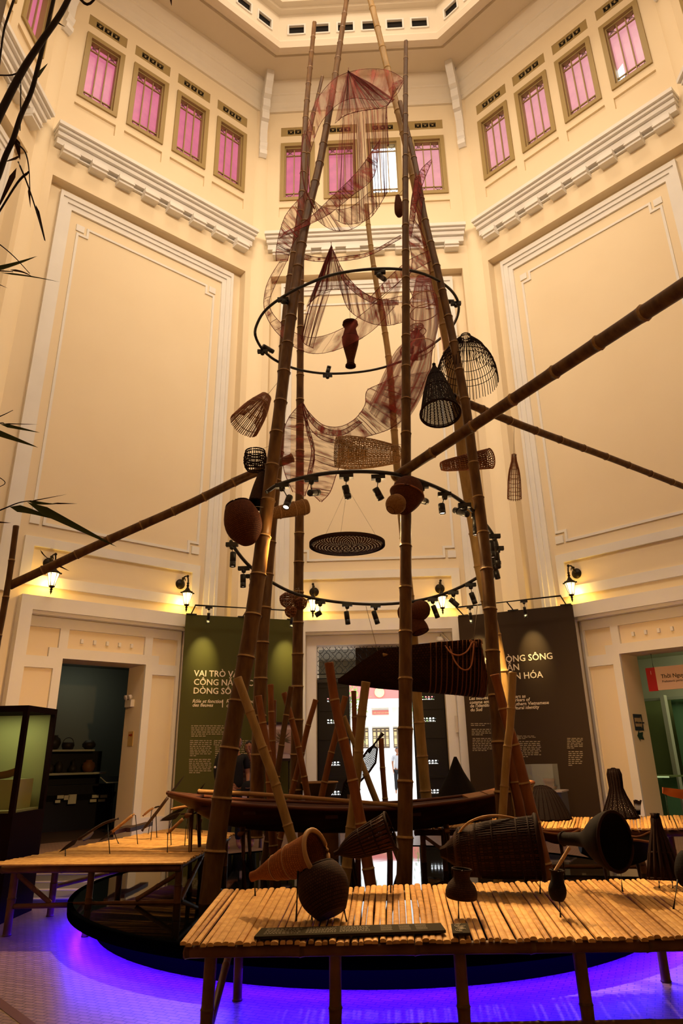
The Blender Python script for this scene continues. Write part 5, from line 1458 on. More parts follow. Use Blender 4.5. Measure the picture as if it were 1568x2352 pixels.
mb.tube(smooth_path([at(1032, 1485, 7.6), at(1045, 1520, 7.55), at(1065, 1539, 7.52), at(1082, 1528, 7.55), at(1088, 1478, 7.65)], 5), 0.008, 6)
for k in range(5): mb.tube([at(1078 + k * 4, 1470 + k, 7.66), at(1083 + k * 3, 1486, 7.64)], 0.008, 5)
mb.build('rope', M_ROPE, sc_)
mb = MB(); mb.tube([at(1087, 1474, 7.7), at(1096, 1388, 7.8)], 0.004, 4); mb.tube([at(868, 1500, 7.8), at(840, 1392, 8.4)], 0.003, 4); mb.build('cord', M_CORD, sc_)

# ------------------------------------------------------------------ things on the rear right platform
def on(u, v, z): return floor_at(u, v, z)
p = on(1057, 1882, Z2)
k = msize(1, 1057, 1882, p.y)
def plat(name, label, cat, u, vb, vt, prof, shell, z=Z2, **kw):
    p = on(u, vb, z); top = at(u, vt, p.y)
    return basket(name, label, cat, tuple((u, vt, p.y)), Vector((top.x, p.y, z + 0.002)), prof, shell, closed=False, **kw)
plat('fish_trap', 'tall black cone trap standing at the left of the rear right platform', 'fish trap', 1045, 1884, 1738, [(0, 3), (0.05, 6), (0.25, 18), (0.5, 38), (0.8, 60), (1, 71)], W_BLACK, hoops=(0.97,), hoop_r=0.014)
plat('basket_cover', 'black dome-shaped chicken cover on the rear right platform', 'basket cover', 1242, 1882, 1804, [(0, 4), (0.04, 16), (0.2, 31), (0.5, 44), (0.8, 54), (1, 59)], W_BLACK, ribs=30, rib_m=M_BLACKC, rib_r=0.005, hoops=(0.97,), hoop_r=0.012)
plat('fish_trap', 'black bottle-shaped woven trap on the rear right platform', 'fish trap', 1408, 1880, 1765, [(0, 3), (0.02, 12), (0.12, 15), (0.4, 14), (0.55, 19), (0.8, 31), (1, 40)], W_OPENB, rep=0.022, ribs=16, rib_m=M_BLACKC, rib_r=0.010, hoops=(0.97,), hoop_r=0.012)
p = on(1463, 1872, Z2)
mb = MB()
for kx in range(6): mb.tube([Vector((p.x + 0.012 * kx - 0.03, p.y, Z2 + 0.002)), at(1456 + 3 * kx, 1836 + random.uniform(-2, 4), p.y)], 0.012, 6)
tag(mb.build('stick_bundle', M_CANE), 'short upright bundle of dark sticks on the rear right platform', 'stick bundle')
# prow of a small boat on a wire at the right edge
pf_ = on(1537, 1884, Z2)
bo = thing('boat_model', 'orange brown boat model on a wire, cut by the right edge', 'boat model', (at(1530, 1820, pf_.y)))
vs, fs = [], []
for i, (u, a_, b_, w) in enumerate(((1521, 1808, 1822, 0.02), (1535, 1810, 1828, 0.06), (1570, 1814, 1836, 0.11), (1640, 1818, 1842, 0.14))):
    A_, B_ = at(u, a_, pf_.y), at(u, b_, pf_.y)
    vs += [A_ + Vector((0, -w, 0)), B_ + Vector((0, -w * .4, 0)), B_ + Vector((0, w * .4, 0)), A_ + Vector((0, w, 0))]
for i in range(3):
    for j in range(3): fs.append((i * 4 + j, i * 4 + j + 1, i * 4 + j + 5, i * 4 + j + 4))
fs.append((0, 1, 2, 3))
M_BOATO = mat('orange_boat_wood', (0.22, 0.06, 0.015), 0.5, color2=(0.30, 0.09, 0.02), scale=6)
mb = MB(); mb.add(vs, fs); mb.build('hull', M_BOATO, bo)
mb = MB(); mb.tube([pf_, at(1528, 1822, pf_.y)], 0.007, 6); mb.build('wire_stand', M_STEEL, bo)

# ------------------------------------------------------------------ things on the front platform
def fY(u, v): return floor_at(u, v, Z1).y
y_ = fY(680, 2118) + 0.15
basket('fish_trap', 'orange brown cone-shaped basket trap pointing left, on a wire at the front platform', 'fish trap', (726, 1957, y_ - 0.1), (578, 2014, y_ + 0.1), [(0, 47), (0.04, 48), (0.1, 44), (0.5, 33), (0.85, 14), (0.93, 11), (1, 11)], W_ORANGE, 0, hoops=(0.38, 0.62), hoop_r=0.003, hoop_m=M_CANET, rim=[(0, 0.014)], stand=[(680, 2117, 684, 2000), (586, 2060, 584, 2010)], rep=0.012, closed=False, inner=([(0.05, 44), (0.3, 30), (0.55, 12)], W_ORANGE))
y_ = fY(795, 2117) - 0.0
basket('fish_basket', 'squat dark brown basket on wire legs at the front platform', 'basket', (728, 1996, y_ + 0.06), (762, 2099, y_ - 0.02), [(0, 40), (0.05, 48), (0.35, 58), (0.66, 54), (0.97, 36), (1, 33)], W_DARK, 0, rim=[(0, 0.010)], hoop_m=M_CANE, stand=[(796, 2117, 790, 2090), (716, 2112, 716, 2080)], rep=0.014)
y_ = fY(897, 2050)
basket('fish_trap', 'dark openwork cone scoop pointing left, behind the front platform baskets', 'fish trap', (897, 1908, y_), (768, 1962, y_ + 0.05), [(0, 40), (0.3, 33), (0.6, 27), (0.8, 16), (0.92, 5), (1, 4)], W_OPEND, 24, M_CANE, 0.006, hoops=(0.25, 0.5), hoop_r=0.006, rim=[(0, 0.010)], stand=[(897, 2052, 898, 1925)], rep=0.016, closed=False)
y_ = fY(1240, 2053)
T = basket('fish_trap', 'huge dark barrel trap with a hooped handle, lying behind the front platform', 'fish trap', (1238, 1945, y_), (1012, 1958, y_ + 0.1), [(0, 66), (0.06, 63), (0.5, 58), (0.80, 48), (0.86, 30), (0.95, 14), (1, 9)], W_DARK, 60, M_CANE, 0.005, hoops=(0.08, 0.2, 0.45, 0.62, 0.78, 0.92), hoop_r=0.007, rim=[(0, 0.016)], stand=[(1240, 2053, 1240, 1985)], rep=0.02, closed=False)
mb = MB(); mb.tube(smooth_path([at(1052, 1914, y_), at(1075, 1890, y_), at(1110, 1876, y_), (at(1150, 1874, y_)), at(1196, 1886, y_), at(1200, 1910, y_)], 5), 0.008, 6); mb.build('handle', M_CANET, T)
y_ = fY(1429, 2048)
basket('fish_funnel', 'big black funnel-shaped basket with its open mouth toward the viewer', 'funnel basket', (1413, 1932, y_ - 0.12), (1288, 1926, y_ + 0.22), [(0, 62), (0.1, 62), (0.3, 48), (0.5, 24), (0.62, 16), (1, 14)], W_BLACK, 0, hoops=(0.95,), hoop_r=0.008, rim=[(0, 0.010)], stand=[(1429, 2048, 1424, 1990)], rep=0.014, closed=False, sc=(1, 1))
y_ = fY(1530, 2040)
basket('fish_trap', 'slim dark ribbed cone trap standing at the right end of the front platform', 'fish trap', (1503, 1868, y_ + 0.05), (1528, 2022, y_), [(0, 7), (0.18, 8), (0.3, 12), (0.6, 24), (1, 36)], None, 14, M_CANE, 0.013, hoops=(0.03, 0.2, 0.3, 0.6, 0.98), hoop_r=0.008, stand=[(1514, 2040, 1513, 2024), (1545, 2042, 1543, 2024)])
basket('fish_basket', 'dark round basket on a wire, cut by the right edge', 'basket', (1578, 1958, fY(1547, 2090) + 0.05), (1580, 2040, fY(1547, 2090)), [(0, 15), (0.2, 24), (0.6, 28), (0.9, 20), (1, 10)], W_BLACK, 0, stand=[(1546, 2090, 1556, 2020)], rep=0.014)
y_ = fY(1053, 2110)
basket('creel', 'small brown creel with a flared neck, on a wire before the barrel trap', 'creel', (1060, 1997, y_), (1059, 2066, y_), [(0, 22), (0.08, 20), (0.3, 19), (0.5, 30), (0.75, 36), (0.95, 34), (1, 26)], W_DARK, 0, rim=[(0, 0.006)], stand=[(1053, 2110, 1052, 2060)], rep=0.010)
y_ = fY(1287, 2107)
T = basket('creel', 'small black creel with a bamboo stick in it, on a wire at the front platform', 'creel', (1279, 2000, y_), (1280, 2069, y_), [(0, 16), (0.1, 14), (0.3, 14), (0.6, 20), (0.85, 18), (1, 12)], W_BLACK, 0, rim=[(0, 0.005)], stand=[(1287, 2107, 1284, 2060)], rep=0.010)
tag(bamboo_mb(MB(), [at(1270, 2008, y_), at(1307, 1947, y_ + 0.05)], 0.010, 0.010, 0.08, 8).build('bamboo_stick', [M_CANET, M_NODE]), 'short bamboo stick standing out of the small black creel', 'stick')
# information strip and number plate
M_PLATE = mat('dark_info_board', (0.030, 0.020, 0.008), 0.8, spec=0.05)
a, b, c, e = (floor_at(u, v, Z1 + 0.012) for u, v in ((583, 2158), (1024, 2143), (1012, 2126), (600, 2138)))
inf = thing('info_strip', 'long narrow dark caption board along the front edge of the platform', 'caption board', ((a + c) / 2))
mb = MB(); mb.prism([a, b, c, e], Vector((0, 0, 0.012))); mb.build('board', M_PLATE, inf)
for t0, t1 in ((0.04, 0.23), (0.26, 0.42), (0.44, 0.60), (0.66, 0.72), (0.76, 0.82), (0.85, 0.91)):
    mb = MB()
    for r_ in range(5):
        q = 0.2 + 0.14 * r_
        x0, x1 = e.lerp(c, t0).lerp(a.lerp(b, t0), q), e.lerp(c, t1).lerp(a.lerp(b, t1), q)
        x = 0.0
        while x < 0.96:
            w = random.uniform(0.04, 0.10)
            g0, g1 = x0.lerp(x1, x), x0.lerp(x1, min(1, x + w)); h = Vector((0, 0.003, 0)); up = Vector((0, 0, 0.0135))
            mb.quad(g0 - h + up, g1 - h + up, g1 + h + up, g0 + h + up); x += w + 0.03
    mb.build('small_print', M_MICRO, inf)
a, b, c, e = (floor_at(u, v, Z1 + 0.014) for u, v in ((1040, 2150), (1080, 2149), (1074, 2126), (1036, 2128)))
npl = thing('number_plate', 'small dark square plate with pale curled marks at the platform edge', 'plate', (a + c) / 2)
mb = MB(); mb.prism([a, b, c, e], Vector((0, 0, 0.012))); mb.build('board', M_PLATE, npl)
mb = MB()
ctr = (a + b + c + e) / 4; ex, ey = (b - a) / 2, (e - a) / 2
for sy, s_ in ((-0.45, 1), (0.45, -1)):
    for rr in (0.55, 0.36, 0.18):
        mb.tube([ctr + ex * (rr * 1.1 * math.cos(t)) + ey * (sy + rr * 0.75 * math.sin(t) * s_) + Vector((0, 0, 0.014)) for t in [PI * 1.6 * j / 12 for j in range(13)]], 0.002, 4)
mb.build('marks', M_MICRO, npl)

# ------------------------------------------------------------------ spears and knives on the left platform
M_BLADE = mat('dark_iron_blade', (0.020, 0.012, 0.008), 0.45); M_SHAFT = mat('dark_spear_wood', (0.035, 0.015, 0.007), 0.5); M_HANDLE = mat('pale_wood_handle', (0.40, 0.20, 0.07), 0.5, color2=(0.3, 0.13, 0.04), scale=10)
def tool(name, label, cat, pts, r, blade, shaft_m, wires):
    """pts: butt -> blade base; blade: tip + width px"""
    f = floor_at(wires[0][0], wires[0][1], Z1); Y = f.y
    P_ = [at(u, v, Y + dy) for u, v, dy in pts]
    T = thing(name, label, cat, (P_[0] + P_[-1]) / 2, 'spears and knives on the left platform' if False else None)
    mb = MB(); mb.tube(smooth_path(P_, 4), r, 8); mb.build('handle', shaft_m, T)
    if blade:
        u, v, dy, w = blade
        tip = at(u, v, Y + dy); b0 = P_[-1]; d = tip - b0; sd = d.cross(Vector((0, 1, 0))).normalized() * w
        mb = MB()
        for s_ in (-1, 1):
            mb.poly([b0, b0 + d * 0.25 + sd, b0 + d * 0.6 + sd * 0.9, tip, b0 + d * 0.6 - sd * 0.9, b0 + d * 0.25 - sd][::s_])
            for q in range(1): pass
        bb = MB(); bb.prism([b0 - sd * 0.3, b0 + d * 0.25 + sd, b0 + d * 0.6 + sd * 0.8, tip, b0 + d * 0.6 - sd * 0.8, b0 + d * 0.25 - sd], Vector((0, 0.006, 0)))
        bb.build('blade', M_BLADE, T)
    mb = MB()
    for u, v, uu, vv in wires:
        ff = floor_at(u, v, Z1); mb.tube([ff, at(uu, vv, Y)], 0.005, 5)
    mb.build('wire_stand', M_STEEL, T)
    return T
tool('spear', 'long black spear pointing down left at the front of the left platform', 'spear', [(272, 1880, 0), (235, 1893, 0), (180, 1928, 0)], 0.012, (134, 1958, 0, 0.020), M_SHAFT, [(252, 1962, 247, 1888), (150, 1968, 150, 1950)])
tool('spear', 'pale-handled spear pointing down left, above the long black one', 'spear', [(308, 1870, 0), (290, 1884, 0), (258, 1910, 0)], 0.016, (225, 1934, 0, 0.014), M_HANDLE, [(316, 1940, 311, 1872), (272, 1938, 262, 1912)])
tool('spear', 'tall black spear rising steeply up to the right at the left platform', 'spear', [(326, 1908, 0), (355, 1872, 0), (385, 1832, 0)], 0.017, (425, 1779, 0, 0.014), M_SHAFT, [(346, 1931, 352, 1870), (360, 1925, 358, 1866)])
tool('knife', 'short knife with a pale handle beside the tall black spear', 'knife', [(328, 1874, 0), (342, 1862, 0), (352, 1856, 0)], 0.013, (372, 1850, 0, 0.010), M_HANDLE, [(340, 1917, 349, 1858)])
tool('knife', 'small sickle with a pale handle under the bow of the boat', 'knife', [(393, 1859, 0), (412, 1855, 0), (432, 1852, 0)], 0.014, (366, 1884, 0, 0.016), M_HANDLE, [(424, 1944, 430, 1854), (430, 1926, 431, 1854)])
tool('knife', 'knife with a pale handle standing lowest under the bow of the boat', 'knife', [(384, 1915, 0), (402, 1898, 0), (420, 1881, 0)], 0.015, (438, 1862, 0, 0.012), M_HANDLE, [(384, 1959, 385, 1914), (393, 1941, 392, 1905)])
tool('knife', 'broad dark chopper between the two pale knife handles', 'knife', [(440, 1868, 0), (415, 1870, 0)], 0.010, (366, 1886, 0, 0.035), M_SHAFT, [(386, 1910, 398, 1876)])
tool('harpoon', 'thin harpoon rising above the bow of the boat', 'harpoon', [(440, 1845, 0), (455, 1820, 0)], 0.014, (472, 1797, 0, 0.010), M_SHAFT, [(442, 1906, 447, 1836)])
tool('paddle', 'short dark paddle blade with a pale edge standing behind the bow', 'paddle', [(452, 1906, 0.3), (460, 1880, 0.3)], 0.03, None, M_SHAFT, [(464, 1914, 460, 1880)])
p = floor_at(201, 1928, Z1)
mb = MB(); d_ = (floor_at(214, 1917, Z1) - floor_at(188, 1938, Z1)); L_ = d_.length
mb.lathe(floor_at(188, 1938, Z1) + ZUP * 0.03, d_, [(0, 0.001), (L_ * .15, 0.02), (L_ * .5, 0.032), (L_ * .85, 0.02), (L_, 0.001)], 12)
tag(mb.build('net_shuttle', M_SHAFT), 'dark spindle-shaped float lying on the left platform', 'float')
for i, (u0, v0, u1, v1, w) in enumerate(((258, 1918, 300, 1905, 0.05), (295, 1912, 342, 1897, 0.05))):
    a, b = floor_at(u0, v0, Z1), floor_at(u1, v1, Z1)
    d_ = (b - a); n_ = d_.cross(ZUP).normalized() * w
    mb = MB(); mb.prism([a + n_ * 0.4 + ZUP * .004, a - n_ * 0.6 + ZUP * .004, (a + b) / 2 - n_ * 1.2 + ZUP * .004, b - n_ + ZUP * .004, b + n_ + ZUP * .004, (a + b) / 2 + n_ + ZUP * .004], ZUP * 0.045)
    tag(mb.build('carved_wood', mat('dark_carved_wood', (0.06, 0.02, 0.008), 0.5)), ['left of two dark carved wooden pieces lying at the back edge of the left platform', 'right of two dark carved wooden pieces lying at the back edge of the left platform'][i], 'carving')

# ------------------------------------------------------------------ boats
M_BOAT = mat('dark_red_boat_wood', (0.050, 0.012, 0.005), 0.5, color2=(0.080, 0.022, 0.007), scale=3, stretch=(0.6, 4, 4), bump=0.1)
M_DECK = mat('orange_deck_planks', (0.26, 0.085, 0.022), 0.5, color2=(0.34, 0.13, 0.035), scale=3, stretch=(0.8, 5, 5))
BS = [(384, 1824, 1830, 7.7, .02), (405, 1829, 1842, 7.62, .08), (430, 1834, 1858, 7.58, .15), (470, 1842, 1886, 7.52, .26), (530, 1850, 1905, 7.48, .36), (620, 1856, 1915, 7.48, .42), (760, 1862, 1919, 7.55, .45), (900, 1860, 1916, 7.65, .45), (1000, 1851, 1906, 7.8, .42), (1100, 1837, 1888, 8.0, .36), (1180, 1817, 1858, 8.15, .30), (1226, 1800, 1832, 8.3, .26)]
boat = thing('sampan', 'long dark red wooden boat lying across the middle under the poles', 'boat', at(760, 1919, 8.0))
vs, fs = [], []
ribsec = []
for u, v0, v1, Y, w in BS:
    g_near = at(u, v0, Y); kz = at(u, v1, Y + w * 0.5).z
    c = g_near + Vector((0, w, 0))
    sec = []
    for k in range(11):
        t = -1 + 2 * k / 10
        sec.append(Vector((c.x, c.y + w * t * (0.78 + 0.22 * abs(t)), kz + (g_near.z - kz) * abs(t) ** 1.7)))
    ribsec.append(sec)
    # inner skin
def loft(secs, mb, flip=False):
    n = len(secs[0]); vs = [p for s_ in secs for p in s_]; fs = []
    for i in range(len(secs) - 1):
        for k in range(n - 1):
            f = (i * n + k, i * n + k + 1, (i + 1) * n + k + 1, (i + 1) * n + k)
            fs.append(f[::-1] if flip else f)
    mb.add(vs, fs)
fine = []
cols = [smooth_path([s_[k] for s_ in ribsec], 4) for k in range(11)]
secs = [[cols[k][i] for k in range(11)] for i in range(len(cols[0]))]
inner = []
for s_ in secs:
    c = (s_[0] + s_[-1]) / 2
    inner.append([c + (p - c) * 0.90 + Vector((0, 0, 0.0)) if k not in (0, 10) else c + (p - c) * 0.92 for k, p in enumerate(s_)])
mb = MB(); loft(secs, mb); loft(inner, mb, True)
for side in (0, 10):
    a_ = [s_[side] for s_ in secs]; b_ = [s_[side] for s_ in inner]
    for i in range(len(a_) - 1): mb.quad(a_[i], a_[i + 1], b_[i + 1], b_[i])
mb.poly(secs[-1]); mb.poly(secs[0][::-1])
mb.build('hull', M_BOAT, boat)
for side in (0, 10):
    mb = MB(); mb.tube([s_[side] + Vector((0, 0, 0.012)) for s_ in secs], 0.020, 6); mb.build('gunwale', mat('boat_gunwale', (0.11, 0.030, 0.010), 0.45), boat)
for i0, i1 in ((0, 9), (35, 44)):
    for k, i in enumerate(range(i0, i1, 2)):
        a_, b_ = secs[i][0].lerp(secs[i][10], 0.06), secs[i][10].lerp(secs[i][0], 0.06)
        a2, b2 = secs[min(i + 2, 44)][0].lerp(secs[min(i + 2, 44)][10], 0.06), secs[min(i + 2, 44)][10].lerp(secs[min(i + 2, 44)][0], 0.06)
        mb = MB(); up = Vector((0, 0, 0.012))
        g = 0.04
        q = [a_.lerp(a2, g), a_.lerp(a2, 1 - g), b_.lerp(b2, 1 - g), b_.lerp(b2, g)]
        mb.prism([x + up for x in q], Vector((0, 0, 0.018))); mb.build('deck_plank', M_DECK if i0 else M_BOAT, boat)
for i in (12, 18, 24, 30):
    a_, b_ = secs[i][0], secs[i][10]
    mb = MB(); c = (a_ + b_) / 2 - Vector((0, 0, 0.06)); mb.obox(c, (0.06, 0, 0), (b_ - a_) * 0.43, (0, 0, 0.014)); mb.build('thwart', M_BOAT, boat)
for i, lab in zip((9, 17, 25, 33, 40), ('under the bow at the left', 'second from the bow', 'under the middle', 'second from the stern', 'under the stern at the right')):
    c = secs[i][5]
    tt = thing('boat_trestle', 'dark bamboo trestle holding up the long red boat, ' + lab, 'trestle', Vector((c.x, c.y, 0)))
    for dy in (-0.22, 0.22):
        mb = MB(); mb.tube([Vector((c.x + 0.05, c.y + dy, 0.2 if (Vector((c.x, c.y, 0)) - PC).length < 2.8 else 0)), Vector((c.x, c.y + dy * .7, c.z + 0.03))], 0.03, 8); mb.build('leg', M_POST, tt)
    mb = MB(); mb.tube([Vector((c.x, c.y - 0.3, c.z - 0.02)), Vector((c.x, c.y + 0.3, c.z - 0.02))], 0.025, 8); mb.build('crossbar', M_POST, tt)
P_ = [at(455, 1823, 7.9), at(600, 1830, 7.8), at(760, 1842, 7.7), at(935, 1857, 7.62)]
tag(bamboo_mb(MB(), [q + Vector((0, 0, 0.02)) for q in P_], 0.024, 0.020, 0.45, 10).build('bamboo_punt_pole', [M_CANET, M_NODE]), 'slender pale bamboo punt pole lying along the top of the long boat', 'punt pole')
# two small boats on the pond at the right
def small_boat(label, sts, m, dark):
    B = thing('model_boat', label, 'boat model', at(sts[len(sts) // 2][0], sts[len(sts) // 2][2], sts[0][3]))
    S = []
    for u, v0, v1, Y, w in sts:
        a_, b_ = at(u, v0, Y), at(u, v1, Y)
        S.append([Vector((a_.x, a_.y + w * t, b_.z + (a_.z - b_.z) * abs(t) ** 1.8)) for t in [-1 + k / 4 for k in range(9)]])
    cols = [smooth_path([s_[k] for s_ in S], 4) for k in range(9)]
    secs = [[cols[k][i] for k in range(9)] for i in range(len(cols[0]))]
    mb = MB(); loft(secs, mb); mb.poly(secs[0][::-1]); mb.poly(secs[-1]); mb.build('hull', m, B)
    mb = MB(); mb.tube([s_[0] for s_ in secs], 0.012, 5); mb.tube([s_[-1] for s_ in secs], 0.012, 5); mb.build('gunwale', dark, B)
    mb = MB()
    for i in (4, 10):
        if i < len(secs): 
            a_ = secs[i][4]; mb.tube([Vector((a_.x, a_.y, 0.0)), a_], 0.02, 6)
    mb.build('support', M_POST, B)
small_boat('black boat model with an upturned end, under the rear right platform', [(1330, 1935, 1960, 7.4, .10), (1380, 1930, 1985, 7.4, .22), (1430, 1922, 1990, 7.4, .25), (1478, 1928, 1975, 7.4, .2), (1500, 1916, 1950, 7.4, .12), (1512, 1906, 1918, 7.4, .03)], M_BLADE, M_DECK)
small_boat('small red boat model left of the black one, under the rear right platform', [(1222, 1900, 1905, 7.6, .03), (1240, 1908, 1925, 7.6, .12), (1270, 1912, 1938, 7.6, .16), (1300, 1912, 1936, 7.6, .14), (1330, 1904, 1912, 7.6, .03)], mat('red_boat_paint', (0.20, 0.03, 0.012), 0.5), M_DECK)

# black scoop and bowl behind the boat
Y = 9.3
sb = thing('hand_scoop', 'black pointed basket scoop with a stick handle, before the bright doorway', 'scoop', at(820, 1830, Y))
out = [(782, 1840), (790, 1800), (815, 1765), (845, 1722), (858, 1712), (866, 1720), (862, 1752), (846, 1775), (820, 1802), (800, 1835)]
P_ = [at(u, v, Y) for u, v in out]
cc = sum(P_, Vector()) / len(P_)
mb = MB()
n_ = len(P_)
vs = P_ + [cc + (p - cc) * 0.6 + Vector((0, 0.12, 0)) for p in P_] + [cc + Vector((0, 0.17, 0))]
fs = [(i, (i + 1) % n_, n_ + (i + 1) % n_, n_ + i) for i in range(n_)] + [(n_ + i, n_ + (i + 1) % n_, 2 * n_) for i in range(n_)]
uv = [[(i * 6, 0), (i * 6 + 6, 0), (i * 6 + 6, 8), (i * 6, 8)] for i in range(n_)] + [[(i * 6, 0), (i * 6 + 6, 0), (i * 6 + 3, 10)] for i in range(n_)]
mb.add(vs, fs, 0, uv); mb.build('body', W_OPENB, sb)
mb = MB(); mb.tube(P_, 0.014, 6, closed=True); mb.build('rim', M_CANE, sb)
mb = MB(); mb.tube([at(845, 1728, Y), at(879, 1684, Y)], 0.026, 8); mb.build('handle', M_SHAFT, sb)
mb = MB(); mb.tube([at(800, 1825, Y), Vector((at(800, 1825, Y).x, Y, 0.2))], 0.02, 6); mb.build('support', M_POST, sb)
Y = 9.9
a = at(733, 1797, Y); r_ = msize(42, 733, 1797, Y)
bw = thing('bowl', 'wide shallow khaki brown bowl standing behind the boat, left of the doorway', 'bowl', at(733, 1836, Y))
h_ = a.z - at(733, 1836, Y).z
mb = MB(); mb.lathe(a, (0, 0, -1), [(0, r_), (h_ * .35, r_ * .92), (h_ * .7, r_ * .7), (h_, r_ * .35), (h_, 0.001)], 32)
mb.lathe(a, (0, 0, -1), [(0, r_ * .97), (h_ * .35, r_ * .89), (h_ * .7, r_ * .66), (h_ * .95, 0.001)], 32)
mb.build('body', mat('khaki_bowl', (0.10, 0.065, 0.02), 0.5), bw)
mb = MB(); mb.tube([a + Vector((r_ * math.cos(t), r_ * math.sin(t), 0)) for t in [2 * PI * j / 32 for j in range(32)]], 0.012, 6, closed=True); mb.build('rim', M_CANET, bw)
mb = MB(); q = at(733, 1836, Y); mb.obox(Vector((q.x, q.y, (q.z) / 2)), (0.25, 0, 0), (0, 0.2, 0), (0, 0, q.z / 2 - 0.002)); tag(mb.build('pedestal', M_POST), 'dark pedestal under the wide khaki bowl, hidden by the boat', 'pedestal')
# ------------------------------------------------------------------ fishing nets
def net_material(name, col, alpha, freq):
    m = bpy.data.materials.new(name); m.use_nodes = True
    nt = m.node_tree; b = nt.nodes['Principled BSDF']
    b.inputs['Base Color'].default_value = (*col, 1); b.inputs['Roughness'].default_value = 0.8
    tc = nt.nodes.new('ShaderNodeTexCoord'); mp = nt.nodes.new('ShaderNodeMapping'); mp.inputs['Scale'].default_value = (freq, 1.2, 1)
    nz = nt.nodes.new('ShaderNodeTexNoise'); nz.inputs['Scale'].default_value = 1.0; nz.inputs['Detail'].default_value = 4; nz.noise_dimensions = '2D'
    rp = nt.nodes.new('ShaderNodeMapRange'); rp.inputs['From Min'].default_value = 0.42; rp.inputs['From Max'].default_value = 0.75
    rp.inputs['To Min'].default_value = alpha * 0.75; rp.inputs['To Max'].default_value = min(1.0, alpha * 3.2)
    nt.links.new(tc.outputs['UV'], mp.inputs[0]); nt.links.new(mp.outputs[0], nz.inputs['Vector']); nt.links.new(nz.outputs['Fac'], rp.inputs['Value'])
    nt.links.new(rp.outputs[0], b.inputs['Alpha'])
    return m
N_DENSE = net_material('bunched_red_net', (0.26, 0.014, 0.009), 0.66, 26)
N_MID = net_material('red_net', (0.36, 0.040, 0.028), 0.40, 22)
N_THIN = net_material('thin_red_net', (0.38, 0.060, 0.040), 0.26, 18)
M_NCORD = mat('dark_red_net_cord', (0.13, 0.012, 0.009), 0.7)
M_NHOOP = mat('pale_net_hoop', (0.55, 0.30, 0.20), 0.6)
def px_path(pts, n):
    return resample(smooth_path([at(*p) for p in pts], 6), n)
def net_patch(mb, A, B, folds=9, amp=0.04, nu=48, nv=12, mi=0, sag=0.0, cords=None):
    a, b = px_path(A, nu + 1), px_path(B, nu + 1)
    vs, fs, uvs = [], [], []
    ph = random.uniform(0, 6)
    for i in range(nu + 1):
        for j in range(nv + 1):
            t = j / nv
            p = a[i].lerp(b[i], t)
            w = math.sin(PI * t) * 0.7 + 0.3
            q = i / nu
            f = math.sin(2 * PI * folds * q + ph + 1.3 * math.sin(3 * t)) + 0.5 * math.sin(2 * PI * folds * 2.3 * q + 2 * ph)
            L = min(1.0, (a[i] - b[i]).length / 0.5)
            vs.append(p + Vector((0.12 * amp * f, amp * f * w * L, -sag * math.sin(PI * t))))
    for i in range(nu):
        for j in range(nv):
            fs.append((i * (nv + 1) + j, i * (nv + 1) + j + 1, (i + 1) * (nv + 1) + j + 1, (i + 1) * (nv + 1) + j))
            u0, u1, v0, v1 = i / nu, (i + 1) / nu, j / nv, (j + 1) / nv
            uvs.append([(u0, v0), (u0, v1), (u1, v1), (u1, v0)])
    mb.add(vs, fs, mi, uvs)
    if cords is not None:
        for e in (a, b): cords.tube(e, 0.0045, 4)
        for k in range(cords_n):
            i = random.randrange(1, nu)
            cords.tube([vs[i * (nv + 1) + j] + Vector((0, -0.004, 0)) for j in range(nv + 1)], random.choice((0.002, 0.003, 0.004)), 4)
def net(label, patches, extra=None):
    global cords_n
    p0 = at(*patches[0][0][0])
    T = thing('fishing_net', label, 'fishing net', p0)
    by = {0: MB(), 1: MB(), 2: MB()}; cb = MB()
    for A, B, kind, folds, amp, cn in patches:
        cords_n = cn
        net_patch(by[kind], A, B, folds, amp, cords=cb)
    for k, nm, m in ((0, 'dense_netting', N_DENSE), (1, 'netting', N_MID), (2, 'thin_netting', N_THIN)):
        if by[k].v: by[k].build(nm, m, T)
    if extra: extra(cb)
    cb.build('cords', M_NCORD, T)
    return T
Y = 7.7
def ap(u, v, y, n): return [(u + 0.01 * k, v, y) for k in range(n)]
net('topmost red net hood hanging from a peak between the pole tops', [
    (ap(800, 164, Y, 6), [(769, 283, Y), (790, 266, Y), (815, 257, Y), (850, 251, Y), (880, 246, Y), (906, 228, Y)], 0, 7, 0.05, 14),
    ([(700, 318, Y + .2), (722, 240, Y + .2), (760, 188, Y + .1), (800, 166, Y), (850, 158, Y + .1), (895, 163, Y), (928, 182, Y - .2)], [(712, 350, Y + .2), (735, 285, Y + .2), (775, 240, Y + .1), (815, 225, Y), (860, 230, Y + .1), (905, 222, Y), (926, 190, Y - .2)], 2, 6, 0.05, 3),
    ([(928, 182, Y - .25), (912, 205, Y - .2), (895, 232, Y - .1), (888, 252, Y - .1), (892, 335, Y - .1)], [(902, 190, Y - .2), (900, 222, Y - .2), (892, 240, Y - .1), (886, 255, Y - .1), (890, 337, Y - .1)], 0, 3, 0.04, 6),
    ([(782, 270, Y), (815, 258, Y), (850, 252, Y), (888, 248, Y)], [(770, 505, Y), (800, 515, Y), (850, 500, Y), (890, 440, Y)], 2, 12, 0.05, 26)],
    lambda cb: (cb.tube([at(800, 156, Y), at(800, 166, Y)], 0.006, 5), cb.tube(px_path([(700, 300, Y + .2), (692, 350, Y + .1), (697, 420, Y), (708, 450, Y), (722, 480, Y)], 20), 0.009, 5)))
Y = 7.6
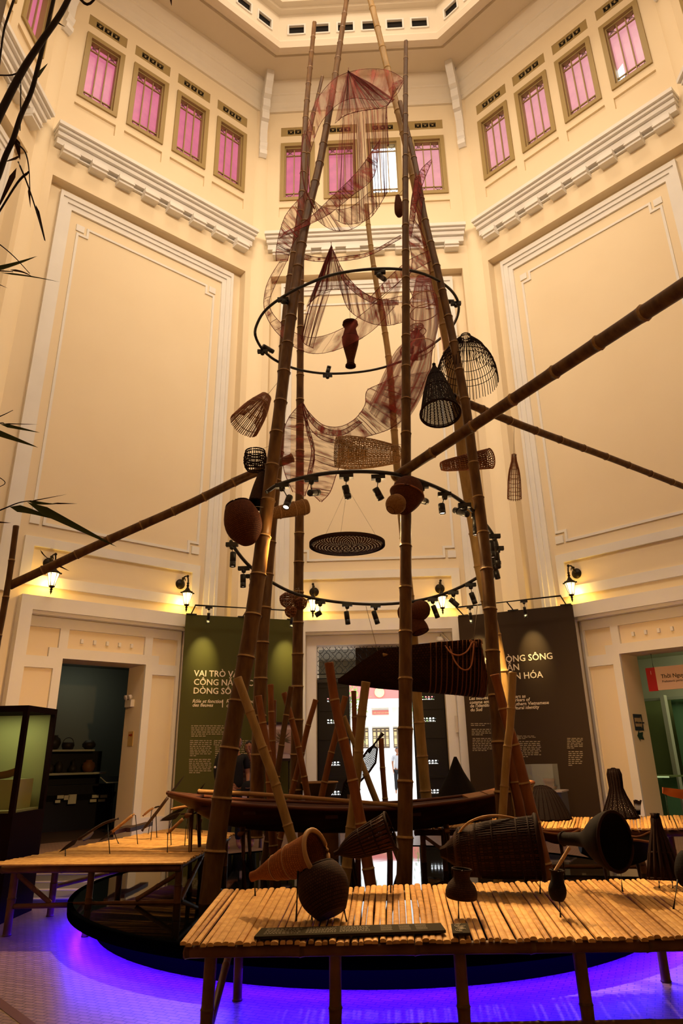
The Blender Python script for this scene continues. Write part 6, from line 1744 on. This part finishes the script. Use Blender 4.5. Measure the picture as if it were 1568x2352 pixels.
net('long red net sash slanting down left across the window level', [
    ([(874, 318, Y), (822, 392, Y), (762, 452, Y), (720, 492, Y), (690, 515, Y), (650, 535, Y)], [(872, 322, Y), (858, 405, Y), (805, 452, Y), (755, 492, Y), (705, 518, Y), (640, 548, Y)], 0, 5, 0.05, 12),
    ([(703, 440, Y + .3), (660, 488, Y + .3), (643, 530, Y + .3), (634, 575, Y + .3), (634, 600, Y + .3)], [(712, 500, Y + .3), (700, 528, Y + .3), (682, 545, Y + .3), (668, 570, Y + .3), (660, 600, Y + .3)], 1, 8, 0.05, 14),
    ([(706, 360, Y + .4), (712, 440, Y + .4), (740, 475, Y + .4), (800, 478, Y + .3), (850, 440, Y + .3)], [(702, 440, Y + .4), (725, 500, Y + .4), (770, 530, Y + .4), (820, 520, Y + .3), (870, 470, Y + .3)], 2, 8, 0.05, 8),
    ([(990, 366, Y + .2), (965, 392, Y + .2), (948, 440, Y + .2), (942, 480, Y + .2)], [(992, 370, Y + .2), (975, 410, Y + .2), (962, 450, Y + .2), (952, 490, Y + .2)], 1, 3, 0.03, 5)])
Y = 7.8
net('middle red net with a sharp peak, sweeping round the upper ring', [
    (ap(762, 566, Y, 5), [(704, 706, Y), (722, 684, Y), (745, 670, Y), (765, 664, Y), (784, 664, Y)], 0, 6, 0.05, 14),
    ([(762, 570, Y), (785, 628, Y), (825, 665, Y), (870, 688, Y), (930, 678, Y)], [(780, 660, Y), (800, 710, Y), (840, 738, Y), (885, 748, Y), (932, 738, Y)], 1, 8, 0.06, 12),
    ([(765, 575, Y), (790, 625, Y), (830, 668, Y), (875, 688, Y), (915, 690, Y)], [(768, 585, Y), (785, 640, Y), (825, 680, Y), (870, 700, Y), (915, 700, Y)], 0, 5, 0.03, 5),
    ([(645, 596, Y + .4), (614, 650, Y + .4), (606, 705, Y + .4), (626, 752, Y + .4), (668, 792, Y + .3), (715, 812, Y + .2), (765, 806, Y + .1), (815, 785, Y), (860, 755, Y), (905, 705, Y)],
     [(662, 592, Y + .4), (634, 650, Y + .4), (618, 700, Y + .4), (645, 742, Y + .4), (695, 772, Y + .3), (740, 772, Y + .2), (790, 752, Y + .1), (835, 718, Y), (880, 682, Y), (925, 640, Y)], 2, 10, 0.05, 12),
    ([(686, 580, Y + .3), (720, 590, Y + .2), (760, 592, Y + .2), (800, 588, Y + .2), (850, 578, Y + .2), (920, 540, Y)], [(684, 592, Y + .3), (720, 600, Y + .2), (760, 600, Y + .2), (800, 598, Y + .2), (850, 586, Y + .2), (920, 548, Y)], 1, 8, 0.03, 6),
    ([(706, 702, Y), (730, 680, Y), (760, 668, Y)], [(690, 775, Y + .1), (700, 790, Y + .1), (720, 800, Y + .1)], 2, 5, 0.04, 14)],
    lambda cb: cb.tube([at(760, 556, Y), at(762, 570, Y)], 0.006, 5))
Y = 7.75
def sleeve(cb):
    pass
T = net('red net strands and sheets hanging beside the right poles', [
    ([(956, 396, Y), (944, 470, Y), (938, 540, Y), (946, 600, Y), (938, 650, Y), (950, 688, Y)], [(972, 448, Y), (966, 520, Y), (978, 560, Y), (986, 610, Y), (990, 650, Y), (1000, 700, Y)], 1, 7, 0.05, 14),
    ([(952, 410, Y - .1), (943, 480, Y - .1), (936, 540, Y - .1)], [(962, 405, Y - .1), (955, 480, Y - .1), (944, 545, Y - .1)], 0, 3, 0.03, 4),
    ([(848, 685, Y), (890, 640, Y), (935, 600, Y), (985, 575, Y)], [(850, 700, Y), (895, 665, Y), (945, 625, Y), (990, 600, Y)], 1, 5, 0.03, 6)])
sl = MB(); cs = MB(); hp = MB()
path = [(972, 640, 18), (972, 662, 22), (974, 690, 31), (975, 712, 33), (974, 745, 33), (966, 790, 30), (950, 822, 44), (935, 860, 50), (912, 910, 50), (885, 955, 46)]
pp = smooth_path([at(u, v, Y) for u, v, _ in path], 4); rr = smooth_path([Vector((msize(r, u, v, Y), 0, 0)) for u, v, r in path], 4)
sl.tube(pp, [r.x for r in rr], 28, caps=False)
red = MB(); red.tube([at(955, 752, Y), at(956, 775, Y), at(950, 812, Y)], [msize(17, 955, 752, Y), msize(20, 956, 775, Y), msize(32, 950, 812, Y)], 20, caps=False)
NS = thing('net_trap', 'red net sleeve with pale hoops glowing beside the right poles', 'net trap', at(950, 822, Y))
sl.build('netting', N_MID, NS); red.build('inner_funnel', N_DENSE, NS)
for u, v, r in ((972, 688, 31), (974, 718, 33), (955, 752, 17), (957, 764, 21), (958, 800, 40)):
    c = at(u, v, Y); q = msize(r, u, v, Y)
    hp.tube([c + Vector((q * math.cos(t), q * math.sin(t), 0.15 * q * math.cos(t))) for t in [2 * PI * j / 28 for j in range(28)]], 0.006, 5, closed=True)
hp.build('hoops', M_NHOOP, NS)
lamp('POINT', 'net_lamp_glow', hit_up(947, 797) + Vector((0, -0.05, 0.05)), (0, 8, 8), 7, (1.0, 0.45, 0.25), rad=0.04)
Y = 7.9
net('lowest red net, draped like a swag from the upright pole to the right poles', [
    ([(694, 924, Y), (712, 950, Y), (742, 976, Y), (780, 980, Y), (815, 962, Y), (838, 930, Y), (842, 898, Y), (872, 882, Y), (915, 862, Y)],
     [(694, 928, Y), (706, 975, Y), (740, 1010, Y), (790, 1018, Y), (845, 1002, Y), (895, 985, Y), (930, 958, Y), (955, 920, Y), (985, 850, Y)], 1, 10, 0.06, 12),
    ([(696, 925, Y), (716, 960, Y), (748, 984, Y), (785, 988, Y), (825, 965, Y)], [(696, 930, Y), (712, 968, Y), (745, 996, Y), (790, 998, Y), (832, 970, Y)], 0, 4, 0.03, 4),
    ([(690, 926, Y), (660, 965, Y), (646, 1020, Y), (652, 1080, Y), (672, 1130, Y)], [(694, 928, Y), (706, 985, Y), (722, 1045, Y), (712, 1100, Y), (700, 1140, Y)], 2, 8, 0.05, 8),
    ([(706, 985, Y), (722, 1045, Y), (712, 1090, Y), (716, 1130, Y), (735, 1152, Y)], [(790, 1015, Y), (785, 1055, Y), (772, 1090, Y), (758, 1130, Y), (738, 1153, Y)], 2, 9, 0.05, 10),
    ([(697, 930, Y), (710, 985, Y), (722, 1035, Y), (712, 1090, Y)], [(694, 932, Y), (704, 990, Y), (715, 1035, Y), (706, 1090, Y)], 0, 3, 0.02, 3)])

# ------------------------------------------------------------------ bamboo foliage at the left edge, close to the viewer
M_TWIG = mat('dark_bamboo_twig', (0.012, 0.005, 0.003), 0.6)
M_LEAF = mat('bamboo_leaf_green', (0.035, 0.055, 0.010), 0.5, color2=(0.06, 0.07, 0.015), scale=14)
M_DRY = mat('dry_bamboo_leaf', (0.045, 0.016, 0.006), 0.6)
def leaf(mb, a, b, wpx, Y, bend=0.0, dy=0.05):
    A_, B_ = at(a[0], a[1], Y), at(b[0], b[1], Y + dy)
    w = msize(wpx, a[0], a[1], Y) / 2
    d = B_ - A_; s_ = d.cross(Vector((0, 1, 0))).normalized()
    n = 10; vs = []; fs = []
    for i in range(n + 1):
        t = i / n
        p = A_ + d * t + s_ * bend * math.sin(PI * t) * d.length
        ww = w * (math.sin(PI * min(t * 1.25, 1) ** 0.7) if t < 0.8 else math.sin(PI * 1) + (1 - t) * 2.2) 
        ww = w * (t * 5 if t < 0.2 else (1 - (t - 0.2) / 0.8) ** 0.8)
        vs += [p + s_ * ww, p + Vector((0, 0.3 * ww, 0)), p - s_ * ww]
    for i in range(n):
        fs += [(i * 3, i * 3 + 1, i * 3 + 4, i * 3 + 3), (i * 3 + 1, i * 3 + 2, i * 3 + 5, i * 3 + 4)]
    mb.add(vs, fs)
def branch(label, stems, leaves, dry, Y):
    p = at(*stems[0][0][0], Y)
    T = thing('bamboo_branch', label, 'branch', p)
    mb = MB()
    for pts, r0, r1 in stems:
        P_ = smooth_path([at(u, v, Y) for u, v in pts], 5); n = len(P_)
        mb.tube(P_, [msize(r0 + (r1 - r0) * i / (n - 1), pts[0][0], pts[0][1], Y) for i in range(n)], 8)
    mb.build('stems', M_TWIG, T)
    if leaves:
        mb = MB()
        for l in leaves: leaf(mb, *l[:3], Y, *(l[3:]))
        mb.build('green_leaves', M_LEAF, T)
    if dry:
        mb = MB()
        for l in dry: leaf(mb, *l[:3], Y, *(l[3:]))
        mb.build('dry_leaves', M_DRY, T)
branch('thick dark bamboo branch crossing the upper left corner, close to the viewer', [([(-140, 560), (-60, 390), (0, 262), (50, 165), (95, 95), (140, 30), (175, -40)], 11, 7), ([(165, -30), (200, 10), (235, -25)], 4, 2), ([(55, 158), (28, 172), (-20, 172)], 2, 1.5), ([(48, 180), (47, 262), (46, 300)], 1.5, 1)],
    [], [((120, 45), (150, 62), 9), ((122, 25), (112, 45), 8), ((390, -20), (394, 14), 8)], 2.6)
branch('thinner dark bamboo branch hanging at the left edge beside the thick one', [([(130, -30), (118, 20), (105, 80), (88, 150), (72, 210), (48, 265), (30, 320), (12, 360), (-10, 420), (-60, 520)], 4, 6), ([(35, -10), (18, 40), (8, 75), (-2, 150)], 3, 2), ([(40, 330), (58, 350), (66, 385), (69, 440)], 2, 1), ([(42, 372), (62, 420), (82, 480), (103, 552)], 2, 1.2), ([(66, 395), (40, 420), (-10, 500)], 3, 2)],
    [((75, 185), (110, 145), 16)], [((38, 318), (46, 368), 14), ((46, 360), (10, 372), 12), ((82, 470), (105, 556), 8), ((38, 385), (-10, 490), 16), ((66, 430), (70, 478), 6), ((0, 395), (-30, 380), 10)], 2.7)
branch('green bamboo twig with narrow leaves at the left edge, level with the tall panel', [([(-60, 520), (0, 562), (35, 592), (68, 628)], 1.6, 0.8), ([(-60, 625), (-10, 622), (30, 624)], 2, 1)],
    [((-30, 622), (86, 588), 16, -0.03), ((0, 626), (138, 648), 5, 0.02)], [((22, 620), (78, 638), 6, 0.1), ((-10, 650), (18, 662), 3)], 2.9)
branch('green bamboo twig with three leaves at the left edge, left of the reddish cone trap', [([(-60, 980), (0, 972), (10, 973)], 2, 1), ([(-20, 965), (10, 952), (30, 942)], 1.5, 0.6), ([(-20, 1085), (12, 1108), (-10, 1122)], 1.0, 0.8)],
    [((0, 974), (92, 994), 9), ((-30, 985), (88, 1028), 15)], [((5, 973), (88, 975), 3)], 3.0)
branch('lowest bamboo twig with a long dark green leaf crossing the sloping beam', [([(-60, 1195), (0, 1172), (42, 1155), (72, 1150)], 2, 1)],
    [((62, 1153), (268, 1256), 20), ((22, 1164), (122, 1192), 17, 0.03), ((66, 1152), (130, 1158), 9, -0.02)], [((62, 1153), (155, 1135), 3), ((120, 1156), (178, 1157), 4), ((-30, 1198), (26, 1201), 6), ((92, 1262), (122, 1288), 3, -.1), ((132, 1298), (160, 1312), 4)], 3.1)
x_ = at(-160, 600, 2.7)
tag(bamboo_mb(MB(), [Vector((x_.x, 2.7, 0)), Vector((x_.x - 0.05, 2.7, 4.6))], 0.03, 0.02, 0.35, 10).build('bamboo_culm', [M_BAMG, M_NODE]), 'living bamboo culm just outside the left edge, bearing the leafy branches', 'bamboo culm')

# ------------------------------------------------------------------ people
M_SKIN = mat('skin', (0.26, 0.11, 0.06), 0.5); M_HAIR = mat('black_hair', (0.008, 0.005, 0.004), 0.4)
M_SHIRTB = mat('black_shirt', (0.010, 0.009, 0.010), 0.8); M_SHIRTG = mat('grey_striped_shirt', (0.14, 0.10, 0.10), 0.8, color2=(0.05, 0.012, 0.015), scale=3, stretch=(0.2, 0.2, 9)); M_TROU = mat('black_trousers', (0.012, 0.011, 0.013), 0.8)
def skin(name, verts, edges, radii, material, parent, sub=2):
    me = bpy.data.meshes.new(name + '_cage'); me.from_pydata(verts, edges, [])
    o = bpy.data.objects.new(name + '_cage', me); COL.objects.link(o)
    md = o.modifiers.new('s', 'SKIN'); md.use_smooth_shade = True; md.branch_smoothing = 0.4
    for i, r in enumerate(radii):
        r = r if isinstance(r, tuple) else (r, r)
        me.skin_vertices[0].data[i].radius = r
    me.skin_vertices[0].data[0].use_root = True
    m2 = o.modifiers.new('d', 'SUBSURF'); m2.levels = sub; m2.render_levels = sub
    bpy.context.view_layer.update()
    res = bpy.data.meshes.new_from_object(o.evaluated_get(bpy.context.evaluated_depsgraph_get()))
    bpy.data.objects.remove(o)
    res.name = name; res.materials.clear(); res.materials.append(material)
    for p in res.polygons: p.use_smooth = True
    q = bpy.data.objects.new(name, res); COL.objects.link(q); q.parent = parent
    return q
def person(label, loc, H, yaw, shirt, arm_l, arm_r, hairlen=0.0, sc=1.0, lean=0.0):
    """arm_*: (elbow, wrist) in body space: x to the person's left, y forward, z up (fractions of height)"""
    T = thing('person', label, 'person', loc)
    cy, sy = math.cos(yaw), math.sin(yaw)
    def W(x, y, z): return Vector((x * cy - y * sy, x * sy + y * cy, z)) * H
    T['label'] = label
    hip = 0.52
    V_ = [W(0, 0, 0.53), W(0, 0.0, 0.62), W(0, 0.005, 0.72), W(0, 0, 0.80), W(0, 0.005, 0.845), W(0, 0.012, 0.875)]
    R_ = [(0.085 * H, 0.062 * H), (0.075 * H, 0.055 * H), (0.088 * H, 0.062 * H), (0.060 * H, 0.045 * H), 0.030 * H, 0.030 * H]
    E_ = [(0, 1), (1, 2), (2, 3), (3, 4), (4, 5)]
    def add(p, r, par):
        V_.append(p); R_.append(r); E_.append((par, len(V_) - 1)); return len(V_) - 1
    for s_, (el, wr) in ((1, arm_l), (-1, arm_r)):
        sh = add(W(0.105 * s_, 0, 0.808), 0.032 * H, 3)
        e = add(W(*el), 0.024 * H, sh); w = add(W(*wr), 0.016 * H, e)
        d = (W(*wr) - W(*el)).normalized(); x, y = basis(d)
        pm = add(W(*wr) + d * 0.035 * H, (0.022 * H, 0.013 * H), w)
        for k in range(4):
            q = W(*wr) + d * 0.058 * H + x * (k - 1.5) * 0.011 * H
            f1 = add(q, 0.0058 * H, pm); f2 = add(q + d * (0.022 - 0.003 * abs(k - 1.5)) * H + y * 0.006 * H, 0.005 * H, f1); add(q + d * (0.036 - 0.004 * abs(k - 1.5)) * H + y * 0.018 * H, 0.0042 * H, f2)
        t1 = add(W(*wr) + d * 0.025 * H - x * 0.024 * H, 0.0068 * H, pm); add(W(*wr) + d * 0.048 * H - x * 0.034 * H + y * 0.008 * H, 0.0055 * H, t1)
    for s_ in (1, -1):
        h = add(W(0.052 * s_, 0, 0.50), 0.050 * H, 0); k = add(W(0.055 * s_, 0.012, 0.285), 0.034 * H, h); an = add(W(0.058 * s_, -0.005, 0.045), 0.021 * H, k)
        add(W(0.062 * s_, 0.05, 0.018), (0.024 * H, 0.016 * H), an); 
    skin('body', V_, E_, R_, M_SKIN, T)
    # head: shaped ellipsoid with brow, nose, chin and ears
    hd = MB(); c = W(0, 0.018, 0.935)
    seg, rings = 24, 18
    vs, fs = [], []
    for i in range(rings + 1):
        th = PI * i / rings
        for k in range(seg):
            a = 2 * PI * k / seg
            x, y, z = math.sin(th) * math.sin(a), math.sin(th) * math.cos(a), math.cos(th)
            w = 0.046 * (1 - 0.18 * max(0, -z) ** 1.5); dd = 0.056
            px_, py_, pz_ = x * w, y * dd, z * 0.065
            if y > 0.55:
                nose = max(0, 1 - abs(x) * 7) * max(0, 1 - abs(z + 0.12) * 4.2); py_ += 0.016 * nose
                eye = max(0, 1 - abs(abs(x) - 0.38) * 5) * max(0, 1 - abs(z - 0.10) * 7); py_ -= 0.006 * eye
                lip = max(0, 1 - abs(x) * 3.5) * max(0, 1 - abs(z + 0.50) * 9); py_ += 0.004 * lip
                chin = max(0, 1 - abs(x) * 3) * max(0, 1 - abs(z + 0.85) * 5); py_ += 0.006 * chin
            vs.append(c + W(px_, py_, pz_))
    for i in range(rings):
        for k in range(seg):
            k2 = (k + 1) % seg
            fs.append((i * seg + k, (i + 1) * seg + k, (i + 1) * seg + k2, i * seg + k2))
    hd.add([v + Vector(loc) for v in vs], fs)
    for s_ in (1, -1): hd.sphere(c + Vector(loc) + W(0.047 * s_, -0.004, -0.002), 0.016 * H, 8, sc=(0.5, 0.7, 1.1))
    hd.build('head', M_SKIN, T)
    fe = MB()
    for s_ in (1, -1):
        fe.sphere(c + Vector(loc) + W(0.019 * s_, 0.0525, 0.006), 0.0055 * H, 8, sc=(1.3, 0.5, 0.6))
        fe.tube([c + Vector(loc) + W(0.010 * s_, 0.055, 0.018), c + Vector(loc) + W(0.028 * s_, 0.050, 0.019)], 0.0018 * H, 4)
    fe.build('eyes', M_HAIR, T)
    mo = MB(); mo.sphere(c + Vector(loc) + W(0, 0.0535, -0.033), 0.008 * H, 8, sc=(1.5, 0.4, 0.45)); mo.build('mouth', mat('lips', (0.22, 0.05, 0.04), 0.5), T)
    hr = MB(); vs, fs = [], []
    for i in range(13):
        th = PI * (0.60 + hairlen) * i / 12
        for k in range(seg):
            a = 2 * PI * k / seg
            front = math.cos(a)
            t2 = min(th, PI * (0.30 + 0.05 * math.sin(5 * a))) if front > 0.35 else th
            x, y, z = math.sin(t2) * math.sin(a), math.sin(t2) * math.cos(a), math.cos(t2)
            vs.append(c + Vector(loc) + W(x * 0.053, y * 0.063 - 0.004, z * 0.073))
    for i in range(12):
        for k in range(seg): fs.append((i * seg + k, (i + 1) * seg + k, (i + 1) * seg + (k + 1) % seg, i * seg + (k + 1) % seg))
    hr.add(vs, fs); hr.build('hair', M_HAIR, T)
    # shirt with short sleeves, trousers
    sv = [W(0, 0, 0.50), W(0, 0.0, 0.62), W(0, 0.005, 0.72), W(0, 0, 0.795), W(0, 0.003, 0.825)]
    sr = [(0.098 * H, 0.072 * H), (0.086 * H, 0.066 * H), (0.098 * H, 0.072 * H), (0.072 * H, 0.055 * H), 0.036 * H]
    se = [(0, 1), (1, 2), (2, 3), (3, 4)]
    for s_, (el, wr) in ((1, arm_l), (-1, arm_r)):
        sv.append(W(0.108 * s_, 0, 0.806)); sr.append(0.040 * H); se.append((3, len(sv) - 1))
        sv.append(W(0.108 * s_, 0, 0.806).lerp(W(*el), 0.75)); sr.append(0.034 * H); se.append((len(sv) - 2, len(sv) - 1))
    skin('shirt', sv, se, sr, shirt, T)
    tv = [W(0, 0, 0.53), W(0.052, 0, 0.48), W(0.056, 0.012, 0.285), W(0.058, -0.004, 0.07), W(-0.052, 0, 0.48), W(-0.056, 0.012, 0.285), W(-0.058, -0.004, 0.07)]
    skin('trousers', tv, [(0, 1), (1, 2), (2, 3), (0, 4), (4, 5), (5, 6)], [(0.088 * H, 0.068 * H), 0.058 * H, 0.042 * H, 0.034 * H, 0.058 * H, 0.042 * H, 0.034 * H], M_TROU, T)
    return T
YP = 13.0
q = at(543, 1690, YP)
man = person('person in a black shirt standing with forearms lowered, before the green banner', (q.x, YP, 0), q.z, -2.5, M_SHIRTB, ((0.135, 0.0, 0.64), (0.11, 0.13, 0.555)), ((-0.135, 0.01, 0.64), (-0.07, 0.14, 0.56)))
H_ = q.z
bp_ = at(500, 1765, YP)
bpk = MB(); bpk.sphere(Vector((bp_.x + 0.06, YP - 0.02, bp_.z)), 0.16, 16, sc=(0.8, 0.8, 1.75)); 
bk_ = thing('backpack', 'black backpack on the back of the person in the black shirt', 'backpack', Vector((bp_.x, YP, bp_.z - 0.28)))
bpk.build('bag', M_SHIRTB, bk_)
mb = MB(); mb.tube(smooth_path([Vector((bp_.x + 0.1, YP - 0.1, bp_.z + 0.22)), Vector((q.x - 0.04, YP - 0.16, bp_.z + 0.2)), Vector((q.x, YP - 0.14, bp_.z)), Vector((bp_.x + 0.12, YP - 0.1, bp_.z - 0.18))], 4), 0.016, 6); mb.build('strap', M_SHIRTB, bk_)
mb = MB(); mb.sphere(Vector((bp_.x - 0.02, YP - 0.12, bp_.z + 0.02)), 0.022, 8); mb.build('badge', M_WHITEP, bk_)
q = at(574, 1702, YP + 0.3)
wom = person('person in a striped grey top holding a hand to the mouth, before the green banner', (q.x, YP + 0.3, 0), q.z, 3.0, M_SHIRTG, ((0.13, 0.03, 0.66), (0.09, 0.12, 0.56)), ((-0.11, 0.06, 0.67), (-0.03, 0.085, 0.865)), hairlen=0.12)
q = at(566, 1818, YP - 0.1)
bg_ = thing('handbag', 'round black bag with a pale tag worn by the person in the striped top', 'bag', q)
mb = MB(); mb.sphere(q + Vector((0.05, -0.1, 0.04)), 0.13, 16, sc=(1, 0.45, 1)); mb.build('bag', M_SHIRTB, bg_)
mb = MB(); mb.obox(q + Vector((0.0, -0.17, -0.06)), (0.04, 0, 0), (0, 0.004, 0), (0, 0, 0.05)); mb.build('tag', M_MOUNT, bg_)
q = at(913, 1756, 30)
person('person far outside in the bright courtyard, half hidden by a bamboo pole', (q.x, 30, 0), 1.66, 3.14, mat('pale_grey_shirt', (0.35, 0.35, 0.38), 0.8), ((0.12, 0, 0.65), (0.11, 0.06, 0.52)), ((-0.12, 0, 0.65), (-0.11, 0.06, 0.52)))
